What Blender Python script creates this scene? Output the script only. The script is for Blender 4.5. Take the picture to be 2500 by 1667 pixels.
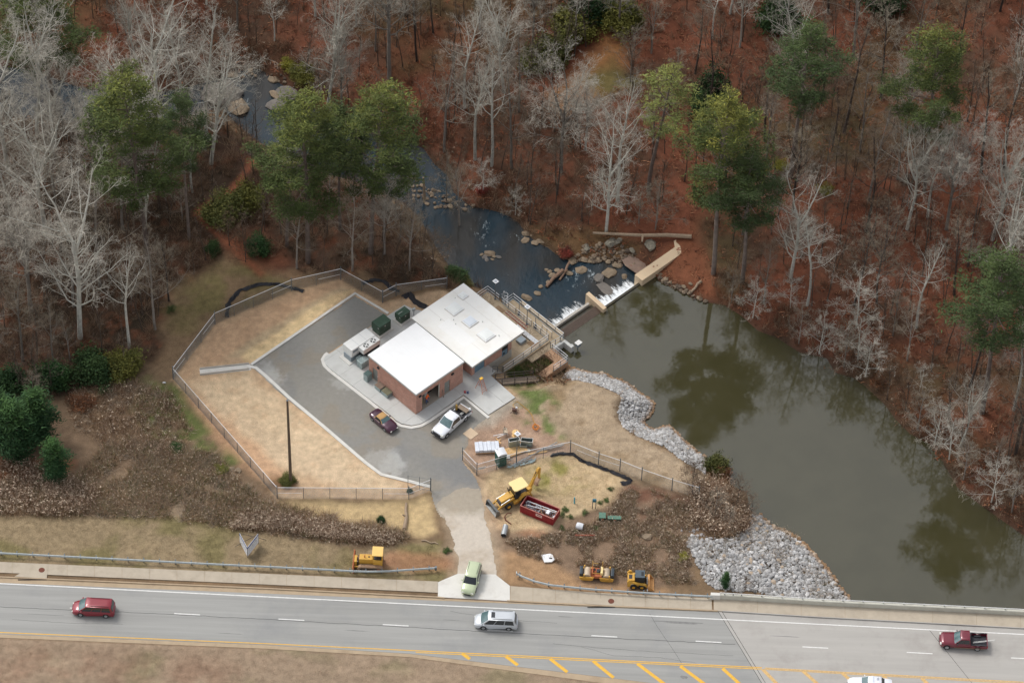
import bpy, bmesh, math, random
import numpy as np
from mathutils import Vector, Matrix
random.seed(7); rng = np.random.default_rng(11)
S = bpy.context.scene
for o in list(bpy.data.objects): bpy.data.objects.remove(o)
C = S.collection
# ------------------------------------------------------------------ camera, sky, sun, exposure
TH, ROLL, FPX, DIST = math.radians(47.7), math.radians(2.1), 9000.0, 467.8
vd = np.array([0, math.cos(TH), -math.sin(TH)]); _u = np.array([0, math.sin(TH), math.cos(TH)]); _r = np.array([1., 0, 0])
vr = math.cos(ROLL)*_r + math.sin(ROLL)*_u; vu = -math.sin(ROLL)*_r + math.cos(ROLL)*_u
CP = -DIST*vd
cam = bpy.data.cameras.new('aerial_camera'); co = bpy.data.objects.new('aerial_camera', cam); C.objects.link(co)
cam.sensor_width = 36; cam.lens = 36*FPX/2500; cam.clip_start = 1; cam.clip_end = 6000
co.matrix_world = Matrix([[vr[0], vu[0], -vd[0], CP[0]], [vr[1], vu[1], -vd[1], CP[1]], [vr[2], vu[2], -vd[2], CP[2]], [0, 0, 0, 1]])
S.camera = co
w = bpy.data.worlds.new('World'); S.world = w; w.use_nodes = True
nt = w.node_tree; bg = nt.nodes['Background']
sky = nt.nodes.new('ShaderNodeTexSky'); sky.sky_type = 'NISHITA'; sky.sun_disc = False
SUN_EL, SUN_AZ = 52, 310
sky.sun_elevation = math.radians(SUN_EL); sky.sun_rotation = math.radians(SUN_AZ)
sky.air_density = 1.0; sky.dust_density = 3.0; sky.ozone_density = 1.0; sky.altitude = 200
hs = nt.nodes.new('ShaderNodeHueSaturation'); hs.inputs['Saturation'].default_value = 0.22   # cloud cover: a grey sky
nt.links.new(sky.outputs[0], hs.inputs['Color']); nt.links.new(hs.outputs[0], bg.inputs[0]); bg.inputs[1].default_value = 0.15
sd = bpy.data.lights.new('sun', 'SUN'); so = bpy.data.objects.new('sun', sd); C.objects.link(so)
sd.energy = 1.0; sd.angle = math.radians(14); sd.color = (1, .97, .92)
_az = math.radians(SUN_AZ); _el = math.radians(SUN_EL)
sv = Vector((math.sin(_az)*math.cos(_el), math.cos(_az)*math.cos(_el), math.sin(_el)))
so.rotation_euler = sv.to_track_quat('Z', 'Y').to_euler()
S.view_settings.view_transform = 'Standard'; S.view_settings.look = 'None'; S.view_settings.gamma = 1
S.view_settings.use_curve_mapping = False; S.view_settings.exposure = 0.45
S.render.engine = 'CYCLES'
# ------------------------------------------------------------------ survey helpers: photo pixel -> place on a level
def at(px, py, z=0.0):
    k = vd*FPX + vr*(px-1250) - vu*(py-833.5); t = (z-CP[2])/k[2]; p = CP + k*t
    return Vector((p[0], p[1], z))
ANG = math.radians(-44.91); A = np.array([math.cos(ANG), math.sin(ANG)]); B = np.array([-A[1], A[0]])
P0 = np.array(at(1015.6, 1011, .1)[:2])
def W(x, y, z=0):      # site frame of the plant building -> world
    p = P0 + A*x + B*y; return Vector((p[0], p[1], z))
def LC(v): q = np.array(v[:2])-P0; return float(q@A), float(q@B)
def lin(c):
    return tuple(((v/255)/12.92 if v/255 <= .04045 else (((v/255)+.055)/1.055)**2.4) for v in c)
# ------------------------------------------------------------------ materials
_M = {}
def mat(name, col, rough=.6, metal=0, var=.12, scale=2.0, bump=0, spec=.5, coat=0, attr=None, dirt=None, emit=None, detail=5, stretch=None):
    if name in _M: return _M[name]
    m = bpy.data.materials.new(name); m.use_nodes = True; _M[name] = m
    n = m.node_tree.nodes; l = m.node_tree.links; p = n['Principled BSDF']
    p.inputs['Roughness'].default_value = rough; p.inputs['Metallic'].default_value = metal
    p.inputs['Specular IOR Level'].default_value = spec
    if coat: p.inputs['Coat Weight'].default_value = coat; p.inputs['Coat Roughness'].default_value = .08
    tc = n.new('ShaderNodeTexCoord'); ns = n.new('ShaderNodeTexNoise'); ns.inputs['Scale'].default_value = scale
    ns.inputs['Detail'].default_value = detail; ns.inputs['Roughness'].default_value = .62
    if stretch:
        mp = n.new('ShaderNodeMapping'); mp.inputs['Scale'].default_value = stretch; l.new(tc.outputs['Object'], mp.inputs['Vector']); l.new(mp.outputs[0], ns.inputs['Vector'])
    else: l.new(tc.outputs['Object'], ns.inputs['Vector'])
    mr = n.new('ShaderNodeMapRange'); mr.inputs[1].default_value = .3; mr.inputs[2].default_value = .7
    mr.inputs[3].default_value = 1-var; mr.inputs[4].default_value = 1+var; l.new(ns.outputs[0], mr.inputs[0])
    vm = n.new('ShaderNodeVectorMath'); vm.operation = 'SCALE'; l.new(mr.outputs[0], vm.inputs['Scale'])
    if attr:
        at_ = n.new('ShaderNodeAttribute'); at_.attribute_name = attr; l.new(at_.outputs['Color'], vm.inputs[0])
    else: vm.inputs[0].default_value = tuple(col[:3])
    out = vm.outputs[0]
    if dirt:     # (colour, amount, scale)
        n2 = n.new('ShaderNodeTexNoise'); n2.inputs['Scale'].default_value = dirt[2]; n2.inputs['Detail'].default_value = 8; n2.inputs['Roughness'].default_value = .7
        l.new(tc.outputs['Object'], n2.inputs['Vector'])
        m2 = n.new('ShaderNodeMapRange'); m2.inputs[1].default_value = .5; m2.inputs[2].default_value = .72; m2.inputs[4].default_value = dirt[1]
        l.new(n2.outputs[0], m2.inputs[0]); mx = n.new('ShaderNodeMix'); mx.data_type = 'RGBA'
        l.new(m2.outputs[0], mx.inputs[0]); l.new(out, mx.inputs[6]); mx.inputs[7].default_value = (*dirt[0], 1); out = mx.outputs[2]
    l.new(out, p.inputs['Base Color'])
    if bump:
        b = n.new('ShaderNodeBump'); b.inputs['Strength'].default_value = bump; b.inputs['Distance'].default_value = .05
        n3 = n.new('ShaderNodeTexNoise'); n3.inputs['Scale'].default_value = scale*4; n3.inputs['Detail'].default_value = 6
        l.new(tc.outputs['Object'], n3.inputs['Vector']); l.new(n3.outputs[0], b.inputs['Height']); l.new(b.outputs[0], p.inputs['Normal'])
    if emit: p.inputs['Emission Color'].default_value = (*emit, 1); p.inputs['Emission Strength'].default_value = 1
    return m
# ------------------------------------------------------------------ mesh builder
class MB:
    def __init__(s): s.v = []; s.f = []; s.m = []
    def add(s, vs, fs, mi=0, X=None):
        o = len(s.v)
        s.v += [tuple(X @ Vector(q)) if X is not None else tuple(q) for q in vs]
        s.f += [tuple(i+o for i in q) for q in fs]; s.m += [mi]*len(fs); return s
    def box(s, x0, x1, y0, y1, z0, z1, mi=0, X=None):
        return s.add([(x0,y0,z0),(x1,y0,z0),(x1,y1,z0),(x0,y1,z0),(x0,y0,z1),(x1,y0,z1),(x1,y1,z1),(x0,y1,z1)],
                     [(0,3,2,1),(4,5,6,7),(0,1,5,4),(1,2,6,5),(2,3,7,6),(3,0,4,7)], mi, X)
    def cbox(s, c, sz, mi=0, rot=None):
        X = Matrix.Translation(Vector(c)) @ (rot.to_4x4() if rot is not None else Matrix())
        return s.box(-sz[0]/2, sz[0]/2, -sz[1]/2, sz[1]/2, -sz[2]/2, sz[2]/2, mi, X)
    def slab(s, poly, z0, z1, mi=0, X=None):
        n = len(poly); ar = sum(poly[i][0]*poly[(i+1)%n][1]-poly[(i+1)%n][0]*poly[i][1] for i in range(n))
        if ar < 0: poly = poly[::-1]
        f0 = lambda q: z0(q) if callable(z0) else z0
        f1 = lambda q: z1(q) if callable(z1) else z1
        vs = [(p[0],p[1],f0(p)) for p in poly]+[(p[0],p[1],f1(p)) for p in poly]
        return s.add(vs, [tuple(range(n-1,-1,-1)), tuple(range(n,2*n))]+[(i,(i+1)%n,(i+1)%n+n,i+n) for i in range(n)], mi, X)
    def prism(s, pts, y0, y1, mi=0, X=None):    # profile in x,z swept along y
        n = len(pts); ar = sum(pts[i][0]*pts[(i+1)%n][1]-pts[(i+1)%n][0]*pts[i][1] for i in range(n))
        if ar < 0: pts = pts[::-1]
        vs = [(p[0],y0,p[1]) for p in pts]+[(p[0],y1,p[1]) for p in pts]
        return s.add(vs, [tuple(range(n)), tuple(range(2*n-1,n-1,-1))]+[(i,i+n,(i+1)%n+n,(i+1)%n) for i in range(n)], mi, X)
    def loft(s, loops, mi=0, X=None, caps=True):
        n = len(loops[0]); vs = [p for L in loops for p in L]; fs = []
        for k in range(len(loops)-1):
            for i in range(n): j = (i+1) % n; fs.append((k*n+i, k*n+j, (k+1)*n+j, (k+1)*n+i))
        if caps: fs += [tuple(range(n-1,-1,-1)), tuple(range((len(loops)-1)*n, len(loops)*n))]
        return s.add(vs, fs, mi, X)
    def tube(s, pts, r, n=6, mi=0, caps=True, X=None):
        pts = [Vector(p) for p in pts]; rs = r if isinstance(r, (list, tuple)) else [r]*len(pts); loops = []
        up = Vector((0, 0, 1))
        for i, p in enumerate(pts):
            d = (pts[min(i+1, len(pts)-1)]-pts[max(i-1, 0)])
            if d.length < 1e-9: d = Vector((0,0,1))
            d.normalize(); a = d.cross(up if abs(d.z) < .95 else Vector((1,0,0))).normalized(); b = d.cross(a)
            loops.append([p + (a*math.cos(t)+b*math.sin(t))*rs[i] for t in [2*math.pi*k/n for k in range(n)]])
        return s.loft(loops, mi, X, caps)
    def ball(s, c, r, n=8, k=5, mi=0, sz=(1,1,1)):
        loops = []
        for i in range(k+1):
            t = math.pi*(i+.02)/(k+.04); loops.append([(c[0]+r*sz[0]*math.sin(t)*math.cos(2*math.pi*j/n), c[1]+r*sz[1]*math.sin(t)*math.sin(2*math.pi*j/n), c[2]+r*sz[2]*-math.cos(t)) for j in range(n)])
        return s.loft(loops, mi)
    def quad(s, a, b, c, d, mi=0): return s.add([a,b,c,d], [(0,1,2,3)], mi)
    def mesh(s, name, mats, smooth=False, bevel=0):
        me = bpy.data.meshes.new(name); me.from_pydata(s.v, [], s.f)
        for m in (mats if isinstance(mats, (list, tuple)) else [mats]): me.materials.append(m)
        if any(s.m): me.polygons.foreach_set('material_index', s.m)
        if bevel:
            bm = bmesh.new(); bm.from_mesh(me)
            bmesh.ops.bevel(bm, geom=[e for e in bm.edges if len(e.link_faces) == 2 and e.calc_face_angle(0) > .5], offset=bevel, segments=2, affect='EDGES', profile=.6, clamp_overlap=True)
            bm.to_mesh(me); bm.free()
        bm = bmesh.new(); bm.from_mesh(me); bmesh.ops.recalc_face_normals(bm, faces=bm.faces); bm.to_mesh(me); bm.free()
        if smooth: me.polygons.foreach_set('use_smooth', [True]*len(me.polygons)); me.set_sharp_from_angle(angle=math.radians(38))
        me.update(); return me
    def build(s, name, mats, parent=None, smooth=False, bevel=0, loc=None, rz=0, label=None):
        return link(name, s.mesh(name, mats, smooth, bevel), parent, loc, rz, label)
def link(name, me, parent=None, loc=None, rz=0, label=None):
    o = bpy.data.objects.new(name, me); C.objects.link(o)
    if parent is not None: o.parent = parent
    if loc is not None: o.location = loc
    if rz: o.rotation_euler = (0, 0, rz)
    if label: o['label'] = label
    return o
def tag(o, label, cat, group=None):
    o['label'] = label; o['category'] = cat
    if group: o['group'] = group
    return o
def thing(name, label, cat, loc=(0,0,0), rz=0, group=None):
    o = link(name, None, None, loc, rz); return tag(o, label, cat, group)
def struct(o): o['kind'] = 'structure'; return o
def stuff(o): o['kind'] = 'stuff'; return o
def npmesh(name, V, F, mats, cols=None, mi=None, smooth=False):
    me = bpy.data.meshes.new(name); V = np.asarray(V, np.float32); F = np.asarray(F, np.int32); k = F.shape[1]
    me.vertices.add(len(V)); me.vertices.foreach_set('co', V.ravel()); me.loops.add(F.size); me.loops.foreach_set('vertex_index', F.ravel())
    me.polygons.add(len(F)); me.polygons.foreach_set('loop_start', np.arange(0, F.size, k, dtype=np.int32))
    for m in (mats if isinstance(mats, (list, tuple)) else [mats]): me.materials.append(m)
    if mi is not None: me.polygons.foreach_set('material_index', np.asarray(mi, np.int32))
    me.polygons.foreach_set('use_smooth', np.full(len(F), smooth))
    me.update(calc_edges=True)
    if cols is not None:
        ca = me.color_attributes.new('Col', 'FLOAT_COLOR', 'POINT'); c4 = np.ones((len(V), 4), np.float32); c4[:, :3] = cols; ca.data.foreach_set('color', c4.ravel())
    return me
def scatter(variants, P, S_, rz, tilt=None, tint=None, idx=None):
    """many rigid copies joined in one mesh; variants = [(V,F,col or None)], triangles only"""
    Vs, Fs, Cs = [], [], []; off = 0; n = len(P)
    if idx is None: idx = rng.integers(0, len(variants), n)
    for vi, (V, F, col) in enumerate(variants):
        sel = np.where(idx == vi)[0]
        if not len(sel): continue
        V = np.asarray(V, float); F = np.asarray(F); c, s_ = np.cos(rz[sel]), np.sin(rz[sel])
        sc = S_[sel]; sc = sc[:, None]*np.ones(3) if sc.ndim == 1 else sc
        X = V[None]*sc[:, None, :]
        x = X[..., 0]*c[:, None]-X[..., 1]*s_[:, None]; y = X[..., 0]*s_[:, None]+X[..., 1]*c[:, None]; z = X[..., 2]
        if tilt is not None: x = x+z*tilt[sel, 0][:, None]; y = y+z*tilt[sel, 1][:, None]
        Q = np.stack([x, y, z], -1)+P[sel][:, None, :]
        Vs.append(Q.reshape(-1, 3)); Fs.append((F[None]+(np.arange(len(sel))*len(V))[:, None, None]).reshape(-1, F.shape[1])+off); off += len(sel)*len(V)
        cc = np.ones((len(sel), len(V), 3))*(np.asarray(col)[None] if col is not None else 1)
        if tint is not None: cc = cc*tint[sel][:, None, :]
        Cs.append(cc.reshape(-1, 3))
    return np.concatenate(Vs), np.concatenate(Fs), np.concatenate(Cs)
# ------------------------------------------------------------------ noise and distance fields
_T = rng.random((12, 256, 256))
def vn(x, y, s, k=0):
    x = np.asarray(x)/s+k*17.3; y = np.asarray(y)/s+k*9.1; t = _T[k % 12]
    i = np.floor(x).astype(int); j = np.floor(y).astype(int); fx = x-i; fy = y-j; fx = fx*fx*(3-2*fx); fy = fy*fy*(3-2*fy)
    g = lambda a, b: t[a % 256, b % 256]
    return (g(i,j)*(1-fx)+g(i+1,j)*fx)*(1-fy)+(g(i,j+1)*(1-fx)+g(i+1,j+1)*fx)*fy
def fbm(x, y, s, k=0, o=4):
    r = 0; a = .5; t = 0
    for i in range(o): r = r+a*vn(x, y, s, k+i*3); t += a; a *= .55; s *= .48
    return r/t
def sdf(poly, X, Y):
    P = np.array([(p[0], p[1]) for p in poly], float); d2 = np.full(X.shape, 1e18); ins = np.zeros(X.shape, bool); n = len(P)
    for i in range(n):
        ax, ay = P[i]; bx, by = P[(i+1) % n]; ex, ey = bx-ax, by-ay; L = ex*ex+ey*ey+1e-12
        t = np.clip(((X-ax)*ex+(Y-ay)*ey)/L, 0, 1); d2 = np.minimum(d2, (X-ax-t*ex)**2+(Y-ay-t*ey)**2)
        if ay != by: ins ^= ((ay > Y) != (by > Y)) & (X < (bx-ax)*(Y-ay)/(by-ay)+ax)
    d = np.sqrt(d2); return np.where(ins, -d, d)
def inside(poly, x, y): return bool(sdf(poly, np.array([x]), np.array([y]))[0] < 0)
# ------------------------------------------------------------------ terrain
ZP, ZR = -2.6, -4.0          # pond and creek water levels
pond_px = [(1567,690),(1605,684),(1660,712),(1722,738),(1770,745),(1812,772),(1850,807),(1896,824),(1952,860),(2018,874),(2039,909),(2095,926),(2124,954),(2159,986),(2187,1024),(2222,1059),(2271,1084),(2302,1126),(2338,1190),(2402,1238),(2500,1307),(2640,1400),(2800,1540),(2850,1800),
           (2350,1800),(2160,1560),(2110,1500),(2075,1461),(2058,1441),(2036,1411),(2008,1376),(1975,1341),(1953,1320),(1925,1300),(1884,1283),(1858,1259),(1821,1244),(1828,1225),(1823,1201),(1784,1184),(1763,1172),(1740,1145),(1723,1115),(1702,1106),(1687,1092),(1668,1075),(1652,1058),(1635,1041),(1620,1043),(1599,1050),(1582,1043),(1572,1033),(1584,1022),(1595,1004),(1597,987),(1580,972),(1557,958),(1543,945),(1526,934),(1496,926),(1480,915),(1438,911),(1400,901)]
POND = [tuple(at(*p, ZP)[:2]) for p in pond_px] + [tuple(W(*q)[:2]) for q in ((5.4,18.9),(5.4,21.35),(2.3,21.4),(2.2,23.6),(1.5,24.0),(1.5,38.6))]
river_r = [(-300,165),(60,165),(200,215),(330,235),(450,215),(545,190),(590,173),(635,168),(680,200),(760,262),(850,305),(950,330),(1034,361),(1060,400),(1092,427),(1108,470),(1149,504),(1197,512),(1238,524),(1268,545),(1284,570),(1307,588),(1340,606),(1358,621),(1391,637),(1422,639),(1450,639),(1490,638),(1529,645),(1548,662)]
river_l = [(1180,705),(1141,695),(1121,680),(1100,655),(1085,635),(1070,614),(1052,585),(1040,560),(1016,524),(985,495),(900,455),(800,425),(700,392),(633,347),(607,330),(564,290),(542,262),(450,290),(330,310),(200,305),(60,290),(-300,290)]
RIVER = [tuple(at(*p, ZR)[:2]) for p in river_r] + [tuple(W(*q)[:2]) for q in ((1.2,38.6),(.9,24.4),(.9,23.8),(-10.1,24.0))] + [tuple(at(*p, ZR)[:2]) for p in river_l]
FAR = [tuple(at(*p, -3)[:2]) for p in [(-900,230),(100,230),(450,250),(620,250),(650,330),(900,400),(1050,450),(1100,520),(1250,600),(1400,690),(1500,735),(1700,800),(1850,1000),(2150,1250),(2500,1600),(2700,2000),(6000,2600),(6000,-4000),(-3000,-4000)]]
def rp(pts, z=0): return [tuple(at(*p, z)[:2]) for p in pts]
# carriageway edges, from the photograph's scale: straight lines
def yedge(x): return 1424+.0496*x
def ylow(x): return 1543+.0488*x
LOTP = rp([(866.8,724),(619,887),(612,895),(640,918),(706,979),(798,1050),(892,1130),(931,1159),(996,1175),(1051,1190),(1060,1232),(1075,1262),(1110,1272),(1150,1262),(1180,1250),(1172,1190),(1160,1164),(1131,1127),(1127,1105),(1143,1085),(1140,1062),(1165,1038),(1194,1017),(1134,966),(1004,1046),(953,1019),(902,976),(790,885),(800,864),(946,770)])
DRIVEP = rp([(1060,1232),(1085,1262),(1098,1300),(1109,1336),(1118,1371),(1118,1402),(1209,1402),(1209,1375),(1207,1335),(1190,1284),(1183,1245),(1172,1190),(1110,1195)])
SITEP = rp([(423,925),(525,791),(712,710),(832,683),(934,739),(1091,705),(1140,760),(1300,900),(1259,970),(1194,1020),(1150,1150),(1164,1160),(1052,1197),(998,1218),(677,1216)])
ROADP = rp([(-700,1372+.045*-700),(1734,1450),(3400,1530),(3400,2000),(-700,1800)])
SLABZ = .12
def height(X, Y):
    wx = (fbm(X, Y, 5, 1, 3)-.5)*1.0; wy = (fbm(X, Y, 5, 2, 3)-.5)*1.0
    dP = sdf(POND, X, Y); dR = sdf(RIVER, X, Y); far = sdf(FAR, X, Y) < 0
    dPw = np.where(dP > .5, dP+wx*.6, dP); dRw = np.where(dR > .5, dR+wy*.6, dR)
    t = np.clip((at(1500,1130)[1]-Y)/6, 0, 1); c = .65-.40*t
    pn = np.where(dP > 0, ZP+c*dPw, np.maximum(ZP+.5*dP, ZP-1.6)); rn = np.where(dR > 0, ZR+.7*dRw, np.maximum(ZR+.4*dR, ZR-.8))
    lx = (X-P0[0])*A[0]+(Y-P0[1])*A[1]; ly = (X-P0[0])*B[0]+(Y-P0[1])*B[1]
    zn = np.minimum(0, np.minimum(pn, rn))
    tgt = np.interp(ly, [11, 14, 17, 21, 24], [0, -1.25, -1.75, -2.3, -2.6]); tgt = np.where(lx < 1.5, np.interp(ly, [11, 12.2, 24], [-.1, -2.0, -2.9]), tgt)
    zn = np.where((lx > -10.9) & (lx < 1.5) & (ly > 16.3) & (ly < 25), np.minimum(zn, -2.0), zn)
    wgt = np.clip((7.5-lx)/2.2, 0, 1)*(lx > -.45)*(ly > 10.9)*(ly < 25); zn = np.where(wgt > 0, np.minimum(zn, tgt*wgt+zn*(1-wgt)), zn)
    prof = lambda d: np.minimum(.62*d, 1.3+.165*d)
    pf = np.where(dP > 0, ZP+prof(np.maximum(dPw, 0)), np.maximum(ZP+.5*dP, ZP-1.6)); rf = np.where(dR > 0, ZR+prof(np.maximum(dRw, 0)), np.maximum(ZR+.4*dR, ZR-.8))
    zf = np.minimum(15, np.minimum(pf, rf))
    dry = (dP > 1.2) & (dR > 1.2)
    und = (fbm(X, Y, 16, 4)-.5)*1.6+(fbm(X, Y, 3, 5)-.5)*.35
    zf = zf+np.where(dry, und, 0)
    flat = np.minimum.reduce([sdf(ROADP, X, Y), sdf(SITEP, X, Y), sdf(rp([(1060,1190),(1010,1420),(1260,1440),(1200,1160)]), X, Y)])
    wl = np.clip(flat/3, 0, 1)*np.clip((dP-2)/3, 0, 1)*np.clip((dR-2)/3, 0, 1)
    zn = zn-wl*np.abs(und)*.28+np.clip((flat-14)/30, 0, 1)*0
    return np.where(far, zf, zn)
def axis(lo, hi, st, out, k):
    core = np.arange(lo, hi, st); g = np.geomspace(st, out, k).cumsum(); g = g*(out/g[-1])
    return np.concatenate([lo-g[::-1], core, core[-1]+g])
GX = axis(-86, 86, .42, 1500, 26); GY = axis(-74, 98, .42, 1500, 26)
XX, YY = np.meshgrid(GX, GY, indexing='ij'); ZZ = height(XX.ravel(), YY.ravel()).reshape(XX.shape)
def hz(x, y):
    i = min(max(int(np.searchsorted(GX, x))-1, 0), len(GX)-2); j = min(max(int(np.searchsorted(GY, y))-1, 0), len(GY)-2)
    u = (x-GX[i])/(GX[i+1]-GX[i]); v = (y-GY[j])/(GY[j+1]-GY[j])
    return float((ZZ[i,j]*(1-u)+ZZ[i+1,j]*u)*(1-v)+(ZZ[i,j+1]*(1-u)+ZZ[i+1,j+1]*u)*v)
def hzv(x, y):
    i = np.clip(np.searchsorted(GX, x)-1, 0, len(GX)-2); j = np.clip(np.searchsorted(GY, y)-1, 0, len(GY)-2)
    u = (x-GX[i])/(GX[i+1]-GX[i]); v = (y-GY[j])/(GY[j+1]-GY[j])
    return (ZZ[i,j]*(1-u)+ZZ[i+1,j]*u)*(1-v)+(ZZ[i,j+1]*(1-u)+ZZ[i+1,j+1]*u)*v
def G(px, py, dz=0):        # where the sight line of a photo pixel meets the ground
    z = 18.0
    while z > -6:
        p = at(px, py, z)
        if p.z <= hz(p.x, p.y)+dz: break
        z -= .5
    lo, hi = z, z+.5
    for _ in range(6):
        m = (lo+hi)/2; p = at(px, py, m)
        if m <= hz(p.x, p.y)+dz: lo = m
        else: hi = m
    p = at(px, py, hi); return Vector((p.x, p.y, hi))
# ------------------------------------------------------------------ ground colours (what the ground is made of, zone by zone, plus some painted shade)
XF, YF = XX.ravel(), YY.ravel(); FAR_D = sdf(FAR, XF, YF); DP = sdf(POND, XF, YF); DR = sdf(RIVER, XF, YF)
KC = .92
def col(c):
    v = np.array(lin(c))*KC; return v*.92+(v@np.array([.3,.59,.11]))*.08
def mixc(a, b, t): return a*(1-t[:, None])+b*t[:, None]
base = mixc(np.tile(col((112,92,70)), (len(XF), 1)), col((138,112,82)), fbm(XF, YF, 4, 0))
n1 = fbm(XF, YF, 7, 3); n2 = fbm(XF, YF, 1.6, 6); n3 = fbm(XF, YF, 22, 2)
litter = mixc(np.tile(col((118,68,46)), (len(XF), 1)), col((86,62,46)), np.clip((n1-.42)*4, 0, 1))
litter = mixc(litter, col((126,74,50)), np.clip((n2-.55)*3, 0, .7)); litter = mixc(litter, col((86,76,46)), np.clip((n3-.58)*5, 0, .6))
lwood = mixc(np.tile(col((78,56,42)), (len(XF), 1)), col((58,48,36)), np.clip((n1-.4)*3, 0, 1)); lwood = mixc(lwood, col((122,72,46)), np.clip((n2-.55)*3, 0, .8))  # left woods floor darkened: shade of dense branches put into the colour
COL = base
COL = mixc(COL, litter, np.clip(-FAR_D/2, 0, 1))
def paint(poly, c, f=1.0, a=1.0, jit=1.2, js=2.5, k=0, pat=None, gp=False, arr=None, X=None, Y=None):
    global COL
    X_ = XF if X is None else X; Y_ = YF if Y is None else Y
    P = [tuple(G(*p)[:2]) for p in poly] if gp else poly
    d = sdf(P, X_, Y_)+(fbm(X_, Y_, js, k)-.5)*2*jit; t = np.clip(.5-d/f, 0, 1)*a
    if pat is not None: t = t*np.clip((fbm(X_, Y_, pat[0], k+2)-pat[1])*pat[2], 0, 1)
    cc = col(c) if isinstance(c, tuple) else c
    if arr is None: COL = mixc(COL, cc, t)
    else: return mixc(arr, cc, t)
LW = rp([(-900,-900),(-900,1010),(-100,1010),(60,985),(200,960),(330,905),(395,850),(400,760),(430,700),(520,640),(560,600),(640,650),(760,665),(880,672),(960,690),(1080,690),(1180,705),(1141,695),(1052,585),(980,490),(700,380),(560,280),(0,260),(-900,240)])
paint(LW, lwood, 2.5, 1, 1.5)
paint(rp([(405,760),(450,690),(540,660),(600,640),(650,668),(700,690),(560,760),(480,790),(440,800)]), (116,108,62), 3, .7, 2.0, k=1, pat=(3,.3,4))
paint(rp([(540,560),(640,560),(700,640),(640,670),(560,620)]), (116,66,42), 2.5, .7, 1.2)
for (a_, b_) in (((622,385),(600,425)),((600,425),(560,470)),((560,470),(480,520)),((480,520),(545,580)),((545,580),(590,625)),((590,625),(640,670))):
    dx, dy = b_[0]-a_[0], b_[1]-a_[1]; L = math.hypot(dx, dy); nx, ny = -dy/L*9, dx/L*6
    paint(rp([(a_[0]+nx,a_[1]+ny),(b_[0]+nx,b_[1]+ny),(b_[0]-nx,b_[1]-ny),(a_[0]-nx,a_[1]-ny)]), (156,92,62), .8, .85, .25)
# open ground left of the fence, verge, median
paint(rp([(-300,1000),(60,985),(240,960),(330,905),(420,930),(540,1100),(677,1216),(640,1225),(-300,1130)]), (124,102,80), 3, .9, 1.5, k=2)
paint(rp([(360,930),(425,940),(500,1030),(590,1130),(540,1150),(450,1080),(380,1090),(330,1000)]), (100,108,56), 2, .95, 1.5, k=3, pat=(2.5,.28,5))
paint(rp([(-300,1110),(-20,1110),(60,1125),(170,1130),(120,1180),(-300,1190)]), (168,98,58), 2, .7, 1.2, k=4)
paint(rp([(-900,1170),(120,1180),(330,1150),(500,1120),(640,1230),(860,1290),(1000,1340),(840,1330),(640,1290),(400,1262),(0,1252),(-900,1240)]), (148,128,104), 1.5, .9, 1.0, k=5)
paint(rp([(-900,1240),(0,1254),(420,1262),(640,1296),(860,1340),(1070,1325),(1118,1402),(1067,1420),(0,1374),(-900,1330)]), (154,134,102), .8, 1, .5, k=6)
paint(rp([(-900,1240),(0,1254),(420,1262),(640,1296),(860,1340),(1070,1325),(1118,1402),(1067,1420),(0,1374),(-900,1330)]), (120,112,66), 1, .7, 1.5, k=1, pat=(5,.48,6))
paint(rp([(950,1345),(1118,1352),(1118,1398),(1000,1395),(900,1380)]), (176,126,92), 1.2, .7, .8, k=7)
paint(rp([(-900,1520),(0,1556),(650,1583),(1000,1603),(1472,1667),(1800,1720),(1800,2400),(-900,2400)]), (158,136,112), .3, 1, 0)
paint(rp([(-900,1520),(0,1556),(650,1583),(1000,1603),(1472,1667),(1800,1720),(1800,2400),(-900,2400)]), (136,126,92), .5, .6, 1.5, k=8, pat=(6,.46,6))
paint(rp([(-900,1560),(500,1600),(700,1640),(400,1700),(-900,2400)]), (144,112,90), 3, .6, 2, k=2, pat=(4,.4,5))
# fenced slope under straw
paint(SITEP, (200,168,132), .5, 1, .3)
S1 = rp([(450,920),(525,800),(712,722),(800,692),(850,700),(700,800),(600,870),(490,890)])
paint(S1, (198,162,126), 1, 1, .6, k=1)
def band(p, c, f, a): paint(rp(p), c, f, a, .35, 1.2, k=9)
band([(548,872),(640,812),(760,738),(832,700),(850,706),(800,742),(640,850),(600,872)], (192,168,132), .8, .95)
band([(590,868),(700,795),(810,720),(862,708),(760,790),(640,880),(600,885)], (234,204,152), .6, 1)
paint(rp([(470,940),(600,905),(700,985),(800,1062),(930,1165),(990,1182),(960,1200),(850,1190),(700,1130),(560,1050)]), (212,186,150), 1.5, .95, .8, k=2)
paint(rp([(500,965),(540,985),(900,1180),(860,1200),(690,1140),(560,1030)]), (206,180,146), 1, .8, .6, k=4)
paint(rp([(440,960),(480,965),(640,1100),(700,1170),(740,1200),(690,1200),(560,1110)]), (204,158,120), 1.2, .6, .8, k=5)
paint(SITEP, (190,150,112), .8, .3, .5, k=6, pat=(1.3,.56,7))
paint(rp([(677,1222),(998,1222),(1048,1205),(1058,1250),(1070,1300),(1030,1310),(930,1275),(760,1265),(740,1245)]), (200,172,124), 1, .95, .6, k=7)
paint(rp([(660,1165),(720,1165),(730,1195),(650,1195)]), (128,96,66), 1, .9, .6)
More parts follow.
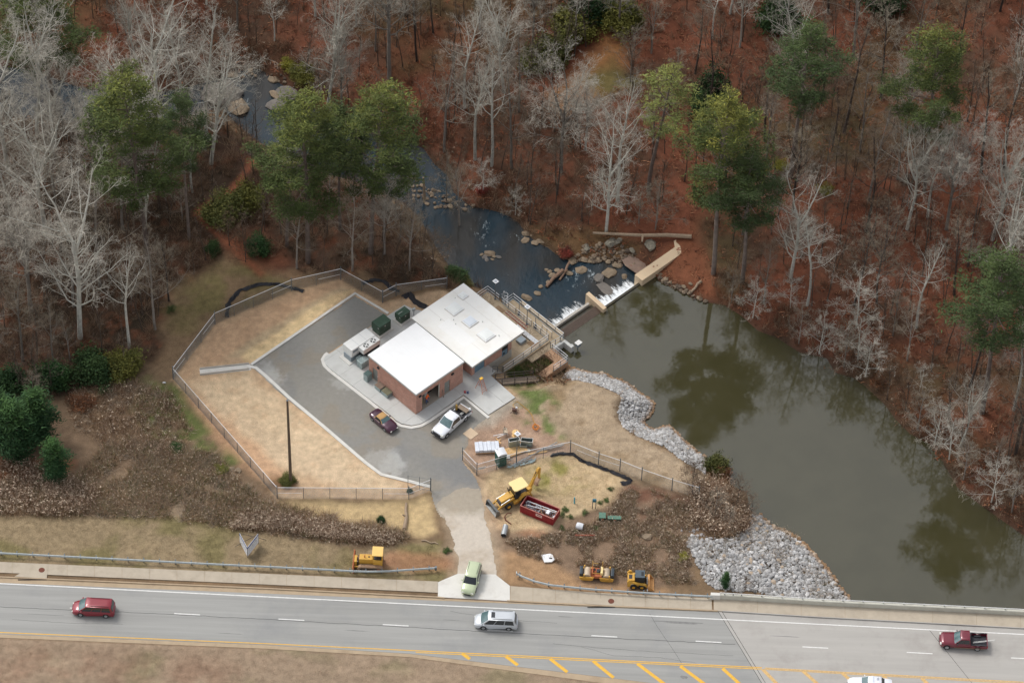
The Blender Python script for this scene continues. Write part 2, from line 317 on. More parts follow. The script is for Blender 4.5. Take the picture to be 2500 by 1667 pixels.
# field towards the pond
FIELD = rp([(1259,965),(1300,930),(1390,905),(1510,965),(1510,1025),(1550,1065),(1640,1110),(1740,1150),(1700,1210),(1560,1175),(1400,1105),(1164,1160),(1131,1127),(1140,1060),(1194,1018)])
paint(FIELD, (176,154,126), .8, 1, .5, k=1); paint(FIELD, (146,120,84), 1, .7, 1, k=3, pat=(4,.5,6))
paint(rp([(1194,1018),(1259,970),(1290,1000),(1330,1040),(1400,1100),(1164,1160),(1131,1120),(1140,1060)]), (180,148,124), 1, .9, .8, k=5)
paint(rp([(1150,1010),(1259,970),(1280,985),(1200,1040),(1150,1050)]), (176,166,150), 1.2, .8, .6, k=6)
for p in ([(1250,940),(1330,945),(1365,985),(1340,1035),(1300,1020),(1290,980)],[(1262,985),(1310,985),(1325,1030),(1290,1050),(1260,1020)],[(1318,1030),(1350,1030),(1375,1060),(1360,1080),(1335,1075)],[(1300,880),(1330,905),(1300,935),(1240,935),(1250,900)]):
    paint(rp(p), (98,118,52), 1.2, .9, .8, k=4, pat=(1.5,.36,6))
paint([tuple(W(*q)[:2]) for q in ((1.3,13.6),(1.3,20.5),(4.2,20.3),(4.3,17.1),(3.0,13.2))], (92,84,48), .6, 1, .2)
paint(rp([(1172,1165),(1220,1142),(1320,1122),(1400,1108),(1470,1140),(1540,1175),(1500,1230),(1400,1262),(1350,1300),(1260,1320),(1190,1290),(1180,1230)]), (200,174,134), .8, 1, .6, k=2)
paint(rp([(1290,1150),(1350,1120),(1420,1140),(1440,1180),(1380,1200),(1300,1190)]), (146,140,62), 2.5, .85, 1.5, k=3, pat=(1.8,.4,5))
paint(rp([(1185,1100),(1164,1160),(1175,1180),(1240,1300),(1190,1300),(1178,1240)]), (190,150,116), 1.5, .7, .6)
paint(rp([(1330,1295),(1400,1262),(1470,1245),(1500,1230),(1530,1180),(1640,1200),(1740,1215),(1820,1240),(1700,1300),(1690,1400),(1600,1440),(1400,1430),(1330,1390),(1200,1345),(1210,1300)]), (136,112,90), 1.2, .95, .8, k=5)
paint(rp([(1530,1180),(1640,1200),(1740,1215),(1700,1290),(1600,1280),(1520,1240)]), (112,62,44), 1.5, .6, 1.2, k=6, pat=(2.5,.42,5))
paint(rp([(1212,1345),(1340,1368),(1420,1420),(1620,1440),(1600,1462),(1450,1447),(1246,1431),(1209,1404)]), (170,134,96), 1, .9, .6, k=7)
paint(rp([(1262,1300),(1300,1290),(1330,1300),(1320,1318)]), (178,120,84), 1, .6, .6)
paint(rp([(1072,1225),(1090,1262),(1098,1300),(1109,1336),(1112,1398),(1216,1400),(1214,1340),(1198,1284),(1192,1235),(1180,1180),(1166,1168)]), (182,162,136), 2.2, .8, 1.0, k=8)
# far bank
paint([(1575,690),(1640,600),(1690,560),(1760,700),(1850,800),(1720,735),(1620,690)], (134,80,52), 1.5, .9, .8, k=1, gp=True)
paint([(1290,560),(1500,560),(1560,600),(1470,660),(1350,630),(1290,590)], (112,88,56), 2, .8, 1.2, k=3, gp=True)
paint([(1340,235),(1420,150),(1480,90),(1530,110),(1500,200),(1440,250),(1370,270)], (150,104,58), 2.5, .85, 1.5, k=2, gp=True)
paint([(1430,190),(1500,150),(1560,200),(1480,240)], (100,102,56), 2.5, .7, 1.5, k=4, gp=True)
paint([(560,100),(700,100),(820,190),(700,200),(590,165)], (98,66,46), 3, .7, 1.5, k=5, gp=True)
for _rp in (rp([(1387,893),(1480,913),(1597,985),(1590,1044),(1635,1040),(1723,1113),(1720,1146),(1512,1025),(1515,962),(1375,905)], -1), rp([(1832,1262),(1953,1318),(2075,1462),(1762,1448),(1676,1337),(1740,1315)], -1)): paint(_rp, (84,76,68), .8, .9, .3)  # ground below the riprap painted dark as the shade between stones
# wet mud at the waterline
edge = np.clip(1-np.abs(np.minimum(np.abs(DP), np.abs(DR)))/.9, 0, 1)*.75; COL = mixc(COL, col((70,56,44)), edge)
bed = np.clip(-np.minimum(DP, DR)*2, 0, 1); COL = mixc(COL, col((64,54,40)), bed)
COL = COL*(.80+.40*fbm(XF, YF, .9, 7))[:, None]*(1+.10*np.clip(-YF-24, 0, 1)*(fbm(XF*.08, YF, 1.1, 2)-.5)*2)[:, None]
def gcol(x, y):
    i = np.clip(np.searchsorted(GX, x)-1, 0, len(GX)-2); j = np.clip(np.searchsorted(GY, y)-1, 0, len(GY)-2); return COL.reshape(len(GX), len(GY), 3)[i, j]
def ground_mat(name, attr='Col', r=.95, sc=1.0, a=.27, bump=.25):
    m = bpy.data.materials.new(name); m.use_nodes = True; n = m.node_tree.nodes; l = m.node_tree.links; p = n['Principled BSDF']
    p.inputs['Roughness'].default_value = r; p.inputs['Specular IOR Level'].default_value = .25
    g = n.new('ShaderNodeNewGeometry'); at_ = n.new('ShaderNodeAttribute'); at_.attribute_name = attr; out = at_.outputs['Color']
    hsum = None
    for s_, am in ((1.3*sc, a*.6), (11*sc, a), (34*sc, a*1.2)):
        t = n.new('ShaderNodeTexNoise'); t.inputs['Scale'].default_value = s_; t.inputs['Detail'].default_value = 3; l.new(g.outputs['Position'], t.inputs['Vector'])
        mr = n.new('ShaderNodeMapRange'); mr.inputs[1].default_value = .28; mr.inputs[2].default_value = .72; mr.inputs[3].default_value = 1-am; mr.inputs[4].default_value = 1+am; l.new(t.outputs[0], mr.inputs[0])
        vm = n.new('ShaderNodeVectorMath'); vm.operation = 'SCALE'; l.new(out, vm.inputs[0]); l.new(mr.outputs[0], vm.inputs['Scale']); out = vm.outputs[0]; hsum = t
    l.new(out, p.inputs['Base Color'])
    if bump:
        b = n.new('ShaderNodeBump'); b.inputs['Strength'].default_value = bump; b.inputs['Distance'].default_value = .08; l.new(hsum.outputs[0], b.inputs['Height']); l.new(b.outputs[0], p.inputs['Normal'])
    return m
GM = ground_mat('ground_surface')
def gridfaces(nx, ny):
    i, j = np.meshgrid(np.arange(nx-1), np.arange(ny-1), indexing='ij'); a = (i*ny+j).ravel(); return np.stack([a, a+ny, a+ny+1, a+1], 1)
struct(link('ground', npmesh('ground', np.stack([XF, YF, ZZ.ravel()], 1), gridfaces(len(GX), len(GY)), GM, COL, smooth=True)))
# ------------------------------------------------------------------ sheets cut from a fine grid, with their own colour
def sheet(name, poly, z, step, colf, m, jit=.25):
    xs = np.arange(min(p[0] for p in poly)-1, max(p[0] for p in poly)+1, step); ys = np.arange(min(p[1] for p in poly)-1, max(p[1] for p in poly)+1, step)
    X, Y = np.meshgrid(xs, ys, indexing='ij'); x, y = X.ravel(), Y.ravel(); F = gridfaces(len(xs), len(ys))
    cx, cy = x[F].mean(1), y[F].mean(1); keep = sdf(poly, cx, cy)+(fbm(cx, cy, 1.3, 3)-.5)*2*jit < 0; F = F[keep]
    u, inv = np.unique(F, return_inverse=True); F = inv.reshape(F.shape); x, y = x[u], y[u]
    return struct(link(name, npmesh(name, np.stack([x, y, np.full(len(x), z)], 1), F, m, colf(x, y))))
AM = ground_mat('asphalt_surface', a=.10, sc=1.5, bump=.2, r=.85)
def lotcol(x, y):
    c = mixc(np.tile(col((140,139,136)), (len(x), 1)), col((150,145,134)), fbm(x, y, 6, 2)); c = mixc(c, col((128,128,128)), np.clip((fbm(x, y, 9, 5)-.5)*4, 0, .7))
    c = mixc(c, col((152,138,118)), np.clip((fbm(x, y, 3.5, 1)-.56)*4, 0, .4))
    for q, r_ in (((655,912),1.6),((668,926),1.3),((940,1128),2.2),((962,1136),1.6),((833,938),1.1)):
        p = at(*q); d = np.hypot(x-p.x, y-p.y)+(fbm(x, y, .8, 4)-.5)*2.6; c = mixc(c, col((190,189,184)), np.clip(1.2-d/r_, 0, .38))
    t = np.clip((at(1100,1180).y-y)/5+(fbm(x, y, 2, 6)-.5), 0, 1); c = mixc(c, col((176,164,146)), t)
    return c
LOT = sheet('parking_lot', LOTP, .012, .16, lotcol, AM, .12)
def drcol(x, y):
    t = np.clip((at(1120,1236).y-y)/2.5+(fbm(x, y, 1.5, 6)-.5)*1.5, 0, 1); c = mixc(np.tile(col((172,160,142)), (len(x), 1)), col((204,192,176)), t)
    return mixc(c, col((180,162,140)), np.clip((fbm(x, y, 3, 1)-.5)*3, 0, .6))
sheet('gravel_driveway', DRIVEP, .022, .09, drcol, AM, .5)
# ------------------------------------------------------------------ water
def grow(poly, d, skip):
    P = np.array(poly); n = len(P); ar = sum(P[i][0]*P[(i+1)%n][1]-P[(i+1)%n][0]*P[i][1] for i in range(n)); s = 1 if ar > 0 else -1; out = []
    for i in range(n):
        if i in skip: out.append(tuple(P[i])); continue
        e = P[(i+1)%n]-P[i-1]; e = e/(np.hypot(*e)+1e-9); out.append((P[i][0]+s*e[1]*d, P[i][1]-s*e[0]*d))
    return out
def water_mat(name, c1, c2, rip, rs, foam=0, rough=.06, stretch=1.0, spec=1.0, ior=1.5):
    m = bpy.data.materials.new(name); m.use_nodes = True; n = m.node_tree.nodes; l = m.node_tree.links; p = n['Principled BSDF']
    p.inputs['Roughness'].default_value = rough; p.inputs['IOR'].default_value = ior; p.inputs['Specular IOR Level'].default_value = spec
    g = n.new('ShaderNodeNewGeometry'); mp = n.new('ShaderNodeMapping'); mp.inputs['Rotation'].default_value = (0, 0, math.radians(35)); mp.inputs['Scale'].default_value = (1, stretch, 1); l.new(g.outputs['Position'], mp.inputs['Vector'])
    t = n.new('ShaderNodeTexNoise'); t.inputs['Scale'].default_value = .22; t.inputs['Detail'].default_value = 6; l.new(mp.outputs[0], t.inputs['Vector'])
    cr = n.new('ShaderNodeValToRGB'); cr.color_ramp.elements[0].position = .38; cr.color_ramp.elements[1].position = .62; cr.color_ramp.elements[0].color = (*c1, 1); cr.color_ramp.elements[1].color = (*c2, 1)
    l.new(t.outputs[0], cr.inputs[0]); out = cr.outputs[0]
    t2 = n.new('ShaderNodeTexNoise'); t2.inputs['Scale'].default_value = rs; t2.inputs['Detail'].default_value = 5; l.new(mp.outputs[0], t2.inputs['Vector'])
    if foam:
        t3 = n.new('ShaderNodeTexNoise'); t3.inputs['Scale'].default_value = 2.6; t3.inputs['Detail'].default_value = 9; t3.inputs['Roughness'].default_value = .75; l.new(mp.outputs[0], t3.inputs['Vector'])
        t4 = n.new('ShaderNodeTexNoise'); t4.inputs['Scale'].default_value = .16; l.new(g.outputs['Position'], t4.inputs['Vector'])
        ad = n.new('ShaderNodeMath'); ad.operation = 'MULTIPLY'; l.new(t3.outputs[0], ad.inputs[0]); l.new(t4.outputs[0], ad.inputs[1])
        mr = n.new('ShaderNodeMapRange'); mr.inputs[1].default_value = .355; mr.inputs[2].default_value = .44; mr.inputs[4].default_value = foam; l.new(ad.outputs[0], mr.inputs[0])
        mx = n.new('ShaderNodeMix'); mx.data_type = 'RGBA'; l.new(mr.outputs[0], mx.inputs[0]); l.new(out, mx.inputs[6]); mx.inputs[7].default_value = (.45, .52, .55, 1); out = mx.outputs[2]
    l.new(out, p.inputs['Base Color'])
    b = n.new('ShaderNodeBump'); b.inputs['Strength'].default_value = rip; b.inputs['Distance'].default_value = .1; l.new(t2.outputs[0], b.inputs['Height']); l.new(b.outputs[0], p.inputs['Normal'])
    return m
def flat(name, poly, z, m):
    bm = bmesh.new(); f = bm.faces.new([bm.verts.new((p[0], p[1], z)) for p in poly]); bmesh.ops.triangulate(bm, faces=[f]); bmesh.ops.recalc_face_normals(bm, faces=bm.faces)
    if sum(q.normal.z for q in bm.faces) < 0: bmesh.ops.reverse_faces(bm, faces=bm.faces)
    me = bpy.data.meshes.new(name); bm.to_mesh(me); bm.free(); me.materials.append(m); return struct(link(name, me))
nP = len(POND); skip = set(range(nP-6, nP)) | {0}
flat('pond', grow(POND, .9, skip), ZP, water_mat('pond_water', (.047,.043,.019), (.054,.049,.023), .035, 1.6, rough=.035))
nR0 = len(river_r); flat('creek', grow(RIVER, .9, {nR0-1, nR0, nR0+1, nR0+2, nR0+3}), ZR, water_mat('creek_water', (.011,.027,.040), (.032,.031,.029), .45, 1.5, foam=.8, rough=.10, stretch=.45, spec=.7, ior=1.36))
# ------------------------------------------------------------------ road, kerbs, sidewalks, bridge
asph = mat('road_asphalt', lin((152,151,147)), .85, var=.13, scale=1.0, bump=.15, detail=8, stretch=(.035,1.1,1), dirt=((.21,.215,.22), .5, .12))
brid = mat('bridge_concrete', lin((170,166,160)), .85, var=.08, scale=1.0, bump=.1, detail=9, stretch=(.05,.9,1), dirt=(lin((148,142,136)), .6, .25))
conc = mat('sidewalk_concrete', lin((178,166,148)), .9, var=.08, scale=.8, bump=.15, detail=8, dirt=(lin((150,136,118)), .55, .5))
gutt = mat('gutter_concrete', lin((172,152,126)), .9, var=.10, scale=.7, bump=.15, detail=8, dirt=(lin((140,120,98)), .6, .4))
newc = mat('new_concrete', lin((196,196,192)), .88, var=.05, scale=.9, bump=.1, detail=8, dirt=(lin((170,168,160)), .5, .35))
newc2 = mat('pale_concrete', lin((214,211,204)), .88, var=.05, scale=.9, bump=.1, detail=8, dirt=(lin((184,176,164)), .5, .6))
white = mat('white_road_paint', (.72,.71,.68), .7, var=.12, scale=3)
yel = mat('yellow_road_paint', lin((222,172,62)), .7, var=.12, scale=3)
yel2 = mat('worn_yellow_paint', lin((204,168,112)), .8, var=.2, scale=4)
galv = mat('galvanised_steel', lin((188,196,198)), .5, .35, var=.15, scale=3)
dgalv = mat('dull_galvanised_steel', lin((112,120,126)), .5, .5, var=.15, scale=3)
dark = mat('dark_gap', (.02,.02,.022), .9)
rust = mat('rusty_iron', lin((112,66,52)), .85, .2, var=.25, scale=9)
def strip(name, top, bot, z0, z1, m): 
    return struct(MB().slab(rp(top)+rp(bot[::-1]), z0, z1).build(name, m))
strip('road', [(-700,1388),(0,1422),(1756,1493)], [(-700,1512),(0,1547),(650,1573.5),(1000,1595),(1555,1662),(1882,1702)], -.3, .02, asph)
JT, JB = (1760,1494), (1905,1742)
bd = struct(MB().slab(rp([(1759.5,1493.5),(2000,1508),(2500,1535),(3300,1578),(3300,2000),(2068,2000),(1908.5,1742)]), -1.0, .02).build('bridge_deck', brid))
def seg(mb, p0, p1, wd, z0, z1, mi=0):
    a = Vector(p0).to_2d(); b = Vector(p1).to_2d(); d = (b-a).normalized(); n = Vector((-d.y, d.x))*wd/2
    mb.slab([tuple(a+n), tuple(a-n), tuple(b-n), tuple(b+n)], z0, z1, mi)
mb = MB(); seg(mb, at(1756,1489), at(1909,1742), .36, .0, .024); mb.build('joint_strip', brid, bd)
mb = MB()
for o_ in (-4.5, 4.5): seg(mb, at(1758+o_,1492), at(1910+o_,1742), .05, .0, .03)
seg(mb, at(2268,1536), at(2400,1700), .04, .0, .026); mb.build('joint_gap', dark, bd)
strip('gutter', [(-700,1378),(0,1410),(650,1438),(1085,1461),(1245,1469),(1450,1479.5),(1752,1492.5)], [(-700,1388),(0,1422),(1756,1493.5)], -.3, .026, gutt)
strip('median_gutter', [(-700,1512.5),(0,1547.5),(650,1574),(1000,1595.5),(1555,1662.5),(1882,1702.5)], [(-700,1521),(0,1556),(650,1583),(1000,1603.5),(1472,1667),(1880,1724)], -.3, .03, gutt)
def kerb(name, pts, wd, h, m, z0=-.3, zt=0.0):
    mb = MB(); n = len(pts); L = []; R = []
    for i, p in enumerate(pts):
        d = (pts[min(i+1,n-1)]-pts[max(i-1,0)]).to_2d().normalized(); nn = Vector((-d.y, d.x))*wd/2
        L.append((p.x+nn.x, p.y+nn.y)); R.append((p.x-nn.x, p.y-nn.y))
    for i in range(n-1): mb.slab([L[i], R[i], R[i+1], L[i+1]], z0, zt+h)
    return mb.build(name, m)
struct(kerb('kerb', [at(-700,1377),at(0,1409),at(650,1437),at(1066,1458),at(1085,1460.5)], .17, .15, gutt))
struct(kerb('kerb', [at(1238,1467),at(1450,1478.5),at(1752,1491.5)], .17, .15, gutt))
struct(kerb('kerb', [at(1764,1492.5),at(2000,1507),at(2500,1534),at(3300,1577)], .10, .16, brid, z0=0))
def lerp_poly(P, x): return float(np.interp(x, [p[0] for p in P], [p[1] for p in P]))
def slabs(name, top, bot, x0, x1, stp, m, parent, z=.1, skew=0):
    xs = list(np.arange(x0, x1-10, stp))+[x1]
    for a_, b_ in zip(xs[:-1], xs[1:]):
        a2 = a_+.35; b2 = b_-.35
        MB().slab(rp([(a2,lerp_poly(top,a2)),(b2,lerp_poly(top,b2)),(b2,lerp_poly(bot,b2)),(a2,lerp_poly(bot,a2))]), -.2, z+random.uniform(-.004,.004)).build(name, m, parent)
T1 = [(-700,1338),(0,1372),(650,1401),(1069,1420)]; B1 = [(-700,1364),(0,1398),(650,1427),(1069,1447)]
sw = struct(strip('sidewalk', T1, B1, -.25, .06, gutt)); slabs('slab', T1, B1, -37, 1069, 67, conc, sw)
T2 = [(1246,1431),(1450,1447),(1600,1454),(1736,1461)]; B2 = [(1245,1467.5),(1450,1478),(1752,1491)]
sw2 = struct(strip('sidewalk', T2, [(1245,1467.5),(1450,1478),(1740,1490.5)], -.25, .06, gutt)); slabs('slab', T2, B2, 1246, 1738, 55, conc, sw2)
T3 = [(1740,1461.2),(2000,1477.6),(2500,1503),(3300,1544)]; B3 = [(1752,1491.4),(2000,1506.4),(2500,1533.4),(3300,1576)]
sw3 = struct(strip('sidewalk', [(1752,1462),(2000,1477.6),(2500,1503),(3300,1544)], B3, -.9, .08, gutt)); slabs('slab', T3, B3, 1742, 2700, 107, conc, sw3, z=.12)
ap = [(1069,1421),(1118,1400),(1209,1402),(1245,1430),(1245,1467),(1069,1457.5)]
apr = struct(MB().slab(rp(ap), -.2, .05).build('driveway_apron', newc2))
for q in ([(1070,1422),(1118.5,1401),(1156,1401),(1156,1461.5),(1070,1457)], [(1157,1401.3),(1208.5,1402.5),(1244.3,1430.5),(1244.3,1466.3),(1157,1462)]):
    MB().slab(rp(q), -.1, .07).build('slab', newc2, apr)
# drain inlets and iron covers
for pl, c in (([(36,1408),(89,1377),(118,1378),(114,1413)], (102,1392.5)), ([(1426,1474),(1478,1458),(1503,1460),(1502,1480)], (1492,1468.5))):
    t = struct(MB().slab(rp(pl), -.2, .135).build('drain_inlet', conc)); p = at(*c)
    MB().tube([(p.x,p.y,.12),(p.x,p.y,.15)], .37, 20).build('manhole_cover', rust, t)
    a_, b_ = at(pl[0][0]+8, pl[-1][1]+2.6), at(pl[-1][0], pl[-1][1]+2.2); mb = MB(); seg(mb, a_, b_, .05, .03, .11); mb.build('inlet_slot', dark, t)
# painted lines
def line(name, pts, wd, m, z=.028):
    mb = MB()
    for a_, b_ in zip(pts[:-1], pts[1:]): seg(mb, a_, b_, wd, z-.02, z)
    return struct(mb.build(name, m))
line('edge_line', [at(-700,1389.3),at(2950,1570.4)], .14, white, .032)
for x in list(np.arange(-593, 2900, 254.6)):
    x += 6 if x > 1900 else 0; y = 1497+(x-427)*.0530
    line('lane_dash', [at(x,y),at(x+63,y+3.3)], .13, white)
line('yellow_line', [at(-700,1508.9),at(0,1543.2),at(650,1570.6),at(1100,1591.8),at(1860,1629)], .12, yel, .036)
line('yellow_line', [at(1015,1591.8),at(1860,1632.8)], .11, yel, .034)
line('yellow_line', [at(1868,1630),at(2500,1664.8),at(2950,1688)], .16, yel2, .034); line('yellow_line', [at(1868,1633),at(2500,1668.5),at(2950,1692)], .12, yel2, .031)
for a_, b_ in (((1122,1595),(1147,1608)),((1229,1602),(1264,1623)),((1337,1608),(1385,1640)),((1442,1613.5),(1498,1653.5)),((1550,1620),(1640,1682)),((1655,1626),(1738,1682)),((1758,1631.5),(1840,1700))):
    line('chevron_bar', [at(a_[0]+6,a_[1]-.5),at(*b_)], .42, yel, .030)
for a_, b_ in (((1862,1633),(1900,1672)),((1960,1637),(1995,1668)),((2055,1641),(2090,1672)),((2155,1648),(2200,1690)),((2250,1655),(2300,1700))): line('chevron_bar', [at(*a_),at(*b_)], .42, yel2, .028)
crk = mat('tar_crack', (.05,.05,.052), .8)
def crack(name, pts, wd, parentm=crk): 
    P = []
    for a_, b_ in zip(pts[:-1], pts[1:]):
        n = max(2, int(math.hypot(b_[0]-a_[0], b_[1]-a_[1])/14))
        for k in range(n): t = k/n; P.append(at(a_[0]+(b_[0]-a_[0])*t, a_[1]+(b_[1]-a_[1])*t+random.uniform(-.9,.9)))
    P.append(at(*pts[-1])); return line(name, P, wd, parentm, .0255)
crack('road_crack', [(0,1481),(400,1498),(900,1525),(1300,1548),(1795,1572)], .05)
crack('road_crack', [(1586,1497),(1605,1530),(1640,1580),(1665,1620)], .03); crack('road_crack', [(1350,1570),(1480,1583),(1600,1590),(1790,1600)], .025)
crack('road_crack', [(1100,1492),(1240,1512),(1360,1521)], .02); crack('road_crack', [(1420,1578),(1500,1600),(1610,1604),(1700,1618)], .02); crack('road_crack', [(30,1512),(160,1520),(300,1523)], .02); crack('road_crack', [(760,1462),(860,1470),(1010,1474)], .02)
stn = mat('tyre_stain', lin((122,121,119)), .8, var=.2, scale=2)
for (x_, y_, lx_, ly_) in ((1655,1518,3.2,.10),(1662,1521,2.4,.06),(870,1539,1.6,.05),(110,1500,2.6,.05),(1100,1513,1.2,.04),(1915,1553,2.2,.05),(1380,1505,1.0,.05),(560,1546,1.8,.04),(1670,1652,.5,.25)):
    p_ = at(x_, y_); pts_ = [(p_.x+lx_*math.cos(a_)*random.uniform(.7,1.1), p_.y-lx_*math.cos(a_)*.016+ly_*math.sin(a_)*random.uniform(.6,1.2)) for a_ in np.linspace(0, 6.283, 15)[:-1]]; struct(MB().slab(pts_, .0, .0225).build('road_stain', stn))
# bridge parapet with pipe rail
t = thing('bridge_parapet', 'long pale concrete bridge parapet with white pipe rail on top, beside the pond', 'parapet')
mb = MB(); pts = [at(x, lerp_poly([(1740,1460.8),(2000,1477),(2500,1502.3),(3300,1543)], x), .12) for x in (1756,2000,2250,2500,2950,3300)]
def walls(mb, pts, off, wd, z0, z1):
    for a_, b_ in zip(pts[:-1], pts[1:]):
        d = (b_-a_).to_2d().normalized(); n = Vector((-d.y, d.x)); mb.slab([tuple((a_.to_2d()+n*off)), tuple(a_.to_2d()+n*(off+wd)), tuple(b_.to_2d()+n*(off+wd)), tuple(b_.to_2d()+n*off)], z0, z1)
par = mat('parapet_concrete', lin((196,194,182)), .85, var=.07, scale=.8, bump=.1, dirt=(lin((160,156,140)), .6, .6))
walls(mb, pts, .02, .30, -1.2, .80); mb.build('parapet_wall', par, t)
mb = MB(); ds = [(b_-a_).to_2d().normalized() for a_, b_ in zip(pts[:-1], pts[1:])]; d0 = ds[0]; n0 = Vector((-d0.y, d0.x, 0))
rail = [Vector((p.x, p.y, 1.12))+n0*.17 for p in pts]; mb.tube(rail, .055, 8); mb.build('pipe_rail', white, t)
Ltot = (rail[-1]-rail[0]).length; k = 0; s_ = .6
while s_ < min(Ltot, 60):
    p = rail[0]+(rail[-1]-rail[0])*(s_/Ltot); MB().cbox((p.x, p.y, .95), (.09, .09, .34)).build('rail_post', dgalv, t); s_ += 1.0 if s_ < 2 else 2.42
for x in (1755.5,): 
    p = at(1746, 1462, .12); MB().cbox((p.x, p.y+.18, .42), (1.15, .42, .96), rot=Matrix.Rotation(math.radians(-1.2), 3, 'Z')).build('end_block', newc2, t, bevel=.02)
# W-beam guardrails
def guardrail(name, label, px, posts_from=None):
    t = thing(name, label, 'guardrail', group='roadside guardrails'); P = [at(x, y, .76) for x, y in px]; n = len(P)
    prof = [(0,-.31),(.06,-.28),(.06,-.21),(0,-.17),(0,-.14),(.06,-.10),(.06,-.03),(0,0),(-.02,0),(.035,-.04),(.035,-.09),(-.02,-.13),(-.02,-.18),(.035,-.22),(.035,-.27),(-.02,-.31)]
    loops = []
    for i, p in enumerate(P):
        d = (P[min(i+1,n-1)]-P[max(i-1,0)]).to_2d().normalized(); o = Vector((d.y, -d.x)); loops.append([(p.x+o.x*u, p.y+o.y*u, .76+v) for u, v in prof])
    MB().loft(loops).build('beam', galv, t)
    acc = .3; i = 0; pos = []
    for i in range(n-1):
        a_, b_ = P[i], P[i+1]; L = (b_-a_).length
        while acc < L: pos.append((a_+(b_-a_)*(acc/L), (b_-a_).to_2d().normalized())); acc += 1.905
        acc -= L
    pm = MB().box(-.06,.06,-.05,.05,-.3,.84).box(-.05,.05,-.16,-.05,.42,.80).mesh('post', dgalv)
    for p, d in pos:
        o = link('post', pm, t, (p.x-d.y*.20, p.y+d.x*.20, 0), math.atan2(d.y, d.x))
    return t, P
t, P = guardrail('guardrail', 'long galvanised guardrail left of the driveway, below the bulldozer', [(-700,1312.5),(0,1347.6),(500,1373.5),(800,1388),(860,1391.5),(900,1392.8),(950,1391.5),(1010,1387.5),(1064,1384)])
MB().cbox(tuple(P[-1]+Vector((0,0,-.2))), (.25,.3,.5)).build('end_terminal', dgalv, t)
t, P = guardrail('guardrail', 'galvanised guardrail right of the driveway curving back at its left end, below the skid steer', [(1262,1398),(1275,1405),(1305,1416.5),(1343,1425.5),(1400,1431.5),(1450,1436.5),(1600,1446.5),(1740,1453.5)])
p = P[0]; MB().cbox((p.x-.05,p.y,.62), (.1,.3,.55)).build('end_terminal', galv, t)
# ------------------------------------------------------------------ plant buildings
def brickmat():
    m = bpy.data.materials.new('red_brick'); m.use_nodes = True; n = m.node_tree.nodes; l = m.node_tree.links; p = n['Principled BSDF']; p.inputs['Roughness'].default_value = .9
    tc = n.new('ShaderNodeTexCoord'); sx = n.new('ShaderNodeSeparateXYZ'); l.new(tc.outputs['Object'], sx.inputs[0])
    ad = n.new('ShaderNodeMath'); l.new(sx.outputs[0], ad.inputs[0]); l.new(sx.outputs[1], ad.inputs[1]); cb = n.new('ShaderNodeCombineXYZ'); l.new(ad.outputs[0], cb.inputs[0]); l.new(sx.outputs[2], cb.inputs[1])
    b = n.new('ShaderNodeTexBrick'); l.new(cb.outputs[0], b.inputs['Vector']); b.inputs['Scale'].default_value = 1; b.inputs['Brick Width'].default_value = .203; b.inputs['Row Height'].default_value = .0677; b.inputs['Mortar Size'].default_value = .008
    b.inputs['Color1'].default_value = (*lin((194,146,128)), 1); b.inputs['Color2'].default_value = (*lin((174,120,102)), 1); b.inputs['Mortar'].default_value = (*lin((176,150,136)), 1); b.inputs['Bias'].default_value = -.1
    t = n.new('ShaderNodeTexNoise'); t.inputs['Scale'].default_value = 1.2; t.inputs['Detail'].default_value = 6; l.new(tc.outputs['Object'], t.inputs['Vector'])
    mr = n.new('ShaderNodeMapRange'); mr.inputs[1].default_value = .3; mr.inputs[2].default_value = .7; mr.inputs[3].default_value = .88; mr.inputs[4].default_value = 1.14; l.new(t.outputs[0], mr.inputs[0])
    vm = n.new('ShaderNodeVectorMath'); vm.operation = 'SCALE'; l.new(b.outputs[0], vm.inputs[0]); l.new(mr.outputs[0], vm.inputs['Scale']); l.new(vm.outputs[0], p.inputs['Base Color'])
    bp = n.new('ShaderNodeBump'); bp.inputs['Strength'].default_value = .4; bp.inputs['Distance'].default_value = .01; bp.invert = True; l.new(b.outputs['Fac'], bp.inputs['Height']); l.new(bp.outputs[0], p.inputs['Normal']); return m
brick = brickmat()
roofw = mat('white_roof_membrane', (.84,.84,.835), .6, var=.02, scale=.5, dirt=((.74,.73,.70), .35, .45))
roofc = mat('cream_roof_membrane', (.85,.835,.79), .65, var=.03, scale=.35, dirt=((.72,.66,.56), .5, .3))
fascia = mat('fascia_metal', lin((196,198,194)), .5, .3, var=.05); drip = mat('dark_drip_edge', lin((62,66,72)), .6)
gdoor = mat('grey_steel_door', lin((132,134,128)), .6, var=.05); bdoor = mat('blue_grey_door', lin((104,128,142)), .55, var=.05)
blk = mat('black_metal', (.022,.023,.026), .5, .3, var=.1); inter = mat('interior_block', lin((84,80,76)), .9, var=.1); ifloor = mat('interior_floor', lin((172,160,146)), .8, var=.06)
oldc = mat('weathered_concrete', lin((178,160,134)), .9, var=.1, scale=.8, bump=.2, dirt=(lin((138,118,92)), .7, .45))
grayc = mat('grey_concrete', lin((176,170,160)), .9, var=.08, scale=.8, bump=.2, dirt=(lin((140,130,114)), .6, .5))
SF = dict(loc=W(0,0,0), rz=ANG)
def bx(name, m, par, *a, **k): return MB().box(*a).build(name, m, par, **k)
b1 = thing('brick_building', 'low brick building with plain bright white roof and open roll-up door, nearer the parked truck', 'building', **SF)
Zf = .12; H1 = 3.86; wt = .3
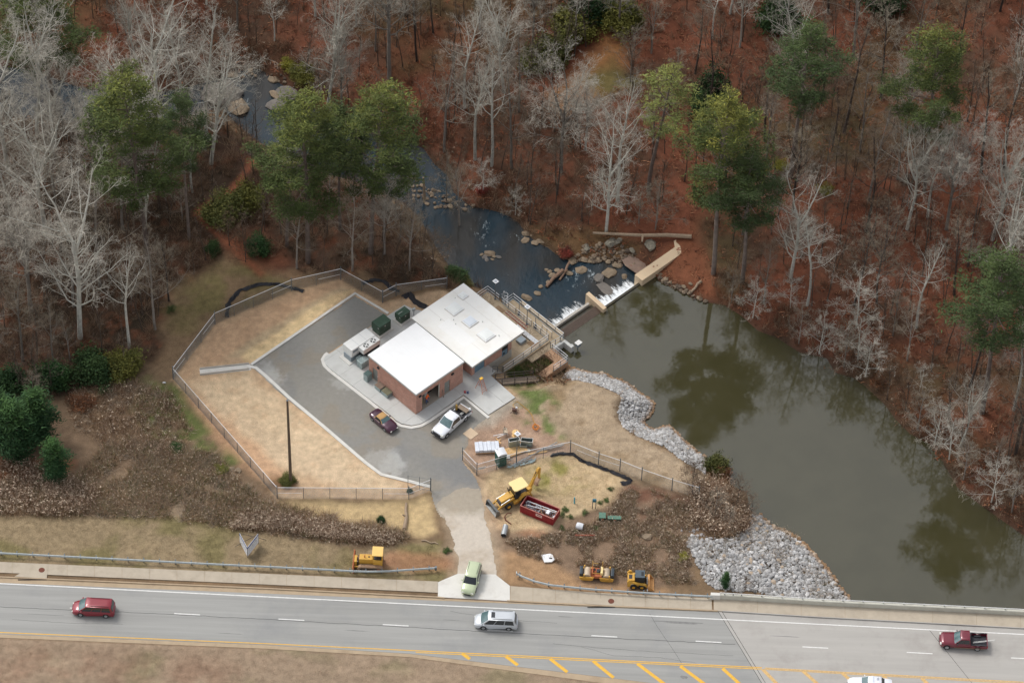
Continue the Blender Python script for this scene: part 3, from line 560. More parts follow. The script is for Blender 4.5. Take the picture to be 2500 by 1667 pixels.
# wall towards the dark car (door opening at x -8.05..-7.1)
mb = MB(); mb.box(-8.72,-8.06,0,wt,-.3,H1).box(-7.12,-.002,0,wt,-.3,H1).box(-8.06,-7.12,0,wt,2.25,H1); mb.build('wall', brick, b1)
mb = MB(); y0, y1, y2, y3 = 1.03, 3.95, 4.82, 5.78
mb.box(-wt,0,wt+.002,y0,-.3,H1).box(-wt,0,y1+.12,y2,-.3,H1).box(-wt,0,y3,7.95,-.3,H1).box(-wt,0,y0,y1+.12,2.85,H1).box(-wt,0,y2,y3,2.3,H1); mb.build('wall', brick, b1)
bx('wall', brick, b1, -8.72,-.302,7.65,7.95,-.3,H1); bx('wall', brick, b1, -8.72,-8.42,wt+.002,7.648,-.3,H1)
bx('floor', ifloor, b1, -8.41,-.01,wt+.01,7.64,-.2,Zf+.02)
d_ = bx('door', gdoor, b1, -8.05,-7.13,.10,.15,Zf,2.24); bx('handle', galv, d_, -7.28,-7.22,.06,.10,1.0,1.12)
d_ = bx('door', gdoor, b1, -.17,-.12,y2+.01,y3-.01,Zf,2.29); bx('handle', galv, d_, -.12,-.08,y3-.16,y3-.1,1.0,1.12)
fr = mat('door_frame_paint', lin((206,202,190)), .6)
mb = MB(); mb.box(-.2,-.1,y1,y1+.12,Zf,2.84).box(-.2,-.1,y0,y0+.05,Zf,2.84).box(-.2,-.1,y0+.05,y1,2.78,2.84); mb.build('door_frame', fr, b1)
mb = MB().tube([(-.45,y0+.1,2.95),(-.45,y1,2.95)], .2, 12); mb.build('rolled_door', galv, b1)
for (x0,x1,yy0,yy1) in ((-7.1,-6.75,-.18,-.002),(.002,.18,.42,.80),(.002,.18,5.9,6.3)):
    bx('wall_light', blk, b1, x0,x1,yy0,yy1,2.95,3.2, bevel=.04)
rf = MB().box(-8.82,.10,-.10,8.05,H1,H1+.13).build('roof', roofw, b1, bevel=.02)
mb = MB(); [mb.box(-8.8,.08,yy,yy+.02,H1+.128,H1+.134) for yy in (2.0,4.05,6.1)]; mb.build('roof_lap', mat('roof_lap', (.78,.78,.77), .6, var=.03), rf)
mb = MB().box(-8.84,.12,-.12,-.102,H1-.16,H1+.09).box(.102,.12,-.10,8.07,H1-.16,H1+.09).box(-8.84,-8.822,-.10,8.07,H1-.16,H1+.09).box(-8.82,.10,8.052,8.07,H1-.16,H1+.09); mb.build('fascia', fascia, rf)
mb = MB().box(-8.8,.10,-.10,-.02,H1-.21,H1-.162).box(.02,.10,-.018,8.03,H1-.21,H1-.162); mb.build('drip_edge', drip, rf)
# things inside the open door
bx('partition', inter, b1, -4.6,-4.5,wt+.02,7.6,Zf+.02,3.4)
t = thing('storage_drum', 'white drum standing just inside the open roll-up door', 'drum', W(-1.5,2.9,Zf+.02), ANG); MB().tube([(0,0,0),(0,0,.85)], .3, 14).build('body', newc2, t); MB().tube([(0,0,.85),(0,0,.88)], .31, 14).build('lid', galv, t)
t = thing('motor_pump', 'dark machine with round white cap deep inside the open roll-up door', 'machine', W(-1.9,3.65,Zf+.02), ANG); MB().box(-.5,.4,-.35,.35,0,.9).build('body', blk, t, bevel=.05); MB().tube([(0,0,.9),(0,0,1.15)], .25, 14).build('cap', newc2, t)
# second building
b2 = thing('brick_building', 'larger brick building with cream roof carrying three skylights, beside the deck', 'building', **SF); H2 = 3.28; zc = 1.0
def ramp_top(y): return float(np.interp(y, [9.49,11.75,13.8,17], [.9,.9,.9,.9]))
mb = MB().box(-8.9,-wt-.002,9.49,9.79,-.3,H2); mb.build('wall', brick, b2)
mb = MB().box(-wt,0,9.49,9.98,-.3,H2).box(-wt,0,11.74,14.72,-.3,H2).box(-wt,0,15.80,16.4,-.3,H2).box(-wt,0,9.98,11.74,2.32,H2).box(-wt,0,14.72,15.80,1.75,H2); mb.build('wall', brick, b2)
# stepped concrete base under the brick on the walkway side
mb = MB(); mb.add([(.025,y,z) for y,z in ((11.76,.0),(13.4,-1.45),(14.70,-1.45),(14.70,.08),(11.76,.09))]+[(-.02,y,z) for y,z in ((11.76,.0),(13.4,-1.45),(14.70,-1.45),(14.70,.08),(11.76,.09))], [(0,1,2,3,4),(9,8,7,6,5),(0,5,6,1),(1,6,7,2),(2,7,8,3),(3,8,9,4),(4,9,5,0)])
mb.box(-.02,.025,15.82,16.42,-1.45,.05); mb.build('concrete_base', grayc, b2)
bx('wall', grayc, b2, -wt,-.001,11.0,16.4,-3.2,-.302); 
mb = MB().box(-8.9,-.302,16.1,16.4,-3.2,H2); mb.build('wall', brick, b2); bx('wall', brick, b2, -8.9,-8.6,9.792,16.098,-.3,H2)
for a_, b_ in ((9.99,10.85),(10.87,11.73)): d_ = bx('door', bdoor, b2, -.14,-.09,a_,b_,.12,2.31); bx('handle', galv, d_, -.09,-.05,(b_-.14 if a_ < 10.5 else a_+.08),(b_-.08 if a_ < 10.5 else a_+.14),1.0,1.14)
d_ = bx('door', bdoor, b2, -.1,-.05,14.76,15.76,-1.4,.66); bx('sign', blk, d_, -.05,-.03,15.0,15.25,-.1,.25); bx('transom', blk, b2, -.12,-.06,14.74,15.78,.7,1.74)
rf = MB().box(-10.15,1.08,8.52,17.5,H2,H2+.14).build('roof', roofc, b2, bevel=.02)
mb = MB().box(-10.17,1.10,8.50,8.518,H2-.14,H2+.1).box(1.082,1.10,8.52,17.52,H2-.14,H2+.1).box(-10.17,-10.152,8.52,17.52,H2-.14,H2+.1).box(-10.15,1.08,17.502,17.52,H2-.14,H2+.1); mb.build('fascia', fascia, rf)
MB().box(-10.1,1.08,8.55,17.45,H2-.19,H2-.001).build('soffit', drip, rf)
seam = mat('roof_seam', (.58,.54,.48), .7)
mb = MB()
for yy in (11.2, 15.5): mb.box(-10.1,1.05,yy,yy+.03,H2+.138,H2+.146)
mb.build('seam', seam, rf); mb = MB().box(-6.9,-1.9,10.0,11.9,H2+.138,H2+.150); mb.build('membrane_patch', mat('roof_patch', (.86,.85,.82), .6, var=.02), rf)
skl = mat('skylight_dome', lin((232,234,230)), .3, var=.03); skb = mat('skylight_dome_blue', lin((216,222,228)), .3, var=.03)
def skylight(x, y, sx, sy, m, lab=None):
    s_ = bx('skylight', roofw, rf, x-sx/2-.12,x+sx/2+.12,y-sy/2-.12,y+sy/2+.12,H2+.14,H2+.30, label=lab)
    MB().box(x-sx/2-.2,x+sx/2+.2,y-sy/2-.2,y+sy/2+.2,H2+.135,H2+.155).build('flashing', seam, s_)
    L = [[(x+u*sx/2*q,y+v*sy/2*q,H2+.30+h) for u,v in ((-1,-1),(1,-1),(1,1),(-1,1))] for q,h in ((1,0),(.96,.07),(.6,.15),(.2,.18))]; MB().loft(L).build('dome', m, s_, smooth=True)
skylight(-7.6,13.55,1.45,1.5,skl); skylight(-4.67,13.5,1.25,1.3,skb); skylight(-1.63,13.45,1.45,1.5,skl); skylight(-8.52,15.9,.75,.75,skl)
mb = MB()
for x, y in ((-7.4,11.0),(-6.3,12.2),(-8.9,14.9),(-3.6,14.7),(-.5,14.6),(-5.6,11.9)): mb.tube([(x,y,H2+.14),(x,y,H2+.3)], .06, 8)
mb.build('vent_pipe', fascia, rf)
# ------------------------------------------------------------------ concrete around the buildings
def clip(poly, x0, x1, y0, y1):
    def cut(P, f, ip):
        out = []
        for i in range(len(P)):
            a_, b_ = P[i], P[(i+1) % len(P)]; fa, fb = f(a_), f(b_)
            if fa >= 0: out.append(a_)
            if (fa >= 0) != (fb >= 0): t = fa/(fa-fb); out.append((a_[0]+(b_[0]-a_[0])*t, a_[1]+(b_[1]-a_[1])*t))
        return out
    P = list(poly)
    for f in (lambda p: p[0]-x0, lambda p: x1-p[0], lambda p: p[1]-y0, lambda p: y1-p[1]):
        if len(P) < 3: return []
        P = cut(P, f, None)
    return P
isl = [(987.5,744),(944,772),(806,862),(795,868),(790,877),(795,889),(806,900),(900,972),(953,1013),(966,1025),(980,1033),(1004,1038),(1026,1034),(1045,1024),(1132,963),(1192,1012),(1258,970),(1198,916),(1212,905),(1186,886),(1100,830),(1040,760),(1010,755)]
islL = [LC(at(*p, SLABZ)) for p in isl]
sl = struct(MB().slab([tuple(W(*q)[:2]) for q in islL], -.3, .085).build('plant_apron', grayc))
xs = [-16.5,-14.3,-11.2,-8.85,-5.8,-2.9,.03,3.0,9]; ys = [-6,-3.5,-.1,3.2,6.4,9.4,12.3]
for i in range(len(xs)-1):
    for j in range(len(ys)-1):
        P = clip(islL, xs[i]+.012, xs[i+1]-.012, ys[j]+.012, ys[j+1]-.012)
        if len(P) > 2 and abs(sum(P[k][0]*P[(k+1)%len(P)][1]-P[(k+1)%len(P)][0]*P[k][1] for k in range(len(P))))/2 > .3:
            cx = sum(p[0] for p in P)/len(P); cy = sum(p[1] for p in P)/len(P)
            if -8.7 < cx < -.2 and .2 < cy < 7.8: continue
            MB().slab([tuple(W(*q)[:2]) for q in P], 0, SLABZ+random.uniform(-.003,.003)).build('slab', newc, sl)
kk = [(800,861),(794,866),(787,877),(792,892),(804,904),(899,977),(950,1018),(963,1030),(979,1038.5),(1004,1043),(1028,1038.5),(1049,1027),(1132,969),(1193,1019)]
struct(kerb('kerb', [at(*p, .1) for p in kk], .42, .10, newc2, z0=-.3))
struct(kerb('kerb', [at(*p, .1) for p in [(948,765),(867,716),(740,803),(613,890)]], .34, .16, newc2, z0=-.3))
struct(kerb('kerb', [at(*p, .1) for p in [(604,893),(625,897),(650,918),(706,970),(798,1047),(892,1128),(931,1157),(996,1173),(1050,1187)]], .42, .10, newc2, z0=-.3))
fl = struct(kerb('drain_flume', [at(*p, .05) for p in [(488,908),(540,903),(612,895)]], 1.05, .04, newc2, z0=-.3))
for o_ in (-1, 1):
    mb = MB(); seg(mb, at(488,908+7*o_), at(608,895+6.5*o_), .14, -.1, .22); mb.build('side_wall', grayc, fl)
kc = at(768,868)
# ------------------------------------------------------------------ plant equipment
hv = mat('hvac_cream_metal', lin((226,226,222)), .5, var=.03); hvg = mat('hvac_grey_metal', lin((146,156,162)), .5, .3, var=.06); duct = mat('zinc_duct_metal', lin((156,170,170)), .35, .7, var=.12, scale=2.5)
grn = mat('transformer_green', lin((52,78,60)), .5, var=.12, scale=1.5, dirt=(lin((150,160,150)), .25, .7)); brtop = mat('brown_dusty_metal', lin((128,110,96)), .6, .3, var=.1)
SZ = SLABZ
t = thing('air_handler', 'large white rooftop-style air handling unit with two condenser fans, left of the brick building', 'air conditioner', W(-12.6,1.85,SZ), ANG)
bx('pad', newc2, t, -.95,1.0,-2.6,2.2,0,.1); bx('base', hvg, t, -.6,.75,-2.1,1.9,.1,.9); c_ = bx('cabinet', hv, t, -.85,.82,-2.0,1.95,.9,2.2, bevel=.03)
for yy in (-.7,.62): bx('panel_seam', hvg, c_, -.85,.83,yy-.01,yy+.01,.92,2.206)
bx('louvre', hvg, c_, .82,.84,-1.8,-1.0,1.6,2.0); bx('condenser', hv, t, .822,1.75,-.85,1.97,1.35,2.12, bevel=.02); bx('coil', blk, t, .85,1.7,-.8,1.9,.4,1.348)
for yy in (0.0,1.2):
    f_ = MB().tube([(1.27,yy,2.1),(1.27,yy,2.128)], .37, 22).build('condenser_fan', blk, t)
    mb = MB()
    for a_ in range(4):
        R_ = Matrix.Translation((1.27,yy,2.138)) @ Matrix.Rotation(a_*math.pi/2+.5, 4, 'Z') @ Matrix.Rotation(.15, 4, 'X'); mb.box(.06,.34,-.07,.08,-.006,.006,0,R_)
    mb.tube([(1.27,yy,2.12),(1.27,yy,2.16)], .08, 10); mb.build('fan_blades', hv, f_)
t = thing('zinc_duct_box', 'pair of joined galvanised duct boxes between white air handler and brick wall', 'duct', W(-10.45,.6,SZ), ANG)
bx('box', duct, t, -.5,.42,-.65,.02,0,1.1, bevel=.015); bx('box', duct, t, -.5,.42,.04,.7,0,1.1, bevel=.015); MB().box(-1.0,-.5,-.4,.4,.2,1.0).build('connector', duct, t)
def dbox(x, y, sx, sy, h, lab, top=None, open_=False, grp='metal boxes along the brick wall'):
    t = thing('metal_box', lab, 'metal box', W(x,y,SZ), ANG, grp); bx('body', duct, t, -sx/2,sx/2,-sy/2,sy/2,0,h, bevel=.012)
    bx('lid', top or duct, t, -sx/2-.015,sx/2+.015,-sy/2-.015,sy/2+.015,h,h+.03); return t
dbox(-8.3,-.58,.72,.85,1.2, 'tall galvanised metal box beside the grey door of the brick wall', mat('dark_duct_top', lin((84,104,102)), .4, .5))
dbox(-6.15,-.5,1.05,.85,.62, 'left one of two low metal boxes with brown top against the brick wall', brtop); dbox(-4.85,-.5,1.15,.85,.62, 'right one of two low metal boxes with dark top against the brick wall', mat('mossy_top', lin((110,108,84)), .6))
t = thing('open_duct', 'open pale metal box behind the white roof edge, next to green transformer', 'duct', W(-10.3,6.6,SZ), ANG); mb = MB(); 
for a_ in ((-.5,-.48,-.4,.4),(.48,.5,-.4,.4),(-.48,.48,-.4,-.38),(-.48,.48,.38,.4)): mb.box(a_[0],a_[1],a_[2],a_[3],0,.7)
mb.build('body', duct, t); bx('bottom', duct, t, -.48,.48,-.38,.38,.02,.06)
def transformer(x, y, sx, sy, h, lab):
    t = thing('transformer', lab, 'transformer', W(x,y,SZ), ANG, 'green pad-mounted transformers'); bx('pad', newc2, t, -sx/2-.3,sx/2+.3,-sy/2-.3,sy/2+.3,0,.1); bx('cabinet', grn, t, -sx/2,sx/2,-sy/2,sy/2,.1,h-.04, bevel=.02)
    bx('lid', grn, t, -sx/2-.04,sx/2+.06,-sy/2-.04,sy/2+.04,h-.04,h+.03, bevel=.02); bx('warning_label', white, t, sx/2+.002,sx/2+.012,-.1,.08,h-.45,h-.3); bx('warning_label', white, t, sx/2-.32,sx/2-.18,-sy/2-.012,-sy/2-.002,h-.45,h-.3); bx('cooling_fins', grn, t, -sx/2-.25,-sx/2,-sy/2+.1,sy/2-.1,.3,h-.3); return t
t = transformer(-13.4,6.36,1.38,1.92,1.7, 'bigger dark green transformer cabinet with round plate on lid, beside the asphalt'); MB().tube([(-.1,-.2,1.73),(-.1,-.2,1.75)], .28, 18).build('round_plate', grn, t)
t = transformer(-12.95,9.6,1.05,1.55,1.4, 'smaller dark green transformer cabinet near the cream roof corner'); bx('lid_ridge', grn, t, .15,.25,-.6,.6,1.43,1.48); bx('painted_reflection', white, t, -.1,-.06,-.7,0,1.432,1.436)  # white strip on the lid is a painted reflection
t = thing('meter_post', 'small grey meter box on a post behind the transformers', 'meter', W(-12.5,11.1,0), ANG); MB().tube([(0,0,0),(0,0,1.1)], .04, 6).build('post', dgalv, t); bx('meter_box', galv, t, -.12,.12,-.18,.18,1.0,1.4)
# ------------------------------------------------------------------ walkway, decks, intake
DK = -1.4
wk = struct(MB().box(0.03,1.42,13.7,17.45,-3.2,DK).build('walkway', oldc, loc=W(0,0,0), rz=ANG))
MB().add([(0.04,y,z) for y,z in ((11.7,-2.9),(13.69,-2.9),(13.69,DK),(13.4,DK),(11.95,.06),(11.7,.06))]+[(1.42,y,z) for y,z in ((11.7,-2.9),(13.69,-2.9),(13.69,DK),(13.4,DK),(11.95,.06),(11.7,.06))], [(0,1,2,3,4,5),(11,10,9,8,7,6)]+[(i,i+6,(i+1)%6+6,(i+1)%6) for i in range(6)]).build('ramp', oldc, wk)
for k in range(7): z_ = .08-k*.205; MB().box(.06,1.40,11.85+k*.245,11.85+(k+1)*.245,z_-.3,z_).build('step', grayc, wk)
dk = struct(MB().box(-10.25,1.42,17.46,21.95,-4.6,DK).box(-10.25,.02,16.42,17.46,-4.6,DK-.01).build('upper_deck', oldc, loc=W(0,0,0), rz=ANG))
tanp = mat('tan_hatch', lin((150,124,96)), .85, var=.06)
for q in ((-7.5,-6.2,20.0,21.3),(-.35,.85,19.4,20.6)): MB().box(*q, DK-.02, DK+.012).build('hatch', tanp, dk)
for q in ((-10.2,-6.4),(-6.38,-2.6),(-2.58,.9)):
    for r_ in ((17.5,19.7),(19.72,21.9)): MB().box(q[0],q[1],r_[0],r_[1],DK-.05,DK+.006).build('slab', oldc, dk)
ld = struct(MB().box(-7.4,2.3,21.96,23.75,-4.6,-1.8).build('lower_deck', oldc, loc=W(0,0,0), rz=ANG))
MB().box(-6.3,1.4,23.9,24.35,-4.6,-1.75).build('outer_beam', oldc, ld); MB().box(-6.3,1.4,23.752,23.898,-4.6,-2.6).build('slot', dark, ld)
MB().box(1.42,2.35,17.8,21.95,-3.4,-1.62).build('landing', oldc, ld)
# intake channel walls
iw = struct(MB().box(2.36,3.5,23.2,23.62,-4.4,-1.6).box(2.32,2.62,21.5,23.198,-4.4,-1.62).box(3.502,3.95,23.2,23.75,-4.4,-1.6).build('intake_wall', newc, loc=W(0,0,0), rz=ANG))
path = struct(MB().slab([(2.36,20.0),(2.36,21.5),(5.34,21.32),(5.34,17.3),(4.25,16.9),(4.2,20.0)], -4.2, -1.62).build('intake_path', mat('path_clay_concrete', lin((186,150,120)), .9, var=.08, scale=1, dirt=(lin((160,120,92)), .6, .6)), loc=W(0,0,0), rz=ANG))
t = thing('gauge_box', 'white topped instrument box on a post standing in the pond by the intake', 'instrument box', W(4.05,24.3,0), ANG); MB().tube([(0,0,-3.4),(0,0,-1.5)], .06, 8).build('post', dgalv, t); bx('box', hvg, t, -.2,.3,-.3,.3,-1.9,-1.35); bx('lid', white, t, -.28,.38,-.38,.42,-1.35,-1.28)
# pipe railings
wr = mat('white_pipe', (.80,.81,.82), .5, .0, var=.05)
def railing(lab, pts, h=1.07, gap=1.55, mt=wr, name='pipe_railing', r=.036, mid=(.55,), grp='pipe railings round the intake deck', curb=True, pm=None):
    P = [Vector(p) for p in pts]; o = W(P[0].x, P[0].y, P[0].z); t = thing(name, lab, 'railing', o, ANG, grp); Q = [p-P[0] for p in P]
    for hh in (h,)+tuple(mid): MB().tube([q+Vector((0,0,hh)) for q in Q], r, 6).build('rail', mt, t)
    if curb:
        mb = MB()
        for a_, b_ in zip(Q[:-1], Q[1:]): mb.tube([a_+Vector((0,0,.06)), b_+Vector((0,0,.06))], .05, 4)
        mb.build('toe_board', galv, t)
    me = MB().tube([(0,0,0),(0,0,h)], r*1.1, 6).mesh('post', pm or dgalv)
    for a_, b_ in zip(Q[:-1], Q[1:]):
        L = (b_-a_).length; n = max(1, round(L/gap))
        for k in range(n): link('post', me, t, a_+(b_-a_)*(k/n))
    link('post', me, t, Q[-1]); return t
railing('white railing round the far upper corner of the deck behind the cream roof', [(-10.2,18.2,DK),(-10.2,21.88,DK),(-8.05,21.9,DK)])
railing('short white railing with middle gap along the deck between the two lamp posts', [(-7.55,21.9,DK),(-5.0,21.88,DK)], gap=1.25)
railing('white railing along the deck edge beside the second lamp post', [(-4.75,21.9,DK),(-2.1,21.9,DK)], gap=1.3)
railing('white railing from dark bollard to deck corner, then down the walkway above the grass', [(-1.7,21.9,DK),(1.1,21.85,DK),(1.24,17.3,DK),(1.24,13.85,DK)], gap=1.6)
railing('outermost long white railing over the creek, ending at the dam', [(-7.3,22.3,-1.8),(-7.3,23.7,-1.8),(2.05,23.7,-1.8),(2.1,23.0,-1.8)], gap=1.6)
railing('short grey railing of three posts on the lower deck near the dam end', [(-.9,22.7,-1.8),(.9,22.7,-1.8)], gap=.9, curb=False, mid=())
railing('grey railing across the landing beside the intake wall', [(2.15,21.25,-1.62),(2.2,22.95,-1.8)], gap=.85, mt=galv)
railing('L shaped white railing round the intake path corner above the pond', [(2.5,21.25,-1.62),(5.28,21.25,-1.62),(5.28,18.75,-1.62)], gap=1.45)
railing('grey handrail of the steps beside the double blue doors', [(1.3,11.9,.1),(1.3,13.6,-1.2)], gap=.9, mt=dgalv, curb=False)
# timber walkway down to the intake path
tim = mat('dark_weathered_timber', lin((92,84,78)), .9, var=.2, scale=6); deckp = mat('deck_plank_timber', lin((138,122,106)), .9, var=.2, scale=5)
t = thing('timber_ramp', 'dark timber stairway with plank treads and posts, on the grass below the apron', 'wooden stairs', W(0,0,0), ANG)
def rampz(y): return float(np.interp(y, [11.3,16.4], [.12,-1.55]))
for k in range(22):
    y = 11.5+k*.225; xo = np.interp(y, [11.4,16.3], [2.45,4.2]); z_ = rampz(y)
    MB().box(xo+.05, xo+1.2, y, y+.17, z_-.05, z_).build('plank', deckp, t)
for (xa, xb) in ((2.35,4.15),(3.58,5.42)):
    for k in range(4 if xa > 3 else 5):
        f_ = k/(3 if xa > 3 else 4); y = 11.38+f_*4.9; x = xa+(xb-xa)*f_; z_ = rampz(y); MB().box(x-.05,x+.05,y-.05,y+.05,z_-.6,z_+.95).build('post', tim, t)
    for hh in (.95,.5):
        MB().tube([(xa,11.38,rampz(11.38)+hh),(xb,16.28,rampz(16.28)+hh)], .05, 4).build('handrail', tim, t)
    MB().tube([(xa,11.38,rampz(11.38)-.1),(xb,16.28,rampz(16.28)-.1)], .09, 4).build('stringer', tim, t)
for (x0,y0,z0,x1,y1,z1) in ((4.35,13.0,0.35,5.2,13.35,-.45),(4.95,15.05,-.2,6.55,15.25,-.9),(5.45,16.28,-.65,6.6,16.4,-1.0)): MB().tube([(x0,y0,z0),(x1,y1,z1)], .035, 5).build('brace', deckp, t)
# lamp posts with flat square heads, dark bollards, safety pole, ladders
def lamp(lab, loc, h, grp='slender lamp posts with flat square heads'):
    t = thing('lamp_post', lab, 'lamp post', loc, ANG, grp); MB().tube([(0,0,0),(0,0,h)], [.06,.045], 8).build('pole', dgalv, t); MB().tube([(0,0,0),(0,0,.12)], .14, 8).build('base', dgalv, t)
    hd = MB().box(-.32,.32,-.3,.3,h,h+.07).build('lamp_head', wr, t, bevel=.02); MB().box(-.18,.18,-.17,.17,h+.072,h+.082).build('solar_panel', mat('lamp_panel', lin((168,172,180)), .3), hd); return t
lamp('lamp post with square head at the far deck railing, left one over the creek', W(-8.6,21.72,DK), 3.3); lamp('right lamp post with square head at the deck railing before the outer beam', W(-2.65,21.68,DK), 3.3)
lamp('tall thin lamp post standing among pipes and pallets in the yard', at(1260.7,1131.8), 5.6)
for x, y, lab in ((-4.8,22.35,'left one of two dark tapered valve posts on the lower deck'),(-1.75,22.35,'right one of two dark tapered valve posts on the lower deck')):
    t = thing('valve_stand', lab, 'valve stand', W(x,y,-1.8), ANG, 'valve stands on the lower deck'); MB().tube([(0,0,0),(0,0,.5),(0,0,.7)], [.2,.14,.06], 8).build('base', dgalv, t); MB().tube([(0,0,.7),(0,0,2.0)], .04, 6).build('stem', dgalv, t)
t = thing('antenna_pole', 'thin grey pole with small white balls beside the far lamp post', 'pole', W(-7.4,22.1,DK), ANG); MB().tube([(0,0,0),(0,0,2.0)], .05, 6).build('pole', dgalv, t); MB().ball((0,0,2.05), .09).build('ball', wr, t); MB().ball((0,0,1.55), .07).build('ball', wr, t); MB().tube([(0,0,0),(0,0,.5)], .12, 6).build('base', galv, t)
t = thing('hatch_ladder', 'caged white ladder going down to the creek between two railings', 'ladder', W(-7.7,22.3,DK), ANG)
for k in range(3): MB().tube([(math.cos(a_)*.35, .35+math.sin(a_)*.35, .9-k*.6) for a_ in np.linspace(-.3, 3.4, 9)], .025, 5).build('hoop', wr, t)
for x in (-.25,.25): MB().tube([(x,0,1.1),(x,.05,-2.4)], .025, 5).build('rail', wr, t)
redf = mat('red_fibreglass', lin((172,58,52)), .5, var=.08); alu = mat('aluminium', lin((200,200,196)), .35, .6)
t = thing('red_ladder', 'long red ladder with pale rungs lying on the deck beside the cream roof', 'ladder', W(-6.05,21.1,DK+.05), ANG); 
for o_ in (0,.45): MB().tube([(.0,o_-.05,.0),(3.9,o_-.12,.0)], .05, 4).build('side_rail', redf, t)
rm = MB().tube([(0,-.05,.05),(0,.42,.05)], .03, 5).mesh('rung', alu)
for k in range(12): link('rung', rm, t, (.2+k*.32, -.04, 0))
t = thing('step_ladder', 'orange A-frame step ladder with yellow top standing on the pale apron', 'ladder', W(2.5,8.75,SZ), ANG)
org = mat('orange_fibreglass', lin((206,120,84)), .5)
for sx, sy in ((-.7,-.32),(-.7,.32),(.7,-.38),(.7,.38)): MB().tube([(sx,sy,0),(sx*.08,sy*.5,2.1)], .035, 4).build('leg', org, t)
for k in range(6): f_ = .14*(k+1); MB().tube([(.7*(1-f_*.92),-.38*(1-f_*.5),2.1*f_),(.7*(1-f_*.92),.38*(1-f_*.5),2.1*f_)], .03, 4).build('step', org, t)
MB().box(-.16,.16,-.22,.22,2.08,2.2).build('top_cap', mat('yellow_plastic', lin((228,178,56)), .5), t)
for x, y, c_, lab in ((1.5,6.95,(176,44,52),'small red bucket at the kerb corner of the apron'),(1.8,7.15,(70,88,130),'small blue bucket at the kerb corner of the apron')):
    t = thing('bucket', lab, 'bucket', W(x,y,SZ), ANG); MB().tube([(0,0,0),(0,0,.28)], [.12,.15], 10).build('body', mat('plastic_%d'%c_[0], lin(c_), .5), t); MB().tube([(-.14,0,.28),(0,0,.36),(.14,0,.28)], .012, 4).build('handle', wr, t)
t = thing('timber_offcut', 'pale plank leaning on the brick pier between the two doors', 'plank', W(.25,4.45,SZ), ANG); MB().tube([(0,0,0),(-.2,0,1.25)], .06, 4).build('plank', deckp, t)
# stacked white pipes / gutter under roof corner
t = thing('white_boards', 'bundle of long white boards lying on the deck under the cream roof corner', 'boards', W(-3.4,20.15,DK+.02), ANG)
for k in range(5): MB().box(.0,3.9,.13*k,.13*k+.10,0,.05+.02*(k%2)).build('board', wr, t)
bx_ = thing('grey_tank', 'grey flat cabinet on the deck under the cream roof corner', 'cabinet', W(-.95,19.0,DK), ANG); MB().box(-.5,.4,-.45,.6,0,.45).build('body', hvg, bx_, bevel=.03); MB().tube([(-.5,.7,.5),(.9,.75,.5)], .07, 8).build('pipe', blk, bx_)
# ------------------------------------------------------------------ dam
wetc = mat('wet_dark_concrete', lin((70,66,56)), .25, var=.2, scale=1.5, dirt=(lin((96,84,48)), .6, .8)); wetw = mat('dark_wet_timber', lin((84,68,56)), .4, var=.2, scale=3); beige = mat('beige_dam_concrete', lin((214,190,158)), .88, var=.06, scale=.8, dirt=(lin((180,150,120)), .4, .8))
dam = thing('dam', 'low dam across the creek with wet timber slope and concrete crest', 'dam', W(0,0,0), ANG)
MB().box(-.75,-.42,24.36,30.8,-5,-2.32).build('crest_wall', grayc, dam); MB().box(-.418,.35,24.0,31.1,-5,-2.75).build('sill', wetc, dam)
for k in range(9):
    x0 = .36+k*.155; z_ = -2.38-k*.035; MB().box(x0, x0+.14, 24.1, 31.0+k*.03, z_-.4, z_).build('plank', wetw, dam)
MB().box(1.10,1.42,31.75,38.5,-5,-2.46).build('crest_wall', wetc, dam); MB().box(1.421,1.75,31.75,38.5,-5,-2.68).build('crest_ledge', wetc, dam)
pr = [(-1.5,-5),(1.75,-5),(1.75,-2.3),(1.75,-1.95),(.1,-1.75),(-1.5,-1.55)]
MB().prism(pr, 31.12, 31.7).build('pier', beige, dam)
ab = thing('dam_abutment', 'long beige concrete block at the right end of the dam, littered with leaves', 'abutment', W(0,0,0), ANG)
a0 = LC(at(1569,679,-1.6)); MB().box(.35,1.75,38.2,47.6,-5,-1.55).build('block', beige, ab, bevel=.03); MB().slab([(-.55,46.3),(.35,45.6),(.35,47.6),(-.3,47.8)], -5, -1.56).build('wing', beige, ab)
lf = mat('dead_leaves', lin((150,92,72)), .95, var=.3, scale=14)
mb = MB()
for k in range(140):
    y = 41+6.4*random.random()**.6; x = .5+1.2*random.random(); s_ = random.uniform(.06,.14)
    if vn(np.array([x]), np.array([y]), .9, 3)[0] < .5: continue
    mb.add([(x-s_,y-s_,-1.535),(x+s_,y-s_*.5,-1.53),(x+s_*.6,y+s_,-1.525),(x-s_*.7,y+s_*.8,-1.53)], [(0,1,2,3)])
stuff(mb.build('fallen_leaves', lf, ab))
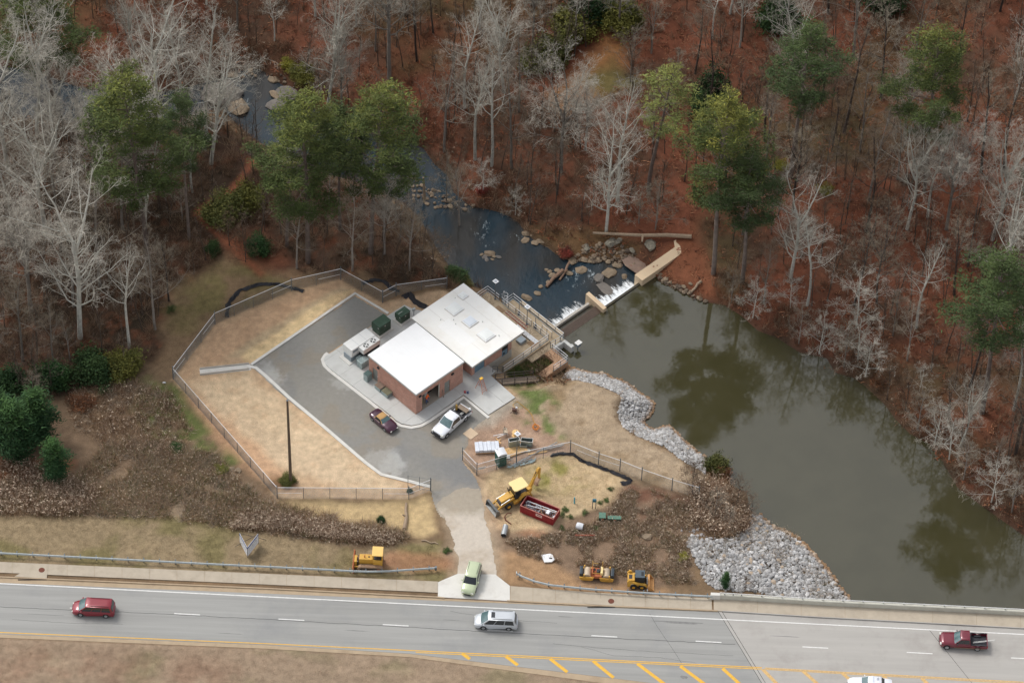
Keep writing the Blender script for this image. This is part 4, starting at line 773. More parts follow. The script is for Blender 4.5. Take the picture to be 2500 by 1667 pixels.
# white water below the dam
fm = bpy.data.materials.new('white_water'); fm.use_nodes = True; n_ = fm.node_tree.nodes; l_ = fm.node_tree.links; pb = n_['Principled BSDF']; pb.inputs['Base Color'].default_value = (.82,.85,.87,1); pb.inputs['Roughness'].default_value = .7
at_ = n_.new('ShaderNodeAttribute'); at_.attribute_name = 'Col'; l_.new(at_.outputs['Fac'], pb.inputs['Alpha'])
def foam(name, x0, x1, y0, y1, z, seed):
    nx, ny = 90, int((y1-y0)*22); u, v = np.meshgrid(np.linspace(0,1,nx), np.linspace(y0,y1,ny), indexing='ij'); u = u.ravel(); v = v.ravel(); x = x1-(x1-x0)*u
    nn = fbm(x*.45, v, .30, seed, 5); n2_ = fbm(x*.25, v, .12, seed+2, 3); reach = .30+.36*fbm(v*1.0, v*0, 1.6, seed+1, 3)
    a = np.clip((reach-u)*4.2+((nn-.5)*2.2+(n2_-.5)*1.6)*np.clip(u*3, .25, 1), 0, 1)*np.clip((v-y0)*3, 0, 1)*np.clip((y1-v)*3, 0, 1)
    P = P0[None]+x[:,None]*A[None]+v[:,None]*B[None]; zz = z+.06+.16*np.maximum(0, nn-.35)*np.clip(1.2-u, 0, 1)
    F = gridfaces(nx, ny); kf = a[F].max(1) > .02; F = F[kf]
    stuff(struct(link(name, npmesh(name, np.stack([P[:,0],P[:,1],zz],1), F, fm, np.stack([a]*3,1), smooth=True))))['kind'] = 'stuff'
foam('white_water', -3.6, 1.1, 31.7, 38.7, ZR, 1); foam('white_water', -4.6, -.75, 24.5, 31.2, ZR, 5)
mb = MB(); mb.add([W(1.12,31.75,-2.44),W(1.12,38.4,-2.44),W(.75,38.4,-3.4),W(.75,31.75,-3.4),W(.6,38.4,ZR),W(.6,31.75,ZR)], [(0,1,2,3),(3,2,4,5)]); stuff(mb.build('falling_water', mat('falling_water', (.75,.79,.82), .5, var=.15, scale=5)))
# ------------------------------------------------------------------ chain link fences
clw = mat('chain_link_wire', lin((150,158,160)), .45, .6)
def fence(lab, px, h=2.05, corner=(), gap=3.1, ground=True, wire=.0042, sp=.075, grp='chain link fences round the plant', arms=False, two=()):
    P = [G(*p) for p in px]; t = thing('chain_link_fence', lab, 'fence', P[0], 0, grp); O = P[0]; Q = [p-O for p in P]
    for i in range(len(Q)-1):
        a_, b_ = Q[i], Q[i+1]; MB().tube([a_+Vector((0,0,h)), b_+Vector((0,0,h))], .032, 5).build('top_rail', wr, t)
    V = []; F = []
    for i in range(len(Q)-1):
        a_, b_ = Q[i], Q[i+1]; d = b_-a_; L = math.hypot(d.x, d.y); sl_ = d.z/L if L else 0
        for sgn in (1, -1):
            for s0 in np.arange(-h, L+h, sp):
                s1 = s0+sgn*0; lo, hi = 0., h; xs0 = s0 if sgn > 0 else s0+h
                f = lambda zz_: xs0+sgn*zz_
                z0, z1 = 0., h
                if sgn > 0: z0 = max(z0, -xs0); z1 = min(z1, L-xs0)
                else: z0 = max(z0, xs0-L); z1 = min(z1, xs0)
                if z1-z0 < .05: continue
                ux, uy = d.x/L, d.y/L
                pts = [(a_.x+ux*f(zz_), a_.y+uy*f(zz_), a_.z+sl_*f(zz_)+zz_) for zz_ in (z0, z1)]
                o = len(V)
                for q in pts:
                    for k in range(3): an = 2.094*k; c_, s_ = math.cos(an)*wire, math.sin(an)*wire; V.append((q[0]-uy*c_+ux*s_*.7, q[1]+ux*c_+uy*s_*.7, q[2]+s_*.7))
                F += [(o,o+1,o+4,o+3),(o+1,o+2,o+5,o+4),(o+2,o,o+3,o+5)]
    stuff(link('wire_mesh', npmesh('wire_mesh', V, F, clw), t))
    pm = MB().tube([(0,0,-.3),(0,0,h)], .035, 6).mesh('post', dgalv); pc = MB().tube([(0,0,-.3),(0,0,h+.3)], .055, 8).ball((0,0,h+.33), .075, 8, 4).mesh('corner_post', dgalv)
    for i in range(len(Q)):
        link('corner_post', pc, t, Q[i])
        if i < len(Q)-1:
            d = Q[i+1]-Q[i]; n = max(1, round(d.length/gap))
            for k in range(1, n): link('post', pm, t, Q[i]+d*(k/n))
    for (i, f_) in two:      # mid rail of the braced bays
        d = Q[i+1]-Q[i]; L = d.length; e = min(1, 3.0/L); a_, b_ = (Q[i], Q[i]+d*e) if f_ == 0 else (Q[i+1]-d*e, Q[i+1]); MB().tube([a_+Vector((0,0,h*.5)), b_+Vector((0,0,h*.5))], .022, 5).build('brace_rail', wr, t)
    return t
fence('long chain link fence round the straw covered slope left of the plant', [(1051,1197),(998,1218),(677,1216),(423,925.5),(525,791.6),(712,710),(832,683),(934,739)], two=((0,0),(1,0),(1,1),(3,0),(3,1),(4,1),(5,1)))
fence('chain link fence behind the transformers, running towards the cream roof corner', [(934.5,739),(967,722),(1091,705)], two=((0,0),(1,1)))
fence('leaning chain link fence between yard and backhoe, from driveway to lower pond bank', [(1129,1123),(1164,1160),(1260,1132),(1392,1105),(1461,1133),(1513,1150),(1566,1171.6),(1640,1197),(1705,1216)], wire=.0034, two=((0,0),(1,0),(3,1),(4,0)))
t = thing('gate_leaf', 'open chain link gate leaf of tall dark posts beside the driveway, left side', 'gate', at(996,1190)); q = at(1052,1198)-at(996,1190)
for k in range(3): MB().tube([q*(k/2), q*(k/2)+Vector((0,0,2.35))], .035, 6).build('post', dgalv, t)
for z_ in (.1,1.2,2.2): MB().tube([Vector((0,0,z_)), q+Vector((0,0,z_))], .015, 5).build('rail', dgalv, t)
# signs
sgn = MB().box(0,.95,-.01,.01,.95,1.35); t = thing('fence_sign', 'small white notice board on the chain link fence beside the driveway', 'sign', at(1167,1159), math.radians(18)); sgn.build('board', white, t)
blu = mat('blue_print', lin((62,88,150)), .6); gry = mat('grey_print', lin((110,112,118)), .6)
mb = MB()
for r_ in range(3):
    x = .08
    while x < .84: w_ = random.uniform(.05,.14); mb.box(x,x+w_,-.0135,-.0115,1.23-r_*.1,1.265-r_*.1); x += w_+.035
stuff(mb.build('printed_lines', gry, t))
vs = thing('v_shaped_sign', 'V-shaped white board sign with blue stripe on the grass above the guardrail', 'sign', at(604.5,1361)); e1 = at(631,1327,0)-at(604.5,1361); e2 = at(586,1325.5,0)-at(604.5,1361)
ZB, ZT = .25, 1.95
wb = mat('white_sign_board', (.74,.75,.78), .6, var=.04)
def board(e, nm):
    u = e.normalized(); L = e.length; nrm = Vector((u.y, -u.x, 0)); 
    if nrm.y > 0: nrm = -nrm
    X = Matrix(((u.x, nrm.x, 0, 0),(u.y, nrm.y, 0, 0),(0, 0, 1, 0),(0,0,0,1)))
    b_ = MB().box(.02,L,-.012,.012,ZB,ZT,0,X).build('board', wb, vs); MB().box(.03,L-.01,.013,.017,ZT-.34,ZT-.1,0,X).build('blue_stripe', blu, b_)
    mb = MB(); rr = random.Random(3)
    for r_, (z_, h_) in enumerate(((ZT-.52,.07),(ZT-.85,.20),(ZT-1.12,.09),(ZT-1.35,.06))):
        x = .3
        while x < L-.3:
            w_ = h_*rr.uniform(.4,.7)
            if rr.random() < .82:
                mb.box(x,x+w_*.28,.013,.016,z_,z_+h_,0,X)
                if rr.random() < .6: mb.box(x,x+w_,.013,.016,z_+h_*.8,z_+h_,0,X)
                if rr.random() < .5: mb.box(x,x+w_,.013,.016,z_,z_+h_*.2,0,X)
                if rr.random() < .5: mb.box(x+w_*.75,x+w_,.013,.016,z_,z_+h_,0,X)
            x += w_+h_*.3
    stuff(mb.build('lettering', gry, b_))
board(e1, 'r'); board(e2, 'l')
MB().tube([e2+Vector((0,0,1.9)), e1*1.25+Vector((.6,.1,0))], .035, 5).build('brace', tim, vs); MB().tube([e1+Vector((0,0,1.9)), e2*1.0+Vector((-.6,-.6,0))], .035, 5).build('brace', tim, vs)
for e in (e1, e2, Vector((0,0,0))): MB().tube([e+Vector((0,.03,0)), e+Vector((0,.03,1.97))], .04, 5).build('post', tim, vs)
# utility pole, wood debris
t = thing('utility_pole', 'tall brown wooden utility pole standing on the straw slope inside the fence', 'utility pole', at(710,1178)); MB().tube([(0,0,-.5),(-.05,.0,7),(-.12,0,15.2)], [.21,.18,.13], 10).build('pole', mat('pole_timber', lin((98,84,70)), .9, var=.2, scale=5), t); MB().tube([(-.12,0,15.2),(-.12,0,15.26)], .14, 10).build('pole_cap', dgalv, t)
bark = mat('weathered_log', lin((158,138,116)), .9, var=.25, scale=6)
def log(name, lab, p0, p1, r0, r1, m=bark, grp=None, cat='log', n=7, kink=.15):
    o = p0.copy(); t = thing(name, lab, cat, o, 0, grp); q = p1-p0; k = [q*(i/4)+Vector((random.uniform(-kink,kink),random.uniform(-kink,kink),0))*(0 if i in (0,4) else 1) for i in range(5)]
    MB().tube(k, [r0+(r1-r0)*i/4 for i in range(5)], n).build('trunk', m, t, smooth=True)
    MB().tube([k[2], k[2]+Vector((q.y*.12, -q.x*.12, r0+.25))], [r1*.6, r1*.3], 5).build('broken_branch', m, t); return t
up = Vector((0,0,.18))
log('split_log', 'split weathered pole lying between straw slope and dark brush, below the fence', at(992,1230)+up, at(987,1293)+up, .15, .26)
log('pale_log', 'thin bleached log lying left of the driveway above the bulldozer', at(1029,1320)+Vector((0,0,.1)), at(1070,1329)+Vector((0,0,.1)), .1, .07)
log('fallen_tree', 'long straight fallen tree trunk lying on the bank behind the dam abutment', G(1447,575)+Vector((0,0,.5)), G(1688,583)+Vector((0,0,.4)), .16, .30)
dw = mat('driftwood', lin((128,102,84)), .85, var=.25, scale=5)
log('driftwood_log', 'thick driftwood log lying diagonally in the creek below the dam', at(1334,702,ZR)+Vector((0,0,.15)), at(1374,666,ZR)+Vector((0,0,.55)), .2, .26, dw)
log('driftwood_log', 'shorter brown driftwood log crossing behind the diagonal one in the creek', at(1366,685,ZR)+Vector((0,0,.1)), at(1390,648,ZR)+Vector((0,0,.6)), .14, .17, dw)
log('driftwood_log', 'grey dead log sliding into the pond under the right bank', at(1679,719,ZP)+Vector((0,0,.1)), G(1712,690)+Vector((0,0,.3)), .14, .2, bark)
log('leaning_snag', 'pale dead tree snag standing at the creek edge beside the green pines', G(1035,498), G(1035,498)+Vector((-.1,0,5.0)), .22, .12, bark, cat='dead tree')
# silt fence bundles
blkf = mat('black_silt_fabric', lin((34,33,38)), .7, var=.3, scale=4, bump=.4)
def silt(lab, px, w=.30):
    P = [G(*p) for p in px]; o = P[0].copy(); t = thing('silt_fence', lab, 'silt fence', o, 0, 'fallen black silt fences'); V = []; F = []; n = 0; pts = []
    for a_, b_ in zip(P[:-1], P[1:]):
        k = max(2, int((b_-a_).length/.35)); pts += [a_+(b_-a_)*(i/k) for i in range(k)]
    pts.append(P[-1]); m = len(pts); rows = 6
    for i, p in enumerate(pts):
        d = (pts[min(i+1,m-1)]-pts[max(i-1,0)]).to_2d().normalized(); nn = Vector((-d.y, d.x)); ww = w*(.7+.6*random.random())
        for r_ in range(rows):
            u = r_/(rows-1)-.5; V.append((p.x-o.x+nn.x*ww*u*1.7+random.uniform(-.09,.09), p.y-o.y+nn.y*ww*u*1.7+random.uniform(-.09,.09), p.z-o.z+.04+random.uniform(.0,.34)*(1-1.5*abs(u))))
    for i in range(m-1):
        for r_ in range(rows-1): a_ = i*rows+r_; F.append((a_,a_+1,a_+rows+1,a_+rows))
    MB().add(V, F).build('fabric', blkf, t, smooth=True)
    st = MB().box(-.02,.02,-.02,.02,-.2,.75).mesh('stake', deckp)
    for i in range(2, m, 8): link('stake', st, t, pts[i]-o)
    return t
silt('black silt fence sagging along the foot of the mound beside the backhoe field', [(1344.5,1115),(1360,1108),(1400,1109),(1423,1127),(1453,1137),(1494,1152),(1522,1164),(1541,1173),(1530,1179),(1515,1181)])
silt('black silt fence curving outside the upper left fence corner', [(553,775),(558,740),(584,711),(630,695),(680,694),(742,712)], .3); silt('crumpled black silt fence behind the fence bend above the transformers', [(885,692),(915,684),(940,688),(955,705),(975,712)], .35)
silt('black fabric heap beside the cream roof corner', [(985,727),(1000,718),(1010,733),(1022,742),(1042,752)], .45)
# ------------------------------------------------------------------ vehicles
tyre = mat('tyre_rubber', (.022,.022,.022), .85, var=.2); rim_ = mat('alloy_rim', lin((176,178,180)), .35, .7, var=.1); glass = mat('dark_car_glass', (.012,.016,.02), .05, spec=.9, var=.02); wglass = mat('windscreen_glass', lin((86,110,112)), .06, spec=.9, var=.25, scale=1.6)
hlm = mat('headlamp_lens', lin((214,214,206)), .15, var=.05); tlm = mat('tail_lamp', lin((160,30,26)), .2); amb = mat('amber_lamp', lin((226,140,50)), .3); blkp = mat('black_plastic', (.03,.03,.034), .6, var=.1); bedl = mat('black_bed_liner', (.035,.036,.042), .8, var=.2)
def paint_(n, c, r=.28): return mat(n, lin(c), r, .15, var=.03, scale=.8, coat=.8)
def wheel(par, x, y, R=.34, w_=.22, rm=rim_, rr=.62, mt=tyre):
    s = 1 if y > 0 else -1; wl = MB().loft([[(x+r*math.cos(a_), y+s*o_, R+r*math.sin(a_)) for a_ in np.linspace(0, 2*math.pi, 19)[:-1]] for r, o_ in ((R*.9,-w_),(R,-w_*.85),(R,-w_*.15),(R*.93,0),(R*.66,.0),(R*.62,-.04))]).build('wheel', mt, par, smooth=True)
    MB().loft([[(x+r*math.cos(a_), y+s*o_, R+r*math.sin(a_)) for a_ in np.linspace(0, 2*math.pi, 15)[:-1]] for r, o_ in ((R*rr,-.05),(R*rr,-.012),(R*.5,-.03),(R*.18,-.004))]).build('rim', rm, wl); return wl
def car(lab, cat, px, head, Lg, Wd, body, cabin, pm, z=.02, wb=(.8,3.6), R=.34, rails=False, rear_pane=True, bump=None, grp=None, sides=2, wmat=wglass, name='car', hl=True, roofm=None):
    """body: (x from rear, underside, shoulder height, crown height, half width); cabin: rear base, rear top, front top, front base, half widths, belt, roof"""
    t = thing(name, lab, cat, at(px[0], px[1], .85).xy.to_3d()+Vector((0,0,z)), head, grp); x0 = -Lg/2; loops = []
    hsx = [b[0] for b in body]; xs = sorted(set(list(hsx)+[w_+d_ for w_ in wb for d_ in (-R*1.12,-R*.8,-R*.4,0,R*.4,R*.8,R*1.12)]))
    for x in xs:
        if x < hsx[0] or x > hsx[-1]: continue
        zu, zs, zc_, hw = (float(np.interp(x, hsx, [b[i] for b in body])) for i in (1,2,3,4)); arch = 0
        for w_ in wb:
            if abs(x-w_) < R*1.13: arch = max(arch, R+math.sqrt(max(0, (R*1.14)**2-(x-w_)**2)))
        zl = max(zu, arch) if arch else zu; zi = zu if not arch else max(zu, arch*.98)
        zl = min(zl, zs-.09)
        half = [(hw*.70, zi if not arch else zl), (hw*.985, zl), (hw, min(zs-.06, max(zl+.02, zu+.28))), (hw*.985, zs-.05), (hw*.93, zs), (hw*.55, zs+(zc_-zs)*.8)]
        loops.append([(x0+x, -a_, b_) for a_, b_ in half]+[(x0+x, 0, zc_)]+[(x0+x, a_, b_) for a_, b_ in half[::-1]]+[(x0+x, 0, half[0][1])])
    MB().loft(loops).build('body', pm, t, smooth=True)
    MB().box(x0+.25, x0+Lg-.25, -Wd*.36, Wd*.36, .17, .5).build('underbody', blkp, t)
    if cabin:
        xr0, xr1, xf1, xf0, wb_, wt_, zb, zt = cabin; xr0 += x0; xr1 += x0; xf1 += x0; xf0 += x0
        b = [Vector((xr0,-wb_,zb)),Vector((xr0,wb_,zb)),Vector((xf0,wb_,zb)),Vector((xf0,-wb_,zb))]; u = [Vector((xr1,-wt_,zt)),Vector((xr1,wt_,zt)),Vector((xf1,wt_,zt)),Vector((xf1,-wt_,zt))]
        def ring(q, e=0): 
            P = [b[i].lerp(u[i], q) for i in range(4)]; P = [Vector((p.x, p.y, p.z)) for p in P]
            fm_ = (P[2]+P[3])/2+Vector((.10,0,0)); rm_ = (P[0]+P[1])/2-Vector((.05,0,0)); return [P[0], P[3], fm_.lerp(P[3],.5)+Vector((.03,0,0)), fm_, fm_.lerp(P[2],.5)+Vector((.03,0,0)), P[2], P[1], rm_]
        cx_ = (xr1+xf1)/2
        top = [Vector((cx_+(p.x-cx_)*.93, p.y*.86, zt+.035)) for p in ring(1)]; top2 = [Vector((cx_+(p.x-cx_)*.6, p.y*.45, zt+.055)) for p in ring(1)]
        MB().loft([ring(0), ring(.97), top, top2]).build('cabin', roofm or pm, t, smooth=True)
        def pane(nm, A_, B_, C_, D_, m_, u0, u1, v0, v1, off=.012):
            f = lambda s_, r_: (A_.lerp(B_, s_)).lerp(D_.lerp(C_, s_), r_); q = [f(u0,v0), f(u1,v0), f(u1,v1), f(u0,v1)]; nn = (q[1]-q[0]).cross(q[3]-q[0]).normalized()
            cc = (cx_, 0, zb)
            if nn.dot(q[0]-Vector(cc)) < 0: nn = -nn
            o_ = [p+nn*off for p in q]; MB().add(q+o_, [(0,1,2,3),(4,5,6,7),(0,1,5,4),(1,2,6,5),(2,3,7,6),(3,0,4,7)]).build(nm, m_, t)
        dxf = Vector((.10,0,0))
        # windscreen follows the bowed front
        r0_, r1_ = ring(.04), ring(.93); ws = MB(); V = [p+Vector((.014,0,.012)) for p in r0_[1:6]]+[p+Vector((.014,0,.012)) for p in r1_[1:6]]
        V[0].y *= .93; V[4].y *= .93; V[5].y *= .92; V[9].y *= .92
        ws.add(V, [(i,i+1,i+6,i+5) for i in range(4)]).build('windscreen', wmat, t)
        if rear_pane: pane('rear_window', b[0]-Vector((.03,0,0)), b[1]-Vector((.03,0,0)), u[1]-Vector((.03,0,0)), u[0]-Vector((.03,0,0)), glass, .08, .92, .12, .9, .02)
        for s_ in (0, 1):
            A_, B_, C_, D_ = (b[0],b[3],u[3],u[0]) if s_ == 0 else (b[1],b[2],u[2],u[1]); n = sides; g = .02; lo, hi = .05, .96
            for k in range(n): pane('side_window', A_, B_, C_, D_, glass, lo+(hi-lo)*k/n+g*.5, lo+(hi-lo)*(k+1)/n-g*.5, .10, .90)
        if rails:
            for s_ in (-1,1): MB().tube([(xr1+.2,s_*wt_*.84,zt+.05),(xr1+.3,s_*wt_*.84,zt+.09),(xf1-.5,s_*wt_*.84,zt+.09),(xf1-.4,s_*wt_*.84,zt+.05)], .02, 5).build('roof_rail', blkp, t)
        for s_ in (-1,1): MB().cbox((xf0-.32, s_*(wb_+.14), zb+.12), (.12,.2,.15)).build('mirror', pm if Lg < 5.3 else blkp, t, bevel=.02)
    f0 = body[-1]; fh = float(np.interp(Lg-.12, hsx, [b[2] for b in body])); fw = float(np.interp(Lg-.1, hsx, [b[4] for b in body])); rw = body[0][4]
    if hl:
        for s_ in (-1,1):
            MB().cbox((x0+Lg-.10, s_*(fw-.20), fh-.10), (.18,.34,.16), rot=Matrix.Rotation(-s_*.25, 3, 'Z')).build('headlight', hlm, t, bevel=.02); MB().cbox((x0+Lg-.22, s_*(fw-.02), fh-.12), (.12,.08,.1)).build('indicator', amb, t)
            MB().cbox((x0+.05, s_*(rw-.10), body[0][2]-.18 if body[0][2] < 1.2 else .95), (.12,.2,.32)).build('tail_light', tlm, t)
    MB().box(x0+Lg-.02, x0+Lg+.035, -fw*.55, fw*.55, .32, .52).build('grille', blkp, t); MB().cbox((x0-.02,0,.42), (.1,rw*1.7,.18)).build('bumper', bump or pm, t, bevel=.03)
    for w_ in wb:
        for s_ in (-1,1): wheel(t, x0+w_, s_*(Wd/2-.015), R)
    return t, x0
def hd(p, q): a_ = at(*p); b_ = at(*q); return math.atan2(b_.y-a_.y, b_.x-a_.x)
RD = hd((427,1497),(2202,1591))
van_b = lambda L: [(0,.30,.95,1.0,.80),(.12,.26,1.0,1.02,.90),(.9,.22,1.0,1.02,.97),(3.3,.22,1.0,1.02,.98),(3.85,.22,.96,1.05,.96),(L-.55,.24,.82,.93,.92),(L-.18,.26,.70,.78,.82),(L,.30,.55,.60,.62)]
t, _ = car('dark red minivan driving left in the far left of the road', 'minivan', (228,1481), RD+math.pi, 5.0, 1.96, van_b(5.0), (.10,.35,3.25,4.15,.91,.74,.98,1.72), paint_('dark_red_paint', (132,24,40)), wb=(.95,3.95), rails=True, sides=3, grp='cars driving left on the road', name='minivan')
silv = paint_('silver_paint', (196,200,204)); t, x0 = car('silver minivan with dark sunroof driving left in front of the driveway', 'minivan', (1210.5,1512.5), RD+math.pi+.01, 5.1, 1.98, van_b(5.1), (.10,.38,3.35,4.25,.92,.75,.98,1.74), silv, wb=(.98,3.98), rails=True, sides=3, grp='cars driving left on the road', name='minivan')
MB().box(x0+2.65,x0+3.1,-.42,.42,1.76,1.805).build('sunroof', glass, t, bevel=.01); 
suv_b = [(0,.38,.98,1.02,.80),(.12,.32,1.0,1.03,.86),(.9,.28,1.0,1.03,.89),(2.9,.28,1.0,1.04,.90),(3.25,.28,1.0,1.08,.89),(4.1,.30,.92,1.0,.86),(4.38,.32,.78,.86,.76),(4.5,.36,.6,.64,.62)]
car('pale green compact SUV pulling out of the driveway onto the apron', 'car', (1151,1411), hd((1160,1380),(1143,1440)), 4.5, 1.8, suv_b, (.10,.30,2.55,3.3,.85,.72,1.0,1.64), paint_('pale_green_paint', (186,196,160)), wb=(.85,3.5), R=.35, rails=True, sides=3, wmat=glass, name='suv', grp=None)
mz = [(0,.30,.72,.76,.62),(.15,.22,.80,.86,.76),(.6,.18,.82,.90,.83),(1.3,.16,.80,.86,.84),(2.4,.16,.80,.86,.84),(2.8,.16,.78,.88,.84),(3.4,.18,.72,.80,.82),(3.8,.22,.6,.66,.72),(3.98,.26,.48,.52,.52)]
pur = paint_('dark_plum_paint', (66,24,48)); tan = mat('tan_soft_top', lin((190,150,98)), .9, var=.06)
car('small dark plum convertible with tan soft top beside the brick building', 'car', (937,1023), hd((905,995),(968,1048)), 3.98, 1.7, mz, (.95,1.22,1.95,2.5,.74,.56,.80,1.2), pur, wb=(.72,3.0), R=.3, sides=1, name='convertible', rear_pane=True, roofm=tan)
tr_b = [(2.0,.45,1.05,1.07,.94),(3.7,.42,1.05,1.08,.96),(4.0,.42,1.06,1.14,.96),(5.2,.44,1.02,1.10,.93),(5.5,.46,.92,.98,.84),(5.65,.5,.72,.76,.7)]
def pickup(lab, px, head, pm, pmn, L=5.65, cab=(2.02,2.2,3.15,3.95,.90,.72,1.05,1.80), grp=None, name='pickup_truck', sides=1):
    t, x0 = car(lab, 'pickup truck', px, head, L, 2.0, [(b[0], b[1], b[2], b[3], b[4]) for b in tr_b], cab, pm, wb=(1.15,4.75), R=.38, sides=sides, name=name, grp=grp, bump=rim_, hl=False)
    for s_ in (-1,1): # bed side with wheel arch
        pts = [(x0+.02,.55)]+[(x0+1.15-.46*math.cos(a_), .36+.46*math.sin(a_)) for a_ in np.linspace(.42, math.pi-.42, 9)]+[(x0+1.99,.5),(x0+1.99,1.08),(x0+.02,1.08)]
        n = len(pts); y0_, y1_ = (.86,.98) if s_ > 0 else (-.98,-.86); bm_ = MB(); vs = [(p[0],y0_,p[1]) for p in pts]+[(p[0],y1_,p[1]) for p in pts]
        k = n; fs = []
        for i in range(n): fs.append((i,(i+1)%n,(i+1)%n+n,i+n))
        top_l, top_r = n-1, n-2
        # triangle strip between arch and top edge
        for off, fl_ in ((0,1),(n,0)):
            for i in range(n-3): fs.append((i+off, i+1+off, top_l+off) if i < (n-3)//2 else (i+off, i+1+off, top_r+off))
        bm_.add(vs, fs).build('bed_side', pm, t)
        MB().box(x0+.05,x0+1.99,s_*.86-.0 if s_ > 0 else -.98,.98 if s_ > 0 else -.86,1.082,1.10).build('bed_rail_cap', blkp, t)
        MB().cbox((x0+.02,s_*.92,.85),(.08,.14,.34)).build('tail_light', tlm, t); MB().cbox((x0+L-.12,s_*.72,.86),(.2,.34,.2)).build('headlight', hlm, t, bevel=.03)
    MB().box(x0+.03,x0+1.98,-.859,.859,.58,.64).build('bed_floor', bedl, t); MB().box(x0,x0+.08,-.86,.86,.58,1.07).build('tailgate', pm, t); MB().box(x0+1.9,x0+1.98,-.86,.86,.64,1.1).build('bed_front', bedl, t)
    for s_ in (-1,1): MB().box(x0+.75,x0+1.55,s_*.60 if s_ > 0 else -.858,.858 if s_ > 0 else -.60,.64,.80).build('wheel_box', bedl, t)
    return t, x0
wh = paint_('white_paint', (232,234,238), .3); h_ = hd((1131,1003),(1079,1049))
t, x0 = pickup('white pickup truck with loaded bed parked at the brick building', (1102,1027), h_, wh, 'w', cab=(2.05,2.2,3.3,4.15,.92,.76,1.07,1.83))
MB().box(x0+1.6,x0+2.0,-.9,.9,1.1,1.3).build('tool_box', blkp, t, bevel=.02)
for xx in (2.55,3.05): MB().box(x0+xx,x0+xx+.03,-.74,.74,1.86,1.872).build('roof_strip', blkp, t)
MB().box(x0+5.58,x0+5.70,-.6,.6,.60,.92).build('grille', blkp, t, bevel=.02); MB().box(x0+5.55,x0+5.75,-.9,.9,.42,.58).build('bumper', blkp, t, bevel=.03)
X_ = Matrix.Rotation(h_, 4, 'Z'); base_ = t.location.copy()
def inbed(name, lab, cat, x, y, z, mb, m, nm='body'):
    tt = thing(name, lab, cat, base_+(X_ @ Vector((x0+x, y, z))), h_); mb.build(nm, m, tt); return tt
yl = mat('dull_yellow', lin((180,142,62)), .7, var=.15); 
inbed('wooden_crate', 'pale wooden sheet laid across the tail of the white pickup bed', 'board', .45, -.05, 1.0, MB().box(-.35,.35,-.8,.75,0,.06), deckp)
inbed('conduit_bundle', 'bundle of grey conduits lying in the white pickup bed', 'pipes', 1.0, .05, .7, MB().tube([(-.7,0,0),(.7,.1,.3)], .05, 6).tube([(-.7,.12,0),(.7,.2,.3)], .05, 6).tube([(-.7,.25,0),(.7,.3,.3)], .05, 6), alu)
inbed('yellow_tool', 'upright dull yellow tool standing in the bed of the white pickup', 'tool', 1.0, -.72, .66, MB().box(-.12,.12,-.08,.08,0,1.0).tube([(.1,0,1.0),(.1,0,1.7)], .03, 5), yl)
inbed('white_bucket', 'white bucket on a black stand at the tail of the white pickup', 'bucket', .3, .82, 1.1, MB().tube([(0,0,.25),(0,0,.5)], .14, 10).tube([(0,0,0),(0,0,.25)], .04, 6), wr)
inbed('extension_cable', 'small orange cord heap in the bed of the white pickup', 'cord', 1.45, .0, .66, MB().ball((0,0,.1), .2, 8, 4, sz=(1,1,.5)), mat('orange_cord', lin((206,96,52)), .7))
mar = paint_('maroon_paint', (112,26,44)); t, x0 = pickup('maroon pickup truck driving left on the bridge', (2352,1561), RD+math.pi, mar, 'm', grp='cars driving left on the road', cab=(2.02,2.16,3.15,3.9,.90,.72,1.05,1.76), sides=2)
MB().box(x0+.3,x0+3.9,1.003,1.012,.5,.58).build('tan_stripe', mat('tan_trim', lin((150,116,90)), .4), t)
tt = thing('ladder_poles', 'pale poles sticking out of the maroon pickup bed', 'poles', t.location.copy(), RD+math.pi); MB().tube([(x0+1.7,.2,.72),(x0-.9,.0,1.15)], .035, 6).build('pole', alu, tt); MB().tube([(x0+1.7,.32,.72),(x0-.8,.12,1.15)], .03, 6).build('pole', alu, tt)
sed_b = [(0,.34,.86,.90,.72),(.15,.28,.92,.98,.84),(1.0,.24,.92,1.0,.92),(3.4,.22,.90,1.0,.93),(4.6,.24,.82,.92,.90),(5.0,.28,.70,.76,.78),(5.2,.32,.52,.56,.58)]
t, x0 = car('white patrol sedan with roof light bar half cut by the bottom edge of the photo', 'car', (2124,1668), RD+math.pi, 5.2, 1.95, sed_b, (.9,1.35,2.75,3.55,.84,.66,.92,1.44), wh, wb=(1.0,4.1), sides=2, grp='cars driving left on the road', name='sedan')
MB().box(x0+2.25,x0+2.5,-.6,.6,1.48,1.6).build('light_bar', mat('light_bar_lens', lin((222,226,240)), .2), t, bevel=.02)
def digits(parent, txt, cx, cy, z, h, m, rot=-math.pi/2):
    cu = bpy.data.curves.new('roof_number', 'FONT'); cu.body = txt; cu.size = h; cu.align_x = 'CENTER'; cu.align_y = 'CENTER'; cu.extrude = .003
    o = bpy.data.objects.new('tmp', cu); C.objects.link(o); dg = bpy.context.evaluated_depsgraph_get(); me = bpy.data.meshes.new_from_object(o.evaluated_get(dg)); bpy.data.objects.remove(o)
    me.materials.clear(); me.materials.append(m); q = link('roof_number', me, parent, (cx, cy, z)); q.rotation_euler = (0, 0, rot); return q
digits(t, '98', x0+1.75, -.25, 1.505, .42, mat('number_grey', lin((120,124,150)), .6), math.pi/2)
